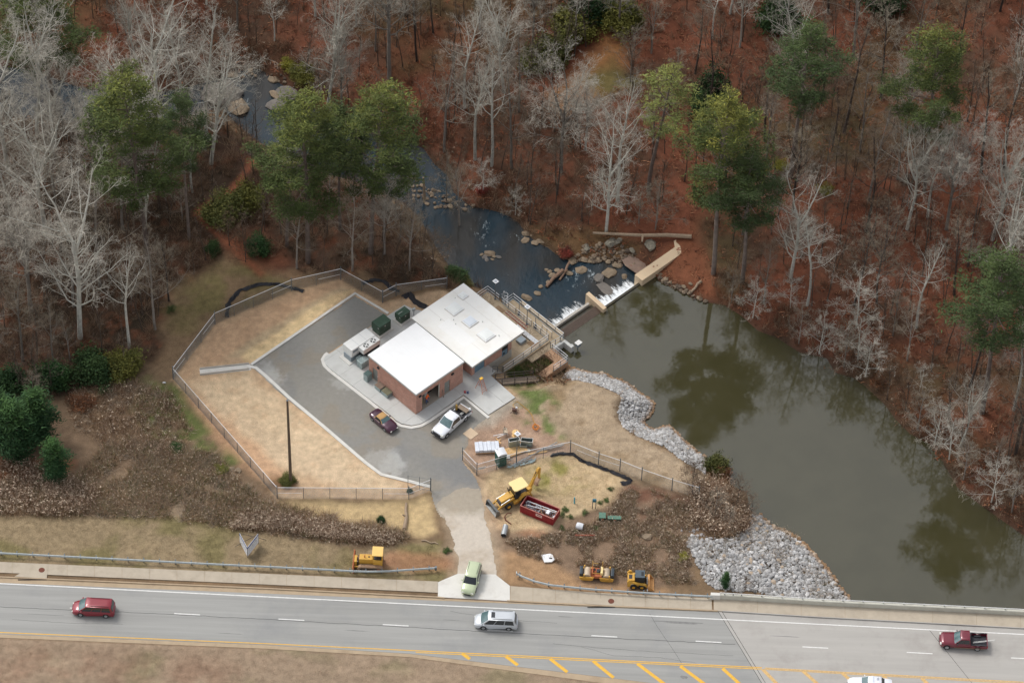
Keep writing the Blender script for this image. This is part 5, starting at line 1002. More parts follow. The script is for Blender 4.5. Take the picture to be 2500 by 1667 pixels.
# ------------------------------------------------------------------ construction machines
cy_ = mat('machine_yellow', lin((208,160,66)), .5, var=.08, scale=2, dirt=(lin((150,106,60)), .5, .9)); cyp = mat('sun_bleached_yellow', lin((240,214,150)), .55, var=.03); mud = mat('muddy_track_steel', lin((158,130,106)), .9, var=.2, scale=4); rdrum = mat('steel_drum', lin((190,172,148)), .6, .2, var=.1); steel = mat('worn_blade_steel', lin((128,128,126)), .45, .6, var=.15); rorg = mat('rusty_orange', lin((178,104,66)), .8, var=.2, scale=5); cyrim = mat('yellow_rim', lin((214,160,50)), .5, var=.1)
# bulldozer, blade to the left
t = thing('bulldozer', 'yellow bulldozer parked above the left guardrail, blade to the left', 'bulldozer', at(905,1375,.3).xy.to_3d(), RD+math.pi)
for s_ in (-1,1):
    pr = [(-1.55,.42),(-1.4,.12),(-1.15,.0),(1.15,.0),(1.4,.12),(1.55,.42),(1.4,.72),(1.15,.84),(-1.15,.84),(-1.4,.72)]; y0_, y1_ = (.62,1.05) if s_ > 0 else (-1.05,-.62)
    tk = MB().prism(pr, y0_, y1_).build('track', mud, t); pi = [(-1.25,.42),(-1.1,.22),(1.1,.22),(1.25,.42),(1.1,.62),(-1.1,.62)]; yo = (1.051,1.06) if s_ > 0 else (-1.06,-1.051); MB().prism(pi, *yo).build('track_recess', blkp, tk)
    MB().tube([(-1.0,yo[0],.42),(-1.0,yo[1]+.03*s_,.42)], .2, 12).build('sprocket', rorg, tk); MB().box(-.8,1.0,min(yo)-.0,max(yo)+.02,.3,.42).build('roller_frame', mud, tk)
    mb = MB()
    for k in range(14): mb.box(-1.15+k*.17,-1.10+k*.17,y0_,y1_,.835,.875)
    stuff(mb.build('grousers', mud, tk)); MB().tube([(.9,s_*.75,.6),(2.0,s_*.8,.55)], .09, 6).build('push_arm', cy_, t)
MB().box(-.35,1.35,-.42,.42,.7,1.55).build('engine_hood', cy_, t, bevel=.05); MB().box(1.36,1.5,-.36,.36,.7,1.45).build('radiator', mat('radiator_dark', lin((96,70,56)), .7), t); MB().box(-1.45,-.35,-.62,.62,.75,1.35).build('chassis', cy_, t, bevel=.04)
mb = MB(); [mb.box(x_-.04,x_+.04,y_-.04,y_+.04,1.35,2.6) for x_ in (-1.4,-.3) for y_ in (-.62,.62)]; mb.build('cab_posts', cy_, t)
MB().box(-1.3,-.45,-.56,.56,1.35,1.9).build('seat_box', blkp, t, bevel=.04); MB().box(-1.48,-1.40,-.6,.6,1.3,2.5).build('rear_panel', cy_, t); MB().box(-1.5,-.2,-.74,.74,2.6,2.72).build('canopy_roof', mat('canopy_yellow', lin((232,190,110)), .55, var=.04), t, bevel=.03)
for s_ in (-1,1): MB().box(-1.4,-.35,s_*.62-.03,s_*.62+.03,1.35,1.75).build('side_panel', cy_, t); MB().tube([(1.0,s_*.3,1.3),(1.9,s_*.3,.8)], .06, 6).build('lift_cylinder', alu, t)
MB().tube([(.7,.1,1.55),(.7,.1,1.95)], .06, 8).build('exhaust', rorg, t); MB().tube([(.2,0,1.5),(.2,0,1.62)], .09, 8).build('air_cap', blkp, t)
pr = [(1.98,.0),(2.06,.0),(2.0,.35),(2.0,.7),(2.1,1.05),(2.02,1.08),(1.9,.7),(1.9,.35)]; bl = MB().prism(pr, -1.45, 1.45).build('blade', rorg, t); MB().box(2.03,2.10,-1.44,1.44,.0,.15).build('cutting_edge', steel, bl); MB().box(1.65,1.95,-.5,.5,.35,1.15).build('blade_frame', cy_, t)
# tandem roller
t = thing('road_roller', 'yellow tandem drum roller with black end tanks parked above the right guardrail', 'road roller', at(1457,1403,.3).xy.to_3d(), RD-.03)
for s_ in (-1,1):
    MB().tube([(s_*1.15,-.62,.5),(s_*1.15,.62,.5)], .5, 22).build('drum', rdrum, t, smooth=True)
    MB().box(min(s_*1.68,s_*2.08),max(s_*1.68,s_*2.08),-.62,.62,.45,1.12).build('water_tank', mat('black_tank', lin((44,54,62)), .45, var=.1), t, bevel=.09)
    for r_ in (-1,1): MB().prism([(s_*.45,.25),(s_*.35,.7),(s_*2.05,.62),(s_*2.0,.25),(s_*1.6,.12),(s_*.7,.12)], min(r_*.66,r_*.82), max(r_*.66,r_*.82)).build('side_frame', cy_, t); MB().cbox((s_*1.52,r_*.7,.85),(.12,.2,.5)).build('scraper_bracket', cy_, t)
MB().box(-.62,.62,-.66,.66,.45,.85).build('platform', rorg, t, bevel=.02); MB().box(.42,.72,-.5,.5,.85,1.35).build('engine_cover', cyp, t, bevel=.06); MB().box(-.62,-.5,-.55,.55,.85,1.3).build('dash', rorg, t); MB().box(-.05,.35,-.25,.3,.85,1.15).build('seat', blkp, t, bevel=.06); MB().box(.28,.4,-.25,.3,1.1,1.5).build('seat_back', blkp, t, bevel=.04)
for x_ in (-.58,.62): MB().tube([(x_,.5,.8),(x_,.5,1.75),(x_,.62,1.95),(x_,.78,1.95),(x_,.82,1.75),(x_,.82,.8)], .035, 6).build('handrail', cy_, t)
MB().tube([(-.58,.62,1.7),(.1,.62,1.7)], .03, 5).build('handrail', cy_, t); MB().tube([(-.5,-.55,1.3),(.5,-.55,1.3)], .03, 5).build('handrail', cy_, t); MB().tube([(-.45,0,.9),(-.3,0,1.35)], .03, 5).build('steering_column', blkp, t); MB().tube([(-.3,0,1.33),(-.28,0,1.36)], .17, 12).build('steering_wheel', blkp, t)
# skid steer, bucket to the right
t = thing('skid_steer_loader', 'yellow skid steer loader with black cab, bucket to the right, beside the roller', 'skid steer', at(1558,1421,.4).xy.to_3d(), RD+.02)
for s_ in (-1,1):
    for x_ in (-.55,.45): wheel(t, x_, s_*.88, .40, .28, cyrim, .5)
    MB().prism([(-1.3,.45),(-1.35,1.35),(-1.1,1.75),(-.85,1.7),(-.7,1.3),(.9,.95),(1.15,.55),(1.05,.35),(.8,.7),(-.6,1.05),(-.9,.9),(-1.0,.5)], min(s_*.62,s_*.80), max(s_*.62,s_*.80)).build('lift_arm', cy_, t)
    MB().tube([(-1.0,s_*.71,.75),(-.4,s_*.71,1.1)], .07, 7).build('cylinder', alu, t)
MB().box(-1.25,.75,-.60,.60,.35,.95).build('chassis', cy_, t, bevel=.05); MB().box(-1.3,-.45,-.58,.58,.95,1.45).build('engine_cover', cy_, t, bevel=.06); MB().box(-1.15,-.75,-.3,.3,1.45,1.47).build('grille', blkp, t)
MB().box(-.4,.72,-.56,.56,.95,2.0).build('cab', blk, t, bevel=.05); MB().box(-.42,.74,-.58,.58,2.0,2.06).build('cab_roof', mat('dark_blue_grey_roof', lin((72,84,92)), .5), t, bevel=.02); MB().box(.3,.6,-.3,.3,2.062,2.075).build('roof_hatch', blk, t); MB().box(.721,.73,-.5,.5,1.1,1.9).build('door_glass', glass, t)
bk = MB().prism([(1.15,.12),(1.9,.05),(1.92,.09),(1.28,.18),(1.22,.75),(1.38,.88),(1.34,.92),(1.12,.78)], -.95, .95).build('bucket', mat('pale_orange_steel', lin((206,152,92)), .6, var=.12), t)
for s_ in (-1,1): MB().prism([(1.2,.13),(1.9,.06),(1.38,.88),(1.18,.76)], s_*.95-.02, s_*.95+.02).build('side_plate', mat('pale_orange_steel', None), bk)
MB().box(1.0,1.12,-.55,.55,.25,.85).build('quick_coupler', steel, t)
tt = thing('white_rag', 'white plastic rag hanging between skid steer and guardrail', 'rag', at(1581,1437,.3)); MB().tube([(0,0,.3),(.06,.1,.0),(-.02,-.15,-.25)], [.04,.1,.08], 5).build('cloth', wr, tt)
# backhoe loader
bc = at(1256,1213,.6); bh = hd((1290,1196),(1205,1236)); t = thing('backhoe_loader', 'yellow backhoe loader with cream cab roof beside the red dumpster', 'backhoe', (bc.x, bc.y, 0), bh)
for s_ in (-1,1):
    wheel(t, -1.0, s_*1.02, .68, .42, cyrim, .5); wheel(t, 1.35, s_*.95, .46, .32, cyrim, .5)
    MB().prism([(-1.75,.75),(-1.6,1.25),(-1.2,1.52),(-.7,1.5),(-.3,1.2),(-.1,.85),(-.25,.8),(-.5,1.15),(-.8,1.35),(-1.2,1.36),(-1.5,1.15)], min(s_*.55,s_*1.05), max(s_*.55,s_*1.05)).build('fender', cy_, t)
    MB().prism([(-.1,.45),(.6,.45),(.6,.8),(.1,.95),(-.15,.9)], min(s_*.5,s_*.95), max(s_*.5,s_*.95)).build('step_tank', cy_, t)
    MB().prism([(.35,1.25),(.6,1.4),(2.15,.95),(2.9,.45),(2.85,.25),(2.6,.4),(2.0,.72),(.5,1.1)], min(s_*.5,s_*.64), max(s_*.5,s_*.64)).build('loader_arm', cy_, t)
    MB().tube([(1.0,s_*.57,1.35),(2.3,s_*.57,1.05)], .06, 6).build('cylinder', alu, t)
MB().box(-1.7,2.2,-.42,.42,.55,.9).build('chassis', blkp, t); MB().prism([(.35,.85),(.35,1.62),(2.0,1.42),(2.15,1.35),(2.15,.85)], -.42, .42).build('engine_hood', cy_, t, bevel=.05); MB().box(2.152,2.28,-.36,.36,.85,1.3).build('grille', mat('grille_grey', lin((86,84,84)), .6), t)
MB().tube([(2.45,-.55,.75),(2.45,.55,.75)], .07, 6).build('cross_tube', cy_, t)
mb = MB(); [mb.tube([(x_,y_,1.3),(x_*.95,y_*.93,2.62)], .045, 5) for x_ in (-1.25,.3) for y_ in (-.68,.68)]; mb.build('cab_posts', blkp, t)
MB().box(-1.2,.28,-.66,.66,.95,1.35).build('cab_tub', blkp, t); MB().box(-.7,-.1,-.3,.3,1.35,1.75).build('seat', blkp, t, bevel=.05); MB().box(.285,.31,-.6,.6,1.4,2.5).build('windscreen', glass, t)
MB().slab([(-1.5,-.72),(-1.3,-.85),(.25,-.85),(.5,-.7),(.5,-.3),(.4,-.1),(.5,.2),(.5,.7),(.25,.85),(-1.3,.85),(-1.5,.72)], 2.62, 2.76).build('cab_roof', cyp, t, bevel=.04)
for y_ in (-.5,-.25): MB().tube([(.62,y_,1.55),(.7,y_,2.3)], .05, 6).build('exhaust', blkp, t)
pr = [(2.85,.15),(3.45,.08),(3.47,.12),(2.98,.2),(2.9,.55),(3.05,.85),(3.3,.95),(3.28,.99),(2.95,.9),(2.78,.55)]; bk = MB().prism(pr, -1.15, 1.15).build('front_bucket', steel, t)
for s_ in (-1,1): MB().prism([(2.85,.15),(3.45,.08),(3.3,.97),(2.95,.9)], s_*1.15-.02, s_*1.15+.02).build('side_plate', steel, bk)
sw_ = math.radians(14)
X = Matrix.Translation((-1.85,0,0)) @ Matrix.Rotation(sw_, 4, 'Z'); MB().box(-.55,.1,-.3,.3,.4,1.15,0,X).build('swing_frame', cy_, t, bevel=.04)
mb = MB(); mb.prism([(-.3,.8),(-.75,.95),(-1.6,2.75),(-1.95,3.35),(-1.75,3.4),(-1.3,2.75),(-.35,1.15)], -.13, .13, 0, X); mb.build('boom', cy_, t)
mb = MB(); mb.prism([(-1.75,3.4),(-2.0,3.45),(-2.2,3.2),(-2.15,1.4),(-1.98,1.35),(-1.8,2.9)], -.11, .11, 0, X); mb.build('dipper_stick', cy_, t)
MB().tube([X @ Vector((-.6,0,1.35)), X @ Vector((-1.5,0,3.05))], .07, 6).build('boom_cylinder', blkp, t); MB().prism([(-2.15,1.4),(-1.95,1.35),(-1.45,1.15),(-1.25,.8),(-1.4,.5),(-1.8,.45),(-1.6,.85),(-1.75,1.1)], -.3, .3, 0, X).build('digging_bucket', mud, t)
for s_ in (-1,1): MB().tube([(-1.9,s_*.5,1.0),(-2.05,s_*.95,.15)], .08, 5).build('stabiliser_leg', cy_, t); MB().cbox((-2.08,s_*1.0,.1),(.3,.3,.08)).build('stabiliser_foot', rorg, t)
# dumpster
rd = mat('red_dumpster_paint', lin((140,24,36)), .55, var=.1, scale=2, dirt=(lin((100,40,34)), .5, 1.2)); rdl = mat('faded_red_rim', lin((172,110,100)), .7, var=.12)
Hd = 1.25; c1, c2, c3, c4 = [at(*p, Hd) for p in ((1284.7,1208.6),(1272.3,1235.6),(1353,1269),(1366,1238.5))]; dh = math.atan2(c3.y-c2.y, c3.x-c2.x); cc = (c1+c2+c3+c4)/4; Ld, Wd_ = (c3-c2).length, (c1-c2).length
t = thing('dumpster', 'open dark red dumpster full of scrap beside the backhoe', 'dumpster', (cc.x, cc.y, 0), dh, None); l_, w_ = Ld/2, Wd_/2
MB().box(-l_,l_,-w_,-w_+.06,.15,Hd).box(-l_,l_,w_-.06,w_,.15,Hd).box(-l_,-l_+.06,-w_+.061,w_-.061,.15,Hd).box(l_-.06,l_,-w_+.061,w_-.061,.15,Hd).build('side_walls', rd, t); MB().box(-l_+.06,l_-.06,-w_+.061,w_-.061,.15,.25).build('floor', rorg, t)
mb = MB(); mb.box(-l_-.03,l_+.03,-w_-.04,-w_+.07,Hd,Hd+.06).box(-l_-.03,l_+.03,w_-.07,w_+.04,Hd,Hd+.06).box(-l_-.03,-l_+.07,-w_+.071,w_-.071,Hd,Hd+.06).box(l_-.07,l_+.03,-w_+.071,w_-.071,Hd,Hd+.06); mb.build('rim', rdl, t)
for k in range(7): MB().box(-l_+.3+k*(Ld-.6)/6-.04,-l_+.3+k*(Ld-.6)/6+.04,-w_-.05,-w_-.001,.15,Hd-.01).build('rib', rd, t)
MB().box(-l_,l_,-w_-.08,-w_-.051,.12,.2).build('bottom_rail', rd, t); MB().box(-.1,.75,-w_-.06,-w_-.052,.65,1.12).build('label_plate', mat('faded_label', lin((206,180,176)), .6, var=.1), t)
MB().box(.05,.6,-w_-.066,-w_-.061,.85,.95).build('label_mark', rd, t)
for x_ in (-l_+.4,l_-.4): MB().tube([(x_,-w_+.1,.12),(x_,w_-.1,.12)], .1, 8).build('roller', blkp, t)
scr = [mat('scrap_%d' % i, lin(c), .7, var=.2, scale=6) for i, c in enumerate(((150,150,156),(96,90,88),(160,130,104),(206,208,214),(70,72,84),(172,120,84)))]
mb = MB(); rr = random.Random(5)
for k in range(260):
    x_ = rr.uniform(-l_+.2,l_-.2); y_ = rr.uniform(-w_+.2,w_-.2); s_ = rr.uniform(.05,.22); mb.cbox((x_,y_,.35+rr.random()*.55*(1-abs(y_)/w_*.5)), (s_*2,s_*rr.uniform(.3,1.2),s_*.4), rr.randrange(6) if rr.random() < .6 else (0 if x_ < 0 else 2), Matrix.Rotation(rr.uniform(0,6.3), 3, 'Z') @ Matrix.Rotation(rr.uniform(-.7,.7), 3, 'X'))
sc = stuff(mb.build('scrap_heap', scr)); tag(sc, 'mixed metal and wood scrap heaped inside the red dumpster', 'scrap'); sc.location = (cc.x, cc.y, 0); sc.rotation_euler = (0,0,dh); sc['kind'] = 'stuff'
def indump(name, lab, cat, mb, m): q = thing(name, lab, cat, (cc.x, cc.y, 0), dh); mb.build('body', m, q)
indump('scrap_pipe', 'upper one of two long white pipes across the dumpster scrap', 'pipe', MB().tube([(-l_+.35,.35,.98),(l_-.2,.45,1.12)], .045, 7), wr); indump('scrap_pipe', 'lower one of two long white pipes across the dumpster scrap', 'pipe', MB().tube([(-l_+.45,-.25,.98),(l_-.2,.25,1.12)], .04, 7), wr)
indump('white_carton', 'white square carton near the right end of the dumpster', 'carton', MB().box(l_-1.35,l_-.95,-.35,.25,.9,1.1), wr)
# ------------------------------------------------------------------ yard items
def simple(name, lab, cat, loc, rz=0, grp=None): return thing(name, lab, cat, loc, rz, grp)
pw = [at(*p,.03) for p in ((1149.4,1044),(1168.5,1059),(1149.4,1073),(1129.5,1058.4))]; t = simple('plywood_sheet', 'square beige plywood sheet lying on the ground beside the white pickup', 'board', pw[0]); MB().slab([tuple((p-pw[0])[:2]) for p in pw], 0, .03).build('board', mat('plywood', lin((202,178,150)), .8, var=.06, scale=1.2), t)
ph_ = hd((1160,1104),(1218,1101)); pc = at(1189,1092,.3); t = simple('wrapped_pallet', 'long pallet load wrapped in white plastic inside the yard fence', 'pallet load', (pc.x,pc.y,0), ph_); plw = mat('white_shrink_wrap', lin((214,218,226)), .3, var=.1, scale=3, bump=.6)
for x_ in (-1.3,0,1.3): MB().box(x_-.1,x_+.1,-.75,.75,.0,.1).build('skid', deckp, t)
rr = random.Random(8); MB().box(-1.5,1.5,-.8,.8,.1,.2).build('pallet', mat('pallet_wood', lin((196,158,116)), .85, var=.15, scale=5), t)
for k in range(6): x_ = -1.5+k*.5; MB().box(x_+.01,x_+.49,-.75,.75,.2,.62+rr.uniform(-.05,.06)).build('wrapped_carton', plw, t, bevel=.04)
gp = mat('dark_green_plastic', lin((24,92,82)), .5, var=.06); wrf = mat('white_plastic_roof', lin((216,218,222)), .4, var=.03)
pA = at(1216,1142); hp = hd((1216,1142),(1234.5,1136.5)); t = simple('portable_toilet', 'dark green portable toilet with white roof inside the yard fence corner', 'portable toilet', pA, hp); MB().box(0,1.12,0,1.12,.05,2.1).build('body', gp, t, bevel=.02); MB().box(.15,.97,-.02,-.002,.15,2.0).build('door', mat('green_door_plastic', lin((20,80,72)), .5), t)
L = [[(x_,y_,z_) for x_,y_ in ((-.03-0,-.03),(1.15,-.03),(1.15,1.15),(-.03,1.15))] for z_ in (2.1,2.2)]; MB().prism([(-.04,2.1),(1.16,2.1),(1.16,2.2),(.9,2.3),(.56,2.34),(.22,2.3),(-.04,2.2)], -.04, 1.16).build('roof', wrf, t); MB().tube([(.2,1.0,2.2),(.2,1.0,2.5)], .05, 7).build('vent_pipe', wrf, t)
for k in range(4): MB().box(-.012,-.002,.1+k*.26,.2+k*.26,.2,1.9).build('rib', gp, t)
# ducts
def ductbox(lab, p, rz, sx, sy, h): 
    t = simple('duct_section', lab, 'duct', p, rz, 'sheet metal ducts in the yard'); e = .025; MB().box(0,sx,0,e,0,h).box(0,sx,sy-e,sy,0,h).box(0,e,e,sy-e,0,h).box(sx-e,sx,e,sy-e,0,h).build('body', duct, t); MB().box(e,sx-e,e,sy-e,.01,.03).build('bottom', dark, t)
    MB().box(-.03,sx+.03,-.03,.03,h,h+.03).box(-.03,sx+.03,sy-.03,sy+.03,h,h+.03).box(-.03,.03,.03,sy-.03,h,h+.03).box(sx-.03,sx+.03,.03,sy-.03,h,h+.03).build('flange', alu, t)
ductbox('tall upright sheet metal duct, left of the two open ducts by the cable spool', at(1243,1094), math.radians(16), 1.35, .55, 1.15); ductbox('wide open sheet metal duct, right of the tall one by the cable spool', at(1271,1089), math.radians(-5), 1.45, .62, .95); ductbox('small open sheet metal duct in front of the wide one', at(1269.5,1093.5), math.radians(-1), .85, .35, .35)
t = simple('metal_drum', 'small round metal duct piece beside the small open duct', 'duct', at(1293,1088)); MB().tube([(0,0,0),(0,0,.35)], .22, 14).build('body', duct, t); MB().tube([(0,0,.352),(0,0,.36)], .16, 14).build('opening', dark, t)
spw = mat('spool_wood', lin((222,186,128)), .8, var=.12, scale=5); t = simple('cable_spool', 'round wooden cable spool with small tools on top in the yard', 'cable spool', at(1258.5,1063.5)); MB().tube([(0,0,0),(0,0,.07)], .45, 20).build('flange', spw, t); MB().tube([(0,0,.07),(0,0,.62)], .22, 12).build('core', spw, t); MB().tube([(0,0,.62),(0,0,.69)], .45, 20).build('flange', spw, t)
q = simple('white_can', 'white can standing on the cable spool', 'can', at(1258.5,1063.5)+Vector((.12,.0,.69))); MB().tube([(0,0,0),(0,0,.16)], .1, 10).build('body', wr, q); MB().tube([(0,0,.16),(0,0,.18)], .07, 10).build('lid', blkp, q)
t = simple('wheelbarrow', 'pale wheelbarrow with dusty tray standing left of the cable spool', 'wheelbarrow', at(1233,1058), math.radians(95)); L = [[(x_*s_,y_*s_,z_) for x_,y_ in ((-.42,-.3),(.42,-.22),(.42,.22),(-.42,.3))] for s_, z_ in ((.6,.35),(1,.62),(.93,.61),(.55,.38))]; MB().loft(L).build('tray', mat('dusty_tray', lin((190,176,156)), .8, var=.08), t)
for s_ in (-1,1): MB().tube([(.75,0,.2),(0,s_*.2,.34),(-.9,s_*.32,.6)], .022, 5).build('handle', alu, t); MB().tube([(-.3,s_*.22,.4),(-.35,s_*.22,.0)], .02, 5).build('leg', alu, t)
MB().tube([(.75,-.05,.19),(.75,.05,.19)], .19, 14).build('wheel', tyre, t)
pal = mat('pallet_pine', lin((216,176,122)), .8, var=.12, scale=6); t = simple('wooden_pallet', 'pale wooden frame of slats lying beside the portable toilet', 'pallet', at(1243,1116), math.radians(27))
for k in range(3): MB().box(0,2.5,k*.62,k*.62+.1,0,.09).build('runner', pal, t)
for k in range(13): MB().box(k*.2,k*.2+(.15 if k not in (3,4,5) else .19),-.02,1.36,.092,.112+.004*(k%2)).build('slat', pal, t)
t = simple('lumber_board', 'long pale board lying right of the slatted frame', 'board', at(1290,1110), math.radians(14)); MB().box(0,2.4,0,.22,0,.05).build('board', pal, t)
t = simple('cream_sheet_board', 'cream sheet board lying under the ducts', 'board', at(1243,1103), math.radians(3)); MB().box(0,2.6,0,.5,0,.04).build('board', mat('cream_sheet', lin((190,184,168)), .7, var=.06), t)
gp2 = mat('grey_pipe', lin((166,170,172)), .4, .4, var=.08)
for k, (p, q) in enumerate((((1250,1136),(1360,1081)),((1246,1139),(1300,1122)),((1318,1101),(1376,1088)),((1320,1098),(1374,1085)),((1312,1103),(1372,1091)),((1258,1134),(1296,1119)),((1204,1067),(1238,1061)),((1214,1071),(1236,1063)))):
    labs = ['longest grey pipe running diagonally from the portable toilet across the yard','grey channel lying lowest along the fence foot','topmost thin grey pipe right of the yard pallet','second thin grey pipe right of the yard pallet','third thin grey pipe right of the yard pallet','short grey pipe beside the slatted frame','thin white strip lying left of the wheelbarrow','second thin white strip next to the wrapped pallet']
    a_ = at(*p)+Vector((0,0,.08+.03*k)); b_ = at(*q)+Vector((0,0,.15+.03*k)); t = simple('grey_pipe', labs[k], 'pipe', a_, 0, 'pipes scattered in the yard'); MB().tube([(0,0,0), b_-a_], .05 if k else .06, 7).build('pipe', gp2 if k < 6 else wr, t)
rr = random.Random(4); mb = MB()
for k in range(40): c_ = at(rr.uniform(1236,1310), rr.uniform(1126,1140)-0); c_ = at(1240+k*1.7, 1140-k*.42+rr.uniform(-3,4)); mb.cbox((c_.x,c_.y,.05+rr.random()*.06), (rr.uniform(.3,.9),rr.uniform(.05,.12),.05), 0, Matrix.Rotation(rr.uniform(-.5,1.2), 3, 'Z'))
tag(stuff(mb.build('metal_offcuts', duct)), 'scattered grey metal offcuts along the fence beside the portable toilet', 'offcuts')
t = simple('cinder_blocks', 'pale hollow block stack right of the portable toilet', 'blocks', at(1239,1118)); 
for k in range(3): MB().box(-.1,.3,-.2+k*.22,-.02+k*.22,0,.2).build('block', newc, t)
for p, lab in (((1240,1127),'pale grey metal trestle right of the portable toilet'),):
    t = simple('saw_horse', lab, 'trestle', at(*p)); MB().tube([(0,0,.3),(.7,.25,.3)], .04, 5).build('beam', alu, t)
    for a_, b_ in ((-.2,-.2),(-.2,.2),(.8,.0),(.8,.45)): MB().tube([(a_*.3+.1,b_*.3,.3),(a_,b_,0)], .025, 4).build('leg', alu, t)
t = simple('timber_cross', 'two short boards crossed beside the wrapped pallet', 'boards', at(1217,1076), math.radians(-52)); MB().box(-.5,.5,-.07,.07,0,.04).build('board', pal, t); MB().box(-.06,.06,-.35,.35,.042,.08).build('board', pal, t)
t = simple('generator', 'dark tripod machine with white cap on bare soil right of the apron', 'pump', at(1256,1004)); MB().box(-.3,.3,-.2,.2,.15,.5).build('body', mat('brown_machine', lin((92,66,56)), .7), t, bevel=.04); MB().ball((.25,.1,.6), .15).build('cap', wr, t)
for a_ in range(4): MB().tube([(0,0,.3),(math.cos(a_*1.57+.5)*.6,math.sin(a_*1.57+.5)*.6,0)], .03, 4).build('leg', blkp, t)
hz_ = mat('yellow_hose', lin((204,154,52)), .5); P = [(1258,1000),(1252,988),(1262,980),(1275,990),(1290,1003),(1298,1012),(1303,1028),(1310,1042)]; t = simple('yellow_hose', 'thin yellow hose snaking from the dark tripod machine into the grass', 'hose', at(*P[0])); MB().tube([at(*p)-at(*P[0])+Vector((0,0,.05)) for p in P], .03, 6).build('hose', hz_, t)
t = simple('hose_pile', 'tangled orange and yellow hose heap at the end of the thin yellow hose', 'hose', at(1308,1044)); mb = MB(); rr = random.Random(2)
for k in range(5): mb.tube([(math.cos(a_)*rr.uniform(.25,.45)+rr.uniform(-.1,.1), math.sin(a_)*rr.uniform(.3,.6), .05+.04*k+rr.uniform(0,.06)) for a_ in np.linspace(0,6,9)], .03, 5)
mb.build('coils', mat('orange_hose', lin((216,132,44)), .5), t)
# culvert pipe etc
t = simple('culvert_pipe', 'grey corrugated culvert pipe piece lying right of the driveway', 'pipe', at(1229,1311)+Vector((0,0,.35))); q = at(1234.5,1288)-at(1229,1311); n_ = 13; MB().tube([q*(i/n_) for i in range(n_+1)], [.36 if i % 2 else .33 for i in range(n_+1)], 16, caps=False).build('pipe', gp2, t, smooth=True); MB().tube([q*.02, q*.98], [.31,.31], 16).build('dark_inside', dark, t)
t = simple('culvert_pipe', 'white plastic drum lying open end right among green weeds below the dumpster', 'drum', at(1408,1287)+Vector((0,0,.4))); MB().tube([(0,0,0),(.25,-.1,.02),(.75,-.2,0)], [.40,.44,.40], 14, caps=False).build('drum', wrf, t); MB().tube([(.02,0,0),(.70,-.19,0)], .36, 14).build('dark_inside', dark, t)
t = simple('orange_pipe', 'orange red pipe lying at the foot of the brush below the dumpster', 'pipe', at(1404,1308)+Vector((0,0,.12))); MB().tube([(0,0,0), at(1452,1308)-at(1404,1308)], .12, 8).build('pipe', mat('faded_orange_pipe', lin((166,80,58)), .7, var=.1), t)
wp = [at(*p,.2) for p in ((1321,1354.5),(1343,1351),(1349,1354),(1354,1366),(1347,1371),(1329,1372))]; t = simple('flat_sheet', 'white flat panel with small dark hole lying above the right guardrail', 'panel', wp[0]); MB().slab([tuple((p-wp[0])[:2]) for p in wp], -.1, .04).build('panel', wr, t); MB().cbox(tuple(at(1344.5,1362,.25)-wp[0]), (.35,.16,.04)).build('hole', dark, t)
gc = mat('utility_green', lin((84,122,104)), .55, var=.08); gcd = mat('utility_dark_green', lin((32,62,46)), .6, var=.08)
for (px0,px1,py,h,d_,lab) in ((1462,1478,1271,.55,.85,'left one of two green utility cabinets in the brush, the squarer one'),(1483.5,1516,1272,.45,.5,'right one of two green utility cabinets in the brush, the longer one')):
    a_ = at(px0,py); b_ = at(px1,py); t = simple('utility_cabinet', lab, 'utility cabinet', a_, RD*0, 'green utility cabinets in the brush'); L = b_.x-a_.x; MB().box(0,L,0,d_,0,h).build('body', gcd, t, bevel=.02); MB().box(-.02,L+.02,-.02,d_+.02,h+.001,h+.05).build('lid', gc, t); MB().box(L*.45,L*.45+.22,-.02,-.002,h*.35,h*.75).build('warning_label', mat('orange_label', lin((196,84,40)), .6), t)
t = simple('marker_post', 'short turquoise marker post on the mound right of the dumpster', 'marker post', at(1402,1228)); MB().tube([(0,0,0),(-.0,0,1.05)], .09, 8).build('post', mat('turquoise_plastic', lin((86,168,184)), .5), t); MB().ball((0,0,1.06), .09, 8, 4).build('cap', mat('turquoise_plastic', None), t)
t = simple('meter_stand', 'small teal box mounted on two dark posts at the mound edge', 'meter', at(1450,1241)); [MB().tube([(x_,0,0),(x_,0,1.3)], .05, 5).build('post', tim, t) for x_ in (-.2,.2)]; MB().box(-.24,.24,-.1,.1,1.3,1.75).build('box', mat('teal_box', lin((46,104,120)), .5), t)
t = simple('rusty_hook_frame', 'rusty bent iron frame lying on the straw in front of the dumpster', 'scrap iron', at(1232,1262)); MB().tube([(0,0,.1),(.3,.35,.3),(.8,.6,.1)], .06, 5).build('bar', rust, t); MB().tube([(0,0,.1),(.1,-.5,.1),(.6,-.9,.08),(.8,-1.1,.05)], .07, 5).build('bar', rust, t)
t = simple('white_paper', 'small white rubbish piece beside the left fence corner', 'litter', at(401,935)); MB().ball((0,0,.1), .18, 6, 4, sz=(1.4,.7,.5)).build('paper', wr, t)
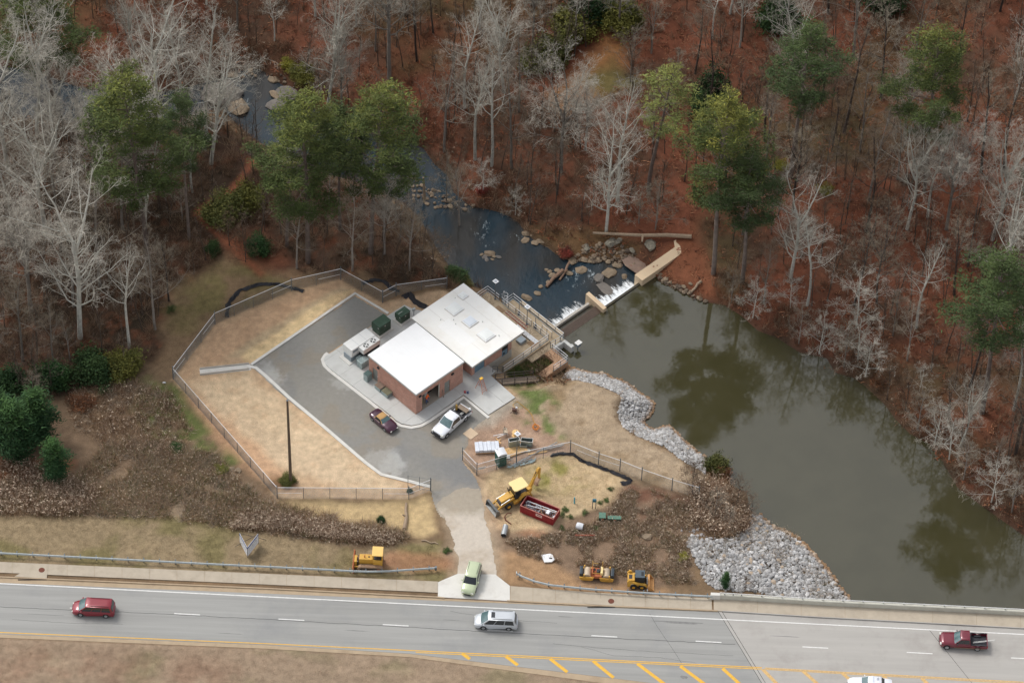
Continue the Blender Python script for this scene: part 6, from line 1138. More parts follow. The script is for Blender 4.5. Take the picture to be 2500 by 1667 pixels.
# ------------------------------------------------------------------ worker in the doorway
def skinmesh(name, verts, edges, radii, m, par, root=0, lv=1):
    me = bpy.data.meshes.new(name); me.from_pydata(verts, edges, []); me.materials.append(m); o = link(name, me, par); md = o.modifiers.new('skin', 'SKIN'); md.use_smooth_shade = True
    for i, r in enumerate(radii): me.skin_vertices[0].data[i].radius = (r, r) if not isinstance(r, tuple) else r
    me.skin_vertices[0].data[root].use_root = True; s = o.modifiers.new('sub', 'SUBSURF'); s.levels = lv; s.render_levels = lv
    dg = bpy.context.evaluated_depsgraph_get(); m2 = bpy.data.meshes.new_from_object(o.evaluated_get(dg)); o.modifiers.clear(); o.data = m2; return o
skin = mat('skin', lin((178,122,96)), .6, var=.05); hiv = mat('orange_hi_vis', lin((242,104,28)), .7, var=.08, scale=6); hivy = mat('lime_hi_vis', lin((214,206,50)), .7); jean = mat('blue_jeans', lin((62,96,138)), .85, var=.15, scale=12)
t = thing('person', 'worker in orange hooded sweatshirt and blue jeans standing in the open roll-up door', 'person', W(-.42,2.25,Zf+.02), ANG+.3)
V = [(0,0,.95),(0,0,1.12),(0,0,1.36),(0,.01,1.47),(0,.02,1.53),(.02,.02,1.66),(0,.10,.90),(.03,.12,.50),(0,.13,.09),(.13,.15,.04),(0,-.10,.90),(-.03,-.13,.50),(-.06,-.16,.09),(.07,-.18,.04),(0,.19,1.40),(.02,.27,1.12),(.16,.24,.92),(0,-.19,1.40),(.06,-.30,1.16),(.26,-.30,1.08),(.02,.02,1.74)]
E_ = [(0,1),(1,2),(2,3),(3,4),(4,5),(0,6),(6,7),(7,8),(8,9),(0,10),(10,11),(11,12),(12,13),(2,14),(14,15),(15,16),(2,17),(17,18),(18,19),(5,20)]
R_ = [(.13,.10),(.13,.10),(.15,.11),.07,.055,.09,.085,.06,.045,.04,.085,.06,.045,.04,.06,.045,.032,.06,.045,.032,.07]
skinmesh('body', V, E_, R_, skin, t, 0, 1)
def sub(idx): return [V[i] for i in idx]
skinmesh('sweatshirt', sub([0,1,2,3,14,15,16,17,18,19]), [(0,1),(1,2),(2,3),(2,4),(4,5),(5,6),(2,7),(7,8),(8,9)], [(.155,.125),(.155,.125),(.175,.135),.085,.08,.062,.048,.08,.062,.048], hiv, t, 2, 1)
skinmesh('jeans', sub([0,6,7,8,10,11,12]), [(0,1),(1,2),(2,3),(0,4),(4,5),(5,6)], [(.145,.115),.10,.078,.06,.10,.078,.06], jean, t, 0, 1)
for a_, b_ in ((8,9),(12,13)): skinmesh('boot', [V[a_], V[b_]], [(0,1)], [.062,.055], blkp, t, 0, 1)
skinmesh('hood', [(0,.02,1.50),(.0,.02,1.62),(.0,.02,1.74)], [(0,1),(1,2)], [.10,.105,.085], hiv, t, 0, 1)
for sy, hx, hy, hz_p in ((1,.16,.24,.92),(-1,.26,-.30,1.08)):
    for k in range(4): skinmesh('finger', [(hx+.01,hy+(k-1.5)*.017,hz_p-.02),(hx+.05,hy+(k-1.5)*.02,hz_p-.05),(hx+.06,hy+(k-1.5)*.02,hz_p-.085-.004*(1.5-abs(k-1.5)))], [(0,1),(1,2)], [.010,.009,.008], skin, t, 0, 0)
    skinmesh('thumb', [(hx,hy+sy*-.02,hz_p-.01),(hx+.035,hy-sy*.045,hz_p-.03)], [(0,1)], [.011,.009], skin, t, 0, 0)
fc = MB(); fc.ball((.105,.0,1.665),.014,6,4).ball((.105,.045,1.665),.014,6,4); fc.build('eyes', blkp, t); MB().ball((.118,.022,1.64),.018,6,4).build('nose', skin, t); MB().cbox((.108,.022,1.60),(.012,.05,.012)).build('mouth', mat('lips', lin((150,80,72)), .6), t)
t = thing('lime_vest', 'lime yellow and orange vest hanging on the door jamb beside the worker', 'vest', W(-.30,1.12,Zf+1.55), ANG); MB().box(-.25,.2,-.03,.03,-.45,.15).build('vest', hivy, t, bevel=.02); MB().box(-.24,-.1,.031,.05,-.4,.05).build('orange_band', hiv, t)
# ------------------------------------------------------------------ rocks
def rockmesh(seed, sub=1, rough=.28, flat_=.7):
    r = random.Random(seed); bm = bmesh.new(); bmesh.ops.create_icosphere(bm, subdivisions=sub, radius=1)
    ax = [Vector((r.gauss(0,1), r.gauss(0,1), r.gauss(0,1))).normalized() for _ in range(6)]; cut = [r.uniform(.55,.9) for _ in ax]
    for v in bm.verts:
        for a_, c_ in zip(ax, cut):
            d_ = v.co.dot(a_)
            if d_ > c_: v.co -= a_*(d_-c_)
        v.co *= 1+r.uniform(-rough, rough)*.35; v.co.z *= flat_
    V = np.array([v.co[:] for v in bm.verts]); bmesh.ops.triangulate(bm, faces=bm.faces); F = np.array([[v.index for v in f.verts] for f in bm.faces]); bm.free(); return V, F
RK1 = [rockmesh(s) for s in range(8)]; RK2 = [rockmesh(50+s, 2, .42, .62) for s in range(5)]
rip = mat('riprap_stone', None or (1,1,1), .9, var=.2, scale=2.5, attr='Col'); rips = None; rips2 = mat('riprap_tan_stone', lin((176,158,138)), .9, var=.25, scale=1.5)
crk_ = mat('creek_boulder', lin((134,118,98)), .85, var=.25, scale=.9, dirt=(lin((120,96,70)), .6, 1.4)); crg_ = mat('grey_boulder', lin((116,110,104)), .9, var=.3, scale=.8, dirt=(lin((96,92,84)), .6, 1.2))
def barkmat(name, c1, c2, v=.25):
    m = bpy.data.materials.new(name); m.use_nodes = True; n = m.node_tree.nodes; l = m.node_tree.links; p = n['Principled BSDF']; p.inputs['Roughness'].default_value = .95; p.inputs['Specular IOR Level'].default_value = .2
    oi = n.new('ShaderNodeObjectInfo'); cr = n.new('ShaderNodeValToRGB'); cr.color_ramp.elements[0].color = (*lin(c1), 1); cr.color_ramp.elements[1].color = (*lin(c2), 1); l.new(oi.outputs['Random'], cr.inputs[0])
    tc = n.new('ShaderNodeTexCoord'); t = n.new('ShaderNodeTexNoise'); t.inputs['Scale'].default_value = 1.3; t.inputs['Detail'].default_value = 5; l.new(tc.outputs['Object'], t.inputs['Vector'])
    mr = n.new('ShaderNodeMapRange'); mr.inputs[1].default_value = .3; mr.inputs[2].default_value = .7; mr.inputs[3].default_value = 1-v; mr.inputs[4].default_value = 1+v; l.new(t.outputs[0], mr.inputs[0]); vm = n.new('ShaderNodeVectorMath'); vm.operation = 'SCALE'; l.new(cr.outputs[0], vm.inputs[0]); l.new(mr.outputs[0], vm.inputs['Scale']); l.new(vm.outputs[0], p.inputs['Base Color']); return m
rips = barkmat('riprap_granite', (146,143,140), (206,204,202), .2)
def pts_in(poly, n, seed):
    r = np.random.default_rng(seed); P = np.array(poly); lo, hi = P.min(0), P.max(0); out = np.zeros((0, 2))
    while len(out) < n:
        q = r.uniform(lo, hi, (n*3, 2)); q = q[sdf(poly, q[:,0], q[:,1]) < 0]; out = np.concatenate([out, q])
    return out[:n]
def zpoly(px): return [tuple(G(*p)[:2]) for p in px]
RU = [tuple(at(*p, ZP-.2)[:2]) for p in [(1387,893),(1400,899),(1438,909),(1480,913),(1496,924),(1526,932),(1543,943),(1557,956),(1580,970),(1597,985),(1597,1004),(1586,1022),(1574,1033),(1584,1044),(1599,1050),(1620,1041),(1635,1039),(1652,1056),(1668,1073),(1687,1090),(1702,1104),(1723,1113)]]+rp([(1723,1144),(1702,1134),(1675,1131),(1647,1113),(1626,1096),(1599,1085),(1572,1073),(1541,1058),(1522,1043),(1512,1025),(1510,1004),(1515,979),(1515,962),(1480,951),(1438,935),(1400,926),(1375,905)], -.3)
RLo = [tuple(at(*p, ZP-.2)[:2]) for p in [(1832,1262),(1858,1259),(1884,1281),(1925,1298),(1953,1318),(1975,1339),(2008,1374),(2036,1409),(2058,1439),(2075,1462)]]+rp([(2075,1470),(1900,1458),(1762,1448),(1725,1432),(1712,1405),(1695,1370),(1676,1337),(1690,1312),(1740,1320),(1800,1298)], -.6)
def rocks(nm, poly, n, smin, smax, seed, cs, big, gname):
    P = pts_in(poly, n, seed); s = smin+(smax-smin)*np.random.default_rng(seed).random(n)**2.4; z = hzv(P[:,0], P[:,1]); z = np.maximum(z, ZP-.25)+s*.12+np.random.default_rng(seed+1).random(n)*.12
    P3 = np.stack([P[:,0], P[:,1], z], 1); o = np.argsort(-s); r = np.random.default_rng(seed+2)
    S3 = s[:,None]*r.uniform(.7,1.25,(n,3)); S3[:,2] = s*r.uniform(.6,1.0,n); t = r.random((n,1)); tint = np.array(cs[0])[None]*(1-t)+np.array(cs[1])[None]*t; tint = tint*r.uniform(.72,1.15,(n,1))
    d = sdf(POND, P[:,0], P[:,1]); wet = np.clip(1-(d-.0)/.7, 0, 1)[:,None]; tint = tint*(1-wet)+np.array(col((150,116,80)))[None]*wet
    par = thing(nm, gname, 'rock bank', (0,0,0)); del par['category']; struct(par)
    k = o[:big]; mesh_ = []
    for v_, (V, F) in enumerate(RK1): mesh_.append([npmesh('stone', V, F, mm) for mm in (rips, rips2)])
    for i in k:
        q = link('stone', mesh_[r.integers(8)][0 if (r.random() < .86 and wet[i] < .5) else 1], par, P3[i]); q.scale = S3[i]; q.rotation_euler = (r.uniform(-.4,.4), r.uniform(-.4,.4), r.uniform(0,6.3))
    k = o[big:]; V, F, Cc = scatter([(a_, b_, None) for a_, b_ in RK1], P3[k], S3[k], r.uniform(0,6.3,len(k)), tilt=r.uniform(-.4,.4,(len(k),2)), tint=tint[k]); stuff(link('stone_fill', npmesh('stone_fill', V, F, rip, Cc), par))
rocks('upper_riprap', RU, 6000, .10, .30, 21, (col((204,203,202)), col((160,154,148))), 120, 'strip of broken white riprap along the pond edge of the field')
rocks('lower_riprap', RLo, 6000, .12, .36, 31, (col((198,197,196)), col((138,134,130))), 300, 'wide bank of grey-white riprap below the bridge end')
def boulder(px, sx, sy, sz, lab, m=crk_, z=None, grp=None, k=0, rz=0, name='boulder'):
    p = G(*px) if z is None else at(px[0], px[1], z); me = npmesh(name, *RK2[k % 5], m, smooth=False); o = link(name, me, None, (p.x, p.y, p.z+sz*.15), rz); o.scale = (sx, sy, sz); return tag(o, lab, 'boulder', grp)
boulder((582,263), 2.0,1.5,.9, 'big smooth pale tan boulder standing in the upper creek', z=ZR, rz=2.3, k=0); boulder((540,228), 3.0,2.6,1.6, 'largest grey rounded boulder on the upper creek bank under white trees', crg_, z=ZR+.2, rz=.4, k=1)
boulder((700,232), 1.9,1.5,1.1, 'dark grey boulder right of the upper creek pool, above the pines', crg_, z=ZR, rz=2.2, k=2); boulder((674,235), 1.3,.75,.6, 'long pale boulder at the right edge of the upper creek pool', z=ZR, rz=2.4, k=3)
boulder((677,258), 1.6,1.3,.8, 'grey-tan boulder half under the left pine crown at the upper pool', crg_, z=ZR, rz=.5, k=4); boulder((668,195), .9,.75,.6, 'pale double boulder at the upper right rim of the upper pool', z=ZR, k=1); boulder((612,174), .45,.6,.5, 'small pale boulder at the top rim of the upper pool', z=ZR, k=2)
boulder((567,186), .9,.7,.6, 'tan boulder between the large grey one and the top rim', z=ZR, k=3); boulder((572,272), .4,.3,.3, 'tiny pale rock at the left edge of the upper pool', z=ZR, k=3)
boulder((1285,727), .85,.5,.4, 'brown rounded rock in the water right behind the outer deck railing', z=ZR, rz=-.5, k=0); boulder((1418,660), .75,.9,.45, 'leaf shaped pale rock standing alone in the creek below the dam', z=ZR, rz=1.7, k=1, name='boulder')
boulder((1463,681), .8,.9,.7, 'dark mottled round boulder among rapids below the dam', crg_, z=ZR, k=2); boulder((1488,668), 1.1,1.0,.5, 'pale angular boulder right of the mottled boulder below the dam', z=ZR, rz=.6, k=3); boulder((1507,650), .7,.5,.4, 'small yellowish boulder above the angular one near the far bank', z=ZR, k=4); boulder((1524,676), .4,.5,.4, 'small tan egg shaped rock between abutment and angular boulder', z=ZR, k=0)
boulder((1565,650), 3.2,1.5,.7, 'broad flat pink-tan rock shelf left of the dam abutment', mat('pink_rock', lin((140,118,104)), .9, var=.2), z=ZR+.3, rz=-.5, k=1); boulder((1478,705), 1.6,.9,.25, 'dark flat submerged rock just below the falls', crg_, z=ZR-.02, rz=-.8, k=4)
for i, (x, y, s_) in enumerate(((1334,659),(1347,672),(1361,661),(1389,668),(1342,664),(1338,690),(1312,716),(1320,700),(1398,638),(1424,635),(1446,636),(1462,630),(1436,628))[j]+(q,) for j, q in enumerate((.3,.55,.5,.6,.4,.4,.55,.4,.8,.75,.7,.7,.5))):
    boulder((x,y), s_, s_*.8, s_*.6, 'tan rock among the loose rocks along the creek near the driftwood', z=ZR, grp='loose tan rocks in the creek near the driftwood', k=i, rz=i)
for i, (x, y, s_) in enumerate(((1283,571,.6),(1282,587,.7),(1306,594,.6),(1320,590,.7),(1299,575,.4))): boulder((x,y), s_, s_*.8, s_*.6, 'tan rock at the far waterline above the gravel bar', z=ZR, grp='rocks at the far waterline', k=i, rz=i)
for i, (x, y, s_) in enumerate(((1195,620,.8),(1183,627,.5),(1205,626,.4),(1217,628,.45),(1176,622,.35),(1188,634,.4),(1202,633,.3))): boulder((x,y), s_, s_*.7, s_*.5, 'brown rock of the small gravel bar in mid creek', crg_ if i % 2 else crk_, z=ZR, grp='rocks of the mid creek gravel bar', k=i, rz=i)
for i, (x, y, s_, lab) in enumerate(((1492,594,1.5,'largest pale lichen covered outcrop on the far bank under the fallen trunk'),(1510,588,1.0,'pale outcrop right of the largest one under the fallen trunk'),(1588,600,1.7,'grey streaked outcrop between fallen trunk and abutment'),(1432,605,1.1,'left bluish outcrop on the rocky far bank'),(1543,612,.9,'low mossy outcrop in the middle of the far bank'),(1670,700,.6,'round grey rock on the red soil right of the dam'),(1686,693,.5,'pale rock on the red soil beside the grey dead log'),(1612,670,.5,'pale rock right at the dam abutment end'))):
    boulder((x,y), s_*.7, s_*.48, s_*.45, lab, mat('lichen_rock', lin((132,126,112)), .9, var=.4, scale=2.5, dirt=(lin((92,78,60)), .7, 1.8)) if i < 5 else crk_, k=i, rz=.8+i*.3)
boulder((1580,1311), .75,.55,.5, 'big sandstone boulder lying alone in the brown brush', crk_, k=2); boulder((1636,1246), .45,.4,.35, 'tan rock in the reddish brush below the fence end', crk_, k=3); boulder((1501,1303), .3,.35,.25, 'small yellowish rock at the brush edge right of the orange pipe', crk_, k=1)
for i, (x, y, s_) in enumerate(((563,1145,.55),(572,1150,.4),(582,1148,.5))): boulder((x,y), s_, s_*.7, s_*.5, 'pale rock of the small heap outside the left fence', crk_, grp='rock heap outside the left fence', k=i, rz=i)
# small bank stones, one mass
def stones(name, px, z, n, smin, smax, seed, cs, lab, jit=None):
    poly = [tuple((at(*p, z) if z is not None else G(*p))[:2]) for p in px]; P = pts_in(poly, n, seed); r = np.random.default_rng(seed); s = smin+(smax-smin)*r.random(n)**2; zz = np.maximum(hzv(P[:,0], P[:,1]), ZR if sdf(RIVER, P[:1,0], P[:1,1])[0] < 6 else ZP)+s*.2
    t = r.random((n,1)); tint = np.array(cs[0])*(1-t)+np.array(cs[1])*t; V, F, Cc = scatter([(a_, b_, None) for a_, b_ in RK1], np.stack([P[:,0],P[:,1],zz],1), s[:,None]*r.uniform(.7,1.2,(n,3)), r.uniform(0,6,n), tint=tint)
    tag(stuff(link(name, npmesh(name, V, F, rip, Cc))), lab, 'stones')
c_a, c_b = col((150,130,106)), col((92,78,66))
stones('bank_stones', [(1395,640),(1420,600),(1500,590),(1560,620),(1548,650),(1480,645)], None, 170, .12, .5, 3, (c_a, c_b), 'jumble of tan stones on the far bank below the fallen trunk')
stones('bank_stones', [(1590,672),(1640,690),(1700,722),(1730,742),(1700,728),(1620,695)], None, 60, .12, .4, 4, (c_a, c_b), 'line of small stones at the pond edge right of the dam')
stones('bank_stones', [(1003,440),(1060,470),(1140,495),(1170,505),(1130,520),(1060,520),(1010,500)], None, 110, .12, .4, 5, (c_a, c_b), 'brown stones across the narrow rapids under the leaning bare tree')
stones('bank_stones', [(505,190),(560,160),(700,175),(780,250),(740,255),(660,190),(560,200),(520,280)], None, 70, .12, .4, 6, (c_a, c_b), 'small stones round the upper creek pool')
stones('bank_stones', [(1660,1290),(1760,1240),(1830,1290),(1700,1330),(1680,1330)], None, 130, .1, .3, 7, (col((190,186,184)), c_b), 'scattered pale stones in the brush above the lower riprap')
# ------------------------------------------------------------------ trees
def tube_into(V, F, pts, rs, n=3):
    o = len(V)
    for i, p in enumerate(pts):
        d = (pts[min(i+1,len(pts)-1)]-pts[max(i-1,0)]).normalized(); a_ = d.cross(Vector((0,0,1)) if abs(d.z) < .9 else Vector((1,0,0))).normalized(); b_ = d.cross(a_)
        for k in range(n): t = 2*math.pi*k/n; V.append(tuple(p+(a_*math.cos(t)+b_*math.sin(t))*rs[i]))
    for i in range(len(pts)-1):
        for k in range(n): j = (k+1) % n; F.append((o+i*n+k, o+i*n+j, o+(i+1)*n+j, o+(i+1)*n+k))
def bare_tree(seed, h, spread, first, nlimb, fork=0, droop=0., dens=.8, twig=.010, rt=.26, up_=.75):
    r = random.Random(seed); TV, TF, CV, CF = [], [], [], []
    def rd(): return Vector((r.gauss(0,1), r.gauss(0,1), r.gauss(0,.6)))
    def grow(p, d, L, rad, n, wob, upb):
        pts = [p.copy()]; d = d.normalized()
        for i in range(n): d = (d+rd()*wob+Vector((0,0,upb))).normalized(); p = p+d*(L/n); pts.append(p.copy())
        return pts
    def branch(p, d, L, rad, lev):
        n = 5 if lev == 1 else (3 if lev == 2 else 2)
        pts = grow(p, d, L, rad, n, .16 if lev < 3 else .2, (.10 if lev == 1 else .06)*(1-2*droop))
        end = .3 if lev < 3 else .5; rs = [rad*(1-(1-end)*i/n) for i in range(n+1)]
        if lev == 1: tube_into(TV, TF, pts, rs, 4)
        else: tube_into(CV, CF, pts, [max(x, twig*.75) for x in rs], 3)
        if lev >= 4: return
        m = {1: int((7+L*.6)*dens), 2: int((4+L*1.0)*dens), 3: int(3.2*dens+.8)}[lev]
        for k in range(m):
            f = .15+.85*(k+r.random())/m; i = min(n-1, int(f*n)); q = pts[i].lerp(pts[i+1], f*n-i); dd = (pts[i+1]-pts[i]).normalized(); s = dd.cross(rd()).normalized(); nd = dd*.75+s*(.75 if lev < 3 else .9)
            branch(q, nd, L*(.42-.16*f)*r.uniform(.8,1.25)+(.25 if lev == 3 else 0), max(twig, rs[i]*.5), lev+1)
    n = 9; tr = grow(Vector((0,0,-.4)), Vector((r.uniform(-.05,.05),r.uniform(-.05,.05),1)), h*(.62 if fork else .95), rt, n, .045, .12)
    rs = [rt*(1.15 if i == 0 else (1-.75*i/n*(1 if not fork else .45))) for i in range(n+1)]; tube_into(TV, TF, tr, rs, 7)
    stems = [(tr, rs, first, nlimb)]
    for k in range(fork):
        a_ = 2*math.pi*(k+r.random()*.5)/fork; s = grow(tr[-1-(k % 3)], Vector((math.cos(a_)*.5,math.sin(a_)*.5,1)), h*.42, rt*.6, 6, .09, .10); rr_ = [rs[-1-(k%3)]*.85*(1-.75*i/6) for i in range(7)]; tube_into(TV, TF, s, rr_, 6); stems.append((s, rr_, .1, max(5, nlimb//2)))
    for (pts, rr_, f0, nl) in stems:
        m = len(pts)-1
        for k in range(nl):
            f = f0+(1-f0)*(k+r.random()*.6)/nl; f = min(f, .99); i = min(m-1, int(f*m)); q = pts[i].lerp(pts[i+1], f*m-i); a_ = k*2.4+r.random(); lean = up_*(.55+f*.9)
            L = spread*(1.15-.75*((f-f0)/(1-f0)))*r.uniform(.7,1.15); branch(q, Vector((math.cos(a_), math.sin(a_), lean-droop)), L, max(.03, rr_[i]*.42), 1)
    return (TV, TF), (CV, CF)
def barkmat(name, c1, c2, v=.25):
    m = bpy.data.materials.new(name); m.use_nodes = True; n = m.node_tree.nodes; l = m.node_tree.links; p = n['Principled BSDF']; p.inputs['Roughness'].default_value = .95; p.inputs['Specular IOR Level'].default_value = .2
    oi = n.new('ShaderNodeObjectInfo'); cr = n.new('ShaderNodeValToRGB'); cr.color_ramp.elements[0].color = (*lin(c1), 1); cr.color_ramp.elements[1].color = (*lin(c2), 1); l.new(oi.outputs['Random'], cr.inputs[0])
    tc = n.new('ShaderNodeTexCoord'); t = n.new('ShaderNodeTexNoise'); t.inputs['Scale'].default_value = 1.3; t.inputs['Detail'].default_value = 5; l.new(tc.outputs['Object'], t.inputs['Vector'])
    mr = n.new('ShaderNodeMapRange'); mr.inputs[1].default_value = .3; mr.inputs[2].default_value = .7; mr.inputs[3].default_value = 1-v; mr.inputs[4].default_value = 1+v; l.new(t.outputs[0], mr.inputs[0]); vm = n.new('ShaderNodeVectorMath'); vm.operation = 'SCALE'; l.new(cr.outputs[0], vm.inputs[0]); l.new(mr.outputs[0], vm.inputs['Scale']); l.new(vm.outputs[0], p.inputs['Base Color']); return m
b_w = barkmat('pale_bark', (176,174,164), (206,204,194)); t_w = barkmat('pale_twigs', (148,142,130), (190,184,172)); b_g = barkmat('grey_bark', (112,106,98), (146,138,130)); t_g = barkmat('grey_brown_twigs', (116,106,92), (150,140,124)); b_d = barkmat('dark_bark', (66,58,54), (92,82,76)); t_d = barkmat('brown_twigs', (98,80,64), (130,112,94))
TREES = []
def mk(seed, bm_, tm_, *a_, **k):
    (TV, TF), (CV, CF) = bare_tree(seed, *a_, **k); TREES.append((npmesh('trunk', TV, TF, bm_, smooth=True), npmesh('crown', CV, CF, tm_), a_[0])); return len(TREES)-1
WHITE = [mk(1, b_w, t_w, 27, 8.5, .32, 17, fork=2, twig=.012, rt=.34), mk(2, b_w, t_w, 24, 6, .4, 17, twig=.011, rt=.25), mk(3, b_w, t_w, 22, 7.5, .45, 16, fork=3, twig=.011, rt=.28)]
GREY = [mk(4, b_g, t_g, 20, 6.5, .35, 18, twig=.010, dens=.88, rt=.22), mk(5, b_g, t_g, 18, 4.5, .3, 17, twig=.011, up_=1.1, rt=.18), mk(6, b_g, t_w, 19, 7, .5, 15, fork=3, twig=.010, dens=.9, rt=.24), mk(7, b_g, t_g, 16, 5.5, .3, 16, twig=.011, rt=.16)]
DARK = [mk(8, b_d, t_g, 21, 6, .45, 15, twig=.011, rt=.22), mk(9, b_d, t_d, 17, 5.5, .4, 15, twig=.011, rt=.18), mk(10, b_d, t_g, 23, 6.5, .5, 16, fork=2, twig=.011, rt=.24)]
SMALL = [mk(11, b_g, t_g, 8, 3.4, .12, 15, twig=.010, dens=.8, rt=.09, up_=.9), mk(12, b_d, t_d, 7, 3.6, .08, 15, twig=.010, dens=.8, rt=.08, up_=.7), mk(13, b_w, t_w, 9, 4.6, .2, 15, twig=.012, dens=.88, rt=.11, droop=.25, up_=.6)]
PLACED = []
def place_tree(px, py, kind, h, name='bare_tree', rz=None, world=None, lean=None):
    p = G(px, py) if world is None else Vector((world[0], world[1], hz(*world))); tm, cm, h0 = TREES[kind]; s = h/h0; e = link(name, None, None, p, random.uniform(0, 6.28) if rz is None else rz); e.scale = (s*random.uniform(.92,1.08),)*2+(s,)
    if lean: e.rotation_euler = (lean[0], lean[1], e.rotation_euler.z)
    link('trunk', tm, e); link('crown', cm, e); PLACED.append((e, px, py, kind, h, p)); return e
def U(x, y): return (x*1.063, y*1.063)
hand = [(196,824,WHITE[0],29),(316,850,WHITE[1],21),(30,600,WHITE[1],22),(110,560,WHITE[2],25),(75,760,GREY[2],22),(55,880,GREY[0],17),(150,620,GREY[3],18),(245,700,GREY[0],22),(363,630,WHITE[1],23),(130,885,GREY[3],12),(172,880,GREY[1],9),
 (20,420,WHITE[0],26),(90,330,WHITE[2],22),(330,420,WHITE[2],24),(395,330,WHITE[0],25),(445,300,WHITE[1],24),(508,345,WHITE[1],24),(515,400,WHITE[2],20),(470,470,WHITE[1],16),(240,480,GREY[2],20),(300,560,GREY[0],18),
 (670,100,WHITE[1],10),(800,265,WHITE[2],21),(835,275,GREY[2],14),(950,190,GREY[2],26),(1018,150,DARK[0],17),(1058,80,DARK[0],14),(1135,265,WHITE[1],20),(1160,390,WHITE[1],21),(1200,405,WHITE[1],23),(1230,225,WHITE[2],18),(1085,370,GREY[0],18),(1250,410,GREY[1],19),(1370,420,GREY[2],19),(1360,475,DARK[0],12),(1300,110,GREY[2],14),(1405,100,WHITE[1],13),
 (1480,570,WHITE[0],20),(1508,490,WHITE[1],25),(1540,200,SMALL[0],10),(1510,80,GREY[2],13),(1600,560,SMALL[0],9),(1590,130,GREY[3],12),
 (1740,95,WHITE[1],14),(1806,115,WHITE[1],14),(1868,345,DARK[1],18),(1870,390,GREY[0],14),(1920,80,WHITE[2],14),(2060,325,DARK[0],20),(2032,355,DARK[1],13),(2150,240,DARK[0],18),(2100,370,GREY[3],15),(2120,490,GREY[1],18),(2015,440,SMALL[0],9),(2215,560,WHITE[2],17),(2265,530,WHITE[1],18),(2310,560,GREY[2],19),(2395,420,DARK[0],20),(2450,420,DARK[1],20),
 (1970,745,WHITE[1],18),(2085,745,DARK[0],17),(2140,740,DARK[2],16),(2095,880,SMALL[2],9),(2215,880,GREY[3],11),(2238,800,WHITE[1],17),(2090,800,SMALL[2],10),(2425,730,WHITE[2],20),(2330,720,DARK[0],15),(2280,1085,SMALL[2],8),(2345,1088,WHITE[2],11),(2210,1000,SMALL[1],7),(2480,1105,DARK[2],19),(2475,1000,WHITE[1],19),(1930,750,SMALL[2],6),(1865,740,GREY[0],10),(2180,820,SMALL[0],8),
 (1258,525,SMALL[2],5),(1120,560,GREY[0],13),(938,620,GREY[2],15),(1000,660,GREY[0],12),(860,660,GREY[3],15),(725,655,GREY[0],13),(1560,545,SMALL[0],7),(1420,540,SMALL[1],7),(1090,500,SMALL[0],9),(1180,470,SMALL[2],6),
 (1745,1262,SMALL[0],5.5),(1690,1205,SMALL[1],6),(1800,1225,SMALL[1],5),(1780,1290,SMALL[0],4),(1835,1250,SMALL[1],3.5),(1820,1440,SMALL[1],2.6),(85,1000,SMALL[0],7),(1770,1350,SMALL[0],2.5),(2000,862,SMALL[2],7),(2060,895,SMALL[0],8),(2112,918,SMALL[2],7),(2165,975,SMALL[1],7),(2240,1050,SMALL[0],8),(2318,1120,SMALL[2],8),(2352,1170,SMALL[0],7),(2420,1225,SMALL[2],8),(1785,738,SMALL[0],6),(1838,775,SMALL[2],7),(1950,838,SMALL[0],7),(2470,1250,GREY[3],10),(600,640,SMALL[1],6),(560,600,SMALL[1],6)]
random.seed(99)
for (x, y, k, h) in hand: place_tree(x, y, k, h)
# fill the woods
PATHP = [tuple(at(*p)[:2]) for p in ((600,380),(640,385),(520,520),(600,600),(690,660),(560,700),(470,520))]
CLEAR = [tuple(G(*p)[:2]) for p in ((1340,235),(1420,150),(1480,90),(1530,110),(1500,200),(1440,250),(1370,270))]
OPEN = rp([(400,1300),(-400,1300),(-400,1000),(-20,985),(150,960),(330,890),(400,850),(430,740),(520,655),(640,640),(760,655),(1100,700),(1300,900),(1300,1300)])
VIS = rp([(-160,-260),(2660,-260),(2700,1350),(2300,1450),(-160,1100)])
def okspot(x, y, md):
    if any((x-p[5].x)**2+(y-p[5].y)**2 < md*md for p in PLACED): return False
    return True
cand = pts_in(VIS, 5200, 77); cx_, cy2 = cand[:,0], cand[:,1]; m_ = (sdf(POND, cx_, cy2) > 1.5) & (sdf(RIVER, cx_, cy2) > 1.5) & (sdf(OPEN, cx_, cy2) > 1) & (sdf(SITEP, cx_, cy2) > 3) & (sdf(ROADP, cx_, cy2) > 6) & (sdf(PATHP, cx_, cy2) > .3) & (sdf(CLEAR, cx_, cy2) > 0) & (sdf(FIELD, cx_, cy2) > 4)
ABZ = [tuple(G(*p)[:2]) for p in ((1400,590),(1570,560),(1700,560),(1740,720),(1600,720),(1400,660))]; m_ &= sdf(ABZ, cx_, cy2) > 0
cand = cand[m_]; nf = 0; frnd = sdf(FAR, cand[:,0], cand[:,1]) < 0; drr = sdf(RIVER, cand[:,0], cand[:,1]); dpp = sdf(POND, cand[:,0], cand[:,1]); rr = random.Random(12)
def unproj(p):
    q = np.array(p)-CP; return 1250+FPX*(q@vr)/(q@vd), 833.5-FPX*(q@vu)/(q@vd)
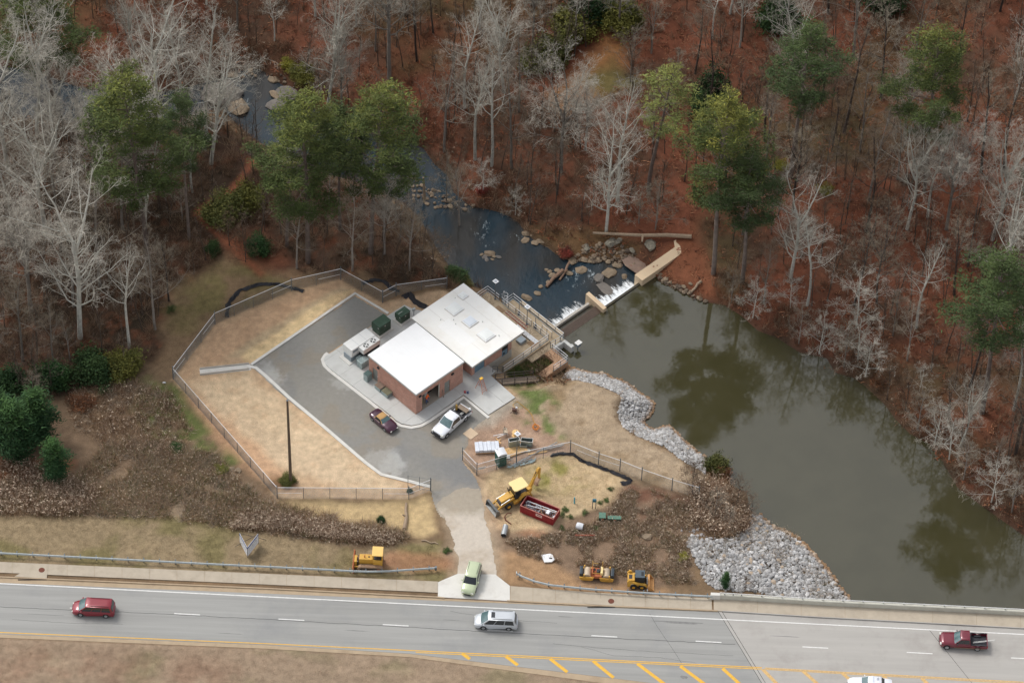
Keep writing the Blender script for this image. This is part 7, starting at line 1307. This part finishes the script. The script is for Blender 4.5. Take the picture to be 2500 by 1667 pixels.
for (x, y), fr_, d1, d2 in zip(cand, frnd, drr, dpp):
    if nf >= 176: break
    z_ = hz(x, y); px, py = unproj((x, y, z_)); edge_ = min(d1, d2) < 5
    if not fr_ and (px > 1090 or py > 940): continue
    if not okspot(x, y, 2.8 if edge_ else 4.2): continue
    if edge_: k = rr.choice(SMALL+[GREY[3]]); h = rr.uniform(4, 8)
    elif fr_: k = rr.choice(DARK+DARK+GREY+WHITE if px > 1650 else GREY+GREY+WHITE+SMALL[:2]); h = rr.uniform(11, 19)
    else: k = rr.choice(GREY+WHITE+DARK); h = rr.uniform(10, 19) if px < 420 else rr.uniform(6, 13)
    if 420 < px < 1100 and not fr_ and py > 480: h = rr.uniform(5, 10); k = rr.choice(SMALL+[GREY[3]])
    if k in SMALL: h = min(h, 8)
    place_tree(px, py, k, h, world=(x, y)); nf += 1
# pines
def leafmat(name, trans=.15):
    m = bpy.data.materials.new(name); m.use_nodes = True; n = m.node_tree.nodes; l = m.node_tree.links; p = n['Principled BSDF']; p.inputs['Roughness'].default_value = .75; p.inputs['Specular IOR Level'].default_value = .25
    a_ = n.new('ShaderNodeAttribute'); a_.attribute_name = 'Col'; oi = n.new('ShaderNodeObjectInfo'); mr = n.new('ShaderNodeMapRange'); mr.inputs[3].default_value = .85; mr.inputs[4].default_value = 1.15; l.new(oi.outputs['Random'], mr.inputs[0]); vm = n.new('ShaderNodeVectorMath'); vm.operation = 'SCALE'; l.new(a_.outputs['Color'], vm.inputs[0]); l.new(mr.outputs[0], vm.inputs['Scale']); l.new(vm.outputs[0], p.inputs['Base Color']); return m
needle = leafmat('pine_needles'); leafm = leafmat('evergreen_leaves')
def clump(seed, n, L, wd, up_=.5, rad=.25):
    r = np.random.default_rng(seed); d = r.normal(0, 1, (n,3)); d[:,2] = np.abs(d[:,2])*up_+d[:,2]*.3; d /= np.linalg.norm(d, axis=1)[:,None]+1e-9; s = np.cross(d, r.normal(0,1,(n,3))); s /= np.linalg.norm(s, axis=1)[:,None]+1e-9
    c = r.normal(0, rad, (n,3)); l_ = L*r.uniform(.6,1.2,(n,1)); a_ = c-s*wd/2; b_ = c+s*wd/2; t = c+d*l_; V = np.stack([a_, b_, t], 1).reshape(-1,3); F = np.arange(n*3).reshape(-1,3); return V, F
CL = [clump(s, 46, .38, .115, .7, .34) for s in range(4)]
PMESH = []
def pine_mesh(seed, h, crown0, rad, nb, cA, cB, sparse=1.0, cone=.5):
    r = random.Random(seed); TV, TF = [], []; p = Vector((0,0,-.4)); tr = [p.copy()]; d = Vector((0,0,1))
    for i in range(9): d = (d+Vector((r.gauss(0,.02), r.gauss(0,.02), .1))).normalized(); p = p+d*(h/9); tr.append(p.copy())
    tube_into(TV, TF, tr, [.30*h/28*(1-.8*i/9) for i in range(10)], 8); P = []
    for k in range(nb):
        f = k/nb; zf = crown0+(1-crown0)*f; z_ = zf*h; i = min(8, int(zf*9)); q = tr[i].lerp(tr[i+1], zf*9-i); a_ = k*2.4+r.uniform(-.5,.5)
        env = (min(1, (1-f)*1.6+.10))**(cone+.3)*(.45+.55*min(1, f*3.0)); L = rad*env*r.choice((.4,.7,.95,1.2))*r.uniform(.85,1.1)
        dd = Vector((math.cos(a_), math.sin(a_), r.uniform(-.05,.35)+f*.5)).normalized(); pts = [q, q+dd*L*.5+Vector((0,0,-.03*L)), q+dd*L+Vector((0,0,.10*L))]; tube_into(TV, TF, pts, [.07,.05,.025], 4)
        m = max(2, int(L*2.3*sparse))
        for j in range(m):
            g = .52+.5*(j+r.random())/m; b_ = pts[0].lerp(pts[2], g); s_ = r.uniform(-1,1)*L*.24; side = dd.cross(Vector((0,0,1))).normalized(); c_ = b_+side*s_+Vector((0,0,r.uniform(-.05,.22)))
            P.append((c_.x, c_.y, c_.z, f))
            if abs(s_) > .5: tube_into(TV, TF, [b_, c_], [.025,.015], 3)
    P = np.array(P); n = len(P); rr = np.random.default_rng(seed); t = np.clip((P[:,3:4]-.45)*1.2+rr.normal(0,.28,(n,1)), 0, 1); tint = np.array(cA)*(1-t)+np.array(cB)*t; tint = tint*rr.uniform(.75,1.3,(n,1))  # highlights painted into the needles: clumps turn lighter toward the crown top
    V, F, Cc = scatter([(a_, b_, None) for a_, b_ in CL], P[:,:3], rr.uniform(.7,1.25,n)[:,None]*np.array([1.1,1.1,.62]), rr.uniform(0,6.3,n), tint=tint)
    return npmesh('trunk', TV, TF, b_pine, smooth=True), npmesh('crown', V, F, needle, Cc), h
b_pine = barkmat('pine_bark', (104,92,86), (128,116,108))
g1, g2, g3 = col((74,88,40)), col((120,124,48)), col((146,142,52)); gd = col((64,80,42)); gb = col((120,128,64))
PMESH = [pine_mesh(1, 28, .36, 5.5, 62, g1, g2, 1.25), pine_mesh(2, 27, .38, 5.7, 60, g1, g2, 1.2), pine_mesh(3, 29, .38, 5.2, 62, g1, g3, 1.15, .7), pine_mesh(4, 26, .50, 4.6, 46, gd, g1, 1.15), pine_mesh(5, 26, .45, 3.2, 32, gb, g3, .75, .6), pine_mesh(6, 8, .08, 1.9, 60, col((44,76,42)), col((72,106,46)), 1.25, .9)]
def pine(px, py, k, h, lab, wd=1.0, name='pine_tree', grp='pine trees round the creek and pond'):
    p = G(px, py); tm, cm, h0 = PMESH[k]; e = link(name, None, None, p, random.uniform(0,6.3)); s = h/h0; e.scale = (s*wd, s*wd, s); tag(e, lab, 'pine tree', grp); link('trunk', tm, e); link('crown', cm, e); return e
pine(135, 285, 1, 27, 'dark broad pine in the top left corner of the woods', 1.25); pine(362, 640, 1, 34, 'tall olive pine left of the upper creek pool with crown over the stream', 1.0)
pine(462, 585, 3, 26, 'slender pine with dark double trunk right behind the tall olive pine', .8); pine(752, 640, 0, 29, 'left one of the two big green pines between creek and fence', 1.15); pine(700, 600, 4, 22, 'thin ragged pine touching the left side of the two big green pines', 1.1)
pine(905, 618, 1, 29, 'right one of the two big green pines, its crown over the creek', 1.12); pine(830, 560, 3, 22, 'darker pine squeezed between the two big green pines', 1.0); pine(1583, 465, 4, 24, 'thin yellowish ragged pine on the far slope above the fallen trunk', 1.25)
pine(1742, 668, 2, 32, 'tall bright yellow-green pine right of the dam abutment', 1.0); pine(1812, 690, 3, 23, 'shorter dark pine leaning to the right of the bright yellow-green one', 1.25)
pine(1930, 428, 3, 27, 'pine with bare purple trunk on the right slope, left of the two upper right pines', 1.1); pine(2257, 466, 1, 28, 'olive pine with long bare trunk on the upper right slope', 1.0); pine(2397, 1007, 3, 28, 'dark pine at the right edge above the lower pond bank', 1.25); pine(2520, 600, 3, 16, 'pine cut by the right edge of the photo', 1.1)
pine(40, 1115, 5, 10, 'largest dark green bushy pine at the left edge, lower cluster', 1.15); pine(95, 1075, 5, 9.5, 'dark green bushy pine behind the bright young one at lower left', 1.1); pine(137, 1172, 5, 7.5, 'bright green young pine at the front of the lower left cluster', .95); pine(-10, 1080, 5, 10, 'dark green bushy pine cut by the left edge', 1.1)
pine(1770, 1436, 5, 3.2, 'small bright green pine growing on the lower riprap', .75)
# evergreen bushes
LCL = [clump(20+s, 60, .16, .13, .5, .26) for s in range(3)]
def bush_mesh(seed, cA, cB, n=150, flatn=.75, dens=1.0):
    r = np.random.default_rng(seed); d = r.normal(0,1,(n,3)); d /= np.linalg.norm(d, axis=1)[:,None]; d[:,2] = np.abs(d[:,2]); rad = r.uniform(.45,1,(n,1))*(1+.25*np.sin(d[:,0:1]*5+seed)+.2*np.sin(d[:,1:2]*7)); P = d*rad*np.array([1,1,flatn*1.2])+[0,0,.15]; t = r.random((n,1)); tint = (np.array(cA)*(1-t)+np.array(cB)*t)*r.uniform(.7,1.25,(n,1))
    V, F, Cc = scatter([(a_*.62, b_, None) for a_, b_ in LCL], P, r.uniform(.8,1.3,n), r.uniform(0,6.3,n), tint=tint); return npmesh('leaves', V, F, leafm, Cc)
st_ = []
for s_ in range(2):
    V, F = [], []; r = random.Random(s_)
    for k in range(14): a_ = r.uniform(0,6.3); tube_into(V, F, [Vector((0,0,-.1)), Vector((math.cos(a_)*.3,math.sin(a_)*.3,.5)), Vector((math.cos(a_)*.75,math.sin(a_)*.75,.95))], [.03,.02,.01], 3)
    st_.append(npmesh('stems', V, F, b_d))
BM = {'dark': [bush_mesh(1, col((38,66,38)), col((56,86,40))), bush_mesh(2, col((44,72,40)), col((70,92,44)))], 'olive': [bush_mesh(3, col((96,100,44)), col((132,128,50))), bush_mesh(4, col((84,92,44)), col((120,118,56)))], 'yellow': [bush_mesh(5, col((170,164,50)), col((140,140,46)), 60)], 'red': [bush_mesh(6, col((158,68,52)), col((120,52,44)), 50)], 'orange': [bush_mesh(7, col((142,92,56)), col((112,74,50)), 60)], 'green': [bush_mesh(8, col((74,104,54)), col((108,128,66)), 34, .5), bush_mesh(9, col((84,104,60)), col((104,120,66)), 26, .5)]}
def bush(px, py, kind, rad, h, lab, grp=None):
    p = G(px, py); e = link('shrub', None, None, p, random.uniform(0,6.3)); e.scale = (rad, rad, h); tag(e, lab, 'shrub', grp); link('leaves', random.choice(BM[kind]), e); link('stems', random.choice(st_), e)
bush(1738,250,'dark',2.4,4.2,'dark green rounded evergreen tree on the upper far slope, left of the purple-trunk pine'); bush(1720,268,'dark',2.0,2.4,'dark green low shrub at the foot of the rounded evergreen'); bush(225,915,'dark',2.6,2.4,'dark green evergreen shrub below the white twin tree'); bush(300,905,'olive',2.2,2.2,'olive green shrub right of the dark evergreen shrub'); bush(130,935,'dark',2.2,2.6,'dark shrub left of the dark evergreen shrub, lower woods'); bush(25,955,'dark',2.5,2.5,'dark green shrub at the left edge above the pine cluster')
bush(1745,1150,'olive',1.5,2.0,'yellow-green bush at the pond edge where the upper riprap ends'); bush(1758,1166,'orange',1.2,1.5,'brown bush right below the yellow-green pond bush'); bush(1113,680,'dark',1.5,1.2,'dark green shrub on the creek bank behind the cream roof'); bush(1128,690,'olive',1.1,.7,'low yellow-green shrub on the creek bank by the cream roof corner')
bush(550,525,'olive',2.6,2.2,'olive shrub beside the dirt path, left one'); bush(600,500,'olive',2.2,2.4,'olive shrub beside the dirt path, right one'); bush(630,610,'dark',1.6,1.6,'dark shrub right of the lower dirt path'); bush(1175,470,'red',.8,.9,'crimson shrub on the far creek bank by the rapids'); bush(1383,622,'red',.9,.8,'red shrub on the far creek bank above the driftwood')
bush(1400,80,'olive',3.0,3.0,'olive thicket left of the upper clearing'); bush(1350,140,'olive',2.6,2.6,'lower olive thicket left of the upper clearing'); bush(1450,40,'dark',3.0,3.4,'dark green thicket at the top behind the clearing'); bush(1520,60,'olive',2.6,3.0,'olive thicket at the top right of the clearing'); bush(1300,160,'olive',2.0,2.2,'small olive bush near the pale trees left of the clearing')
bush(705,165,'yellow',1.0,1.2,'bright yellow shrub above the upper creek pool'); bush(740,190,'olive',1.6,1.6,'olive shrub right of the bright yellow shrub'); bush(1905,410,'yellow',1.0,1.0,'yellow-leaved sapling beside the base of the purple-trunk pine'); bush(2015,470,'yellow',.9,1.0,'yellow-leaved sapling in the middle of the right slope'); bush(1670,1362,'yellow',.55,.6,'small yellow-green shrub in the brush by the skid steer')
bush(2278,1050,'orange',1.3,1.2,'orange-brown shrub at the right pond bank'); bush(2150,940,'orange',1.2,1.0,'rusty shrub hanging over the pond at mid right bank'); bush(195,390,'orange',2.0,2.0,'rust coloured shrub in the left woods'); bush(520,615,'dark',1.0,1.3,'small green sapling in the left woods by the path'); bush(418,760,'green',.6,1.1,'bright green sapling left of the upper left fence'); bush(1900,60,'dark',3.0,3.5,'dark green shrub at the top of the right slope'); bush(2160,5,'dark',3.2,4,'dark evergreen at the top edge, right half')
for i, (x, y) in enumerate(((1380,1245),(1392,1262),(1402,1300),(1428,1252),(1465,1228),(1480,1222),(1372,1290),(1490,1195),(1372,1257),(1455,1290))): bush(x, y, 'green', random.uniform(.3,.5), .35, 'low green weed clump in the brush around the dumpster and cabinets', 'green weeds round the dumpster end')
bush(1000,1200,'dark',.35,.4,'tiny green tuft at the fence foot by the gate'); bush(1090,1345,'green',.5,.5,'green weed clump left of the driveway above the guardrail end'); bush(930,1272,'dark',.5,.6,'dark green tuft at the top of the brush above the bulldozer')
bush(430,1095,'dark',.9,.5,'dark low thicket outside the left fence, middle'); bush(200,985,'orange',1.6,1.0,'brown seed-headed thicket right of the pine cluster'); bush(540,1150,'olive',.8,.5,'dark thicket beside the pale rock heap'); bush(703,1175,'olive',.9,.8,'weed clump around the foot of the utility pole')
# ------------------------------------------------------------------ weeds, brush, undergrowth: masses nobody could count
def tuft(seed, n, h, w_, spread, lean=.35, col_=None, heads=0, hc=None):
    r = np.random.default_rng(seed); b = r.normal(0, spread*.4, (n,2)); an = r.uniform(0, 6.3, n); L = h*r.uniform(.55,1.1,n); ln = r.normal(0, lean, (n,2)); V = []; Cc = []; F = []
    for i in range(n):
        o = len(V); s = np.array([math.cos(an[i]), math.sin(an[i])])*w_/2; V += [(b[i,0]-s[0], b[i,1]-s[1], -.05), (b[i,0]+s[0], b[i,1]+s[1], -.05), (b[i,0]+ln[i,0]*L[i], b[i,1]+ln[i,1]*L[i], L[i])]; F.append((o,o+1,o+2)); k = r.uniform(.7,1.25); Cc += [tuple(np.array(col_)*k)]*3
    for i in range(heads):
        o = len(V); j = r.integers(n); c = np.array([b[j,0]+ln[j,0]*L[j], b[j,1]+ln[j,1]*L[j], L[j]]); q = r.normal(0, .045, (3,3)); V += [tuple(c+x) for x in q]; F.append((o,o+1,o+2)); Cc += [tuple(hc)]*3
    return np.array(V), np.array(F), np.array(Cc)
weedm = leafmat('dry_weeds'); wc = col((184,154,120)); wd2 = col((154,124,96)); sh = col((220,198,172))
WV = [tuft(1, 16, .8, .035, .5, .35, wd2, 14, sh), tuft(2, 18, .7, .04, .55, .4, wc, 10, sh), tuft(3, 14, .9, .05, .5, .3, col((136,104,78)), 16, col((204,176,152)))]
GV = [tuft(4, 26, .55, .05, .6, .9, wc), tuft(5, 26, .5, .05, .6, 1.0, col((180,162,140))), tuft(6, 22, .6, .05, .6, .8, wd2)]
SV = [tuft(7, 22, .10, .03, .5, .9, (1,1,1)), tuft(8, 22, .08, .03, .5, .9, (1,1,.96))]
OL = [tuft(80, 18, .6, .04, .55, .5, col((120,122,70))), tuft(81, 16, .5, .04, .55, .6, col((188,164,124)), 8, sh)]
def cover(name, poly, n, V, smin, smax, seed, lab, mask=None, zoff=0, tn=(.75,1.2), match=False):
    P = pts_in(poly, n, seed); r = np.random.default_rng(seed)
    if mask is not None: P = P[mask(P[:,0], P[:,1])]
    n = len(P); a, b, c = scatter(V, np.stack([P[:,0],P[:,1],hzv(P[:,0],P[:,1])+zoff],1), r.uniform(smin,smax,n), r.uniform(0,6.3,n), tint=(gcol(P[:,0],P[:,1])*r.uniform(.85,1.3,(n,1)) if match else np.ones((n,3))*(tn[0]+(tn[1]-tn[0])*fbm(P[:,0],P[:,1],3,seed % 9))[:,None])); tag(stuff(link(name, npmesh(name, a, b, weedm, c))), lab, 'weeds')
BR1 = rp([(330,1070),(520,1110),(640,1225),(740,1245),(860,1272),(990,1300),(1010,1325),(860,1325),(700,1305),(560,1285),(400,1262),(200,1256),(-250,1250),(-250,1180),(180,1170),(250,1100)])
BR2 = rp([(-250,1160),(60,1120),(170,1170),(250,1200),(200,1258),(-250,1252)]); BR3 = rp([(560,1290),(600,1250),(760,1270),(860,1290),(980,1310),(960,1330),(840,1322),(700,1300)])
BR4 = rp([(1210,1320),(1290,1315),(1400,1290),(1470,1265),(1520,1200),(1570,1185),(1640,1215),(1760,1235),(1680,1310),(1690,1400),(1700,1425),(1600,1425),(1450,1385),(1340,1370),(1230,1345)]); BR5 = rp([(170,960),(330,930),(420,960),(470,1050),(420,1120),(250,1090),(180,1040)])
cover('dry_grass', BR1, 6000, GV+OL, .6, 1.5, 41, 'matted dry grey-brown grass between fence and mown verge', mask=lambda x, y: fbm(x, y, 2.6, 7) > .36); cover('seed_weeds', BR2, 1500, WV, .8, 1.5, 42, 'brown seed-headed weeds at the lower left edge'); cover('seed_weeds', BR3, 1300, WV, .7, 1.2, 43, 'brown seed-headed weeds behind the V-shaped sign')
cover('seed_weeds', BR4, 6000, WV+GV[:2]+OL, .3, .95, 44, 'brown brushy weeds between mound, riprap and right guardrail', mask=lambda x, y: fbm(x, y, 2.2, 5) > .40); cover('seed_weeds', BR5, 700, WV+GV, .7, 1.3, 45, 'patchy brown weeds outside the left fence')
cover('bank_brush', rp([(1700,1170),(1760,1165),(1830,1230),(1830,1262),(1760,1300),(1690,1260)]), 900, WV+GV, .9, 2.0, 46, 'tangled brown brush on the pond bank right of the mound')
cover('mown_grass', rp([(-250,1250),(400,1262),(640,1296),(860,1340),(1060,1330),(1110,1395),(1060,1415),(500,1392),(0,1370),(-250,1358)]), 5200, SV, .6, 1.2, 47, 'mown olive verge above the left guardrail', match=True); cover('mown_grass', rp([(-250,1560),(0,1562),(650,1590),(1000,1610),(1440,1667),(1600,1720),(-250,1760)]), 5200, SV, .6, 1.2, 48, 'mown median grass below the road', match=True)
cover('straw_grass', rp([(1190,1165),(1320,1128),(1400,1112),(1530,1180),(1480,1240),(1340,1240),(1250,1300),(1190,1270)]), 2200, SV, .5, 1.1, 49, 'thin straw and grass on the mound around the backhoe', match=True); cover('field_grass', FIELD, 3000, SV, .5, 1.1, 50, 'thin dry grass of the field beside the pond', match=True)
cover('inner_grass', [tuple(W(*q)[:2]) for q in ((1.6,14),(1.6,20.3),(4.1,20.0),(4.1,17.1),(3.0,13.4))], 260, [tuft(9, 22, .22, .04, .35, .6, col((84,104,44)))], .7, 1.4, 51, 'green and brown grass in the triangle between walkway and intake path')
ym = []
for s_ in range(5):
    (TV_, TF_), (CV_, CF_) = bare_tree(200+s_, 8+s_*.6, 2.2, .3, 9, dens=.42, twig=.012, rt=.075); V_ = np.array(TV_+CV_); o_ = len(TV_); Fq = np.array(TF_+[tuple(i+o_ for i in f) for f in CF_]); F3 = np.concatenate([Fq[:,[0,1,2]], Fq[:,[0,2,3]]])
    c_ = np.concatenate([np.tile(col((92,80,70)), (len(TV_),1)), np.tile(col((128,112,98)), (len(CV_),1))]); ym.append((V_, F3, c_))
cover('straw_mulch', [p for p in SITEP], 9000, [tuft(60+k_, 14, .07, .03, .9, 2.2, c_) for k_, c_ in enumerate((col((232,206,164)), col((196,162,118)), col((166,128,88))))], .6, 1.3, 71, 'loose straw mulch spread on the fenced slope', mask=lambda x, y: (sdf(LOTP, x, y) > .4) & (sdf([tuple(W(*q)[:2]) for q in islL], x, y) > .5) & (((x-P0[0])*A[0]+(y-P0[1])*A[1]) < -9))
cover('riprap_weeds', RLo, 900, WV[:2]+OL, .4, 1.0, 52, 'brown weeds growing between the stones of the lower riprap', mask=lambda x, y: (fbm(x, y, 3, 4) > .50)); cover('riprap_weeds', RU, 260, WV[:2]+OL, .3, .6, 53, 'few weeds between the stones of the upper riprap', mask=lambda x, y: (fbm(x, y, 3, 4) > .52))
UC = [tuft(20+s, 26, 1.6, .035, .55, .55, c_) for s, c_ in enumerate((col((134,108,84)), col((104,78,58)), col((150,126,100))))]
def wood(far): return lambda x, y: ((sdf(FAR, x, y) < 0) == far) & (sdf(POND, x, y) > .6) & (sdf(RIVER, x, y) > .6) & (sdf(CLEAR, x, y) > 1) & (sdf(PATHP, x, y) > -.2)
cover('undergrowth', VIS, 5200, UC, .5, 1.35, 61, 'thin brown undergrowth on the far wooded slope', mask=lambda x, y: wood(True)(x, y) & (sdf(ABZ, x, y) > 1)); cover('undergrowth', LW, 3600, UC, .6, 1.4, 62, 'thin brown undergrowth of the left woods', mask=lambda x, y: (np.abs(x) < 90) & (y < 95) & wood(False)(x, y))
cover('young_trees', VIS, 1400, ym, .55, 1.25, 72, 'thin young bare saplings crowding the far wooded slope', mask=lambda x, y: wood(True)(x, y) & (sdf(ABZ, x, y) > 2) & (sdf(POND, x, y) > 2)); cover('young_trees', LW, 420, ym, .55, 1.3, 73, 'thin young bare saplings in the left woods', mask=lambda x, y: (np.abs(x) < 90) & (y < 95) & wood(False)(x, y))
LFV = [tuft(30+s, 12, .22, .16, .9, 1.6, c_) for s, c_ in enumerate((col((150,88,56)), col((104,66,48)), col((172,118,82))))]
cover('leaf_litter', VIS, 11000, LFV, .6, 1.4, 63, 'rust brown fallen leaves on the far wooded slope', mask=wood(True), tn=(.6,1.3))
def shoreband(x, y): d = np.minimum(np.abs(sdf(POND, x, y)), np.abs(sdf(RIVER, x, y))); return (d < 4.0) & (np.minimum(sdf(POND, x, y), sdf(RIVER, x, y)) > -.1) & ((sdf(FAR, x, y) < 0) | (sdf(OPEN, x, y) > 0)) & (sdf(RLo, x, y) > 0) & (sdf(RU, x, y) > 0) & (sdf(ABZ, x, y) > 0) & (sdf(ROADP, x, y) > 0)
cover('shore_brush', VIS, 22000, UC+UC+WV+LFV, .6, 1.35, 64, 'brown brush hanging along the creek and pond banks', mask=shoreband)
# ------------------------------------------------------------------ labels of the bare trees: look, size, and where among their neighbours
ORD = ['first','second','third','fourth','fifth','sixth','seventh','eighth','ninth','tenth','eleventh','twelfth','thirteenth','fourteenth','fifteenth','sixteenth','seventeenth','eighteenth','nineteenth','twentieth']
def ordn(i): return ORD[i] if i < 20 else 'twenty-'+ORD[i-20] if i < 29 else '%dth' % (i+1)
def region(px, py, p):
    far = inside(FAR, p.x, p.y)
    if not far:
        if px > 1500: return 'shrubs on the brushy pond bank'
        if py > 900: return 'trees of the lower left thicket'
        if px < 200: return 'trees of the left edge woods' if py > 500 else 'trees of the top left woods'
        if px < 420: return 'trees around the biggest white tree' if py > 500 else 'trees left of the upper pool'
        if px < 700: return 'trees around the dirt path'
        return 'trees between creek and upper fence'
    if sdf(POND, np.array([p.x]), np.array([p.y]))[0] < 5.5: return 'trees on the far pond bank'
    if sdf(RIVER, np.array([p.x]), np.array([p.y]))[0] < 5.5: return 'trees on the far creek bank'
    rows = ['top', 'upper', 'middle', 'lower']; k = 0 if py < 90 else 1 if py < 260 else 2 if py < 460 else 3
    c_ = ['upper pool slope','big pines slope','clearing slope','dam slope','bright pine slope','right slope','far right slope']; j = int(np.searchsorted([760, 1060, 1330, 1620, 1900, 2200], px)); return 'trees of the %s %s' % (rows[k], c_[j])
RG = {}
for e, px, py, k, h, p in PLACED: RG.setdefault(region(px, py, p), []).append((px, e, k, h))
for rg, L in RG.items():
    L.sort(key=lambda q: q[0])
    for i, (px, e, k, h) in enumerate(L):
        tone = 'white-barked' if k in WHITE else 'grey' if k in GREY else 'dark-trunked' if k in DARK else 'small brushy'; size = 'tall' if h > 17 else 'medium' if h > 9.5 else 'low'
        tag(e, '%s %s bare tree, %s from left among %s' % (size, tone, ordn(i), rg), 'tree', 'bare winter trees')

for g_, fmt in (('green weeds round the dumpster end', 'low green weed clump, %s from the left around the dumpster and cabinets'), ('loose tan rocks in the creek near the driftwood', 'tan creek rock, %s from the left among loose ones near driftwood'), ('rocks of the mid creek gravel bar', 'brown rock, %s from the left on the mid creek gravel bar'), ('rocks at the far waterline', 'tan rock, %s from the left at the far waterline'), ('rock heap outside the left fence', 'pale rock, %s from the left of the heap outside the fence')):
    for i, o in enumerate(sorted([o for o in C.objects if o.get('group') == g_], key=lambda o: o.location.x)): o['label'] = fmt % ordn(i)
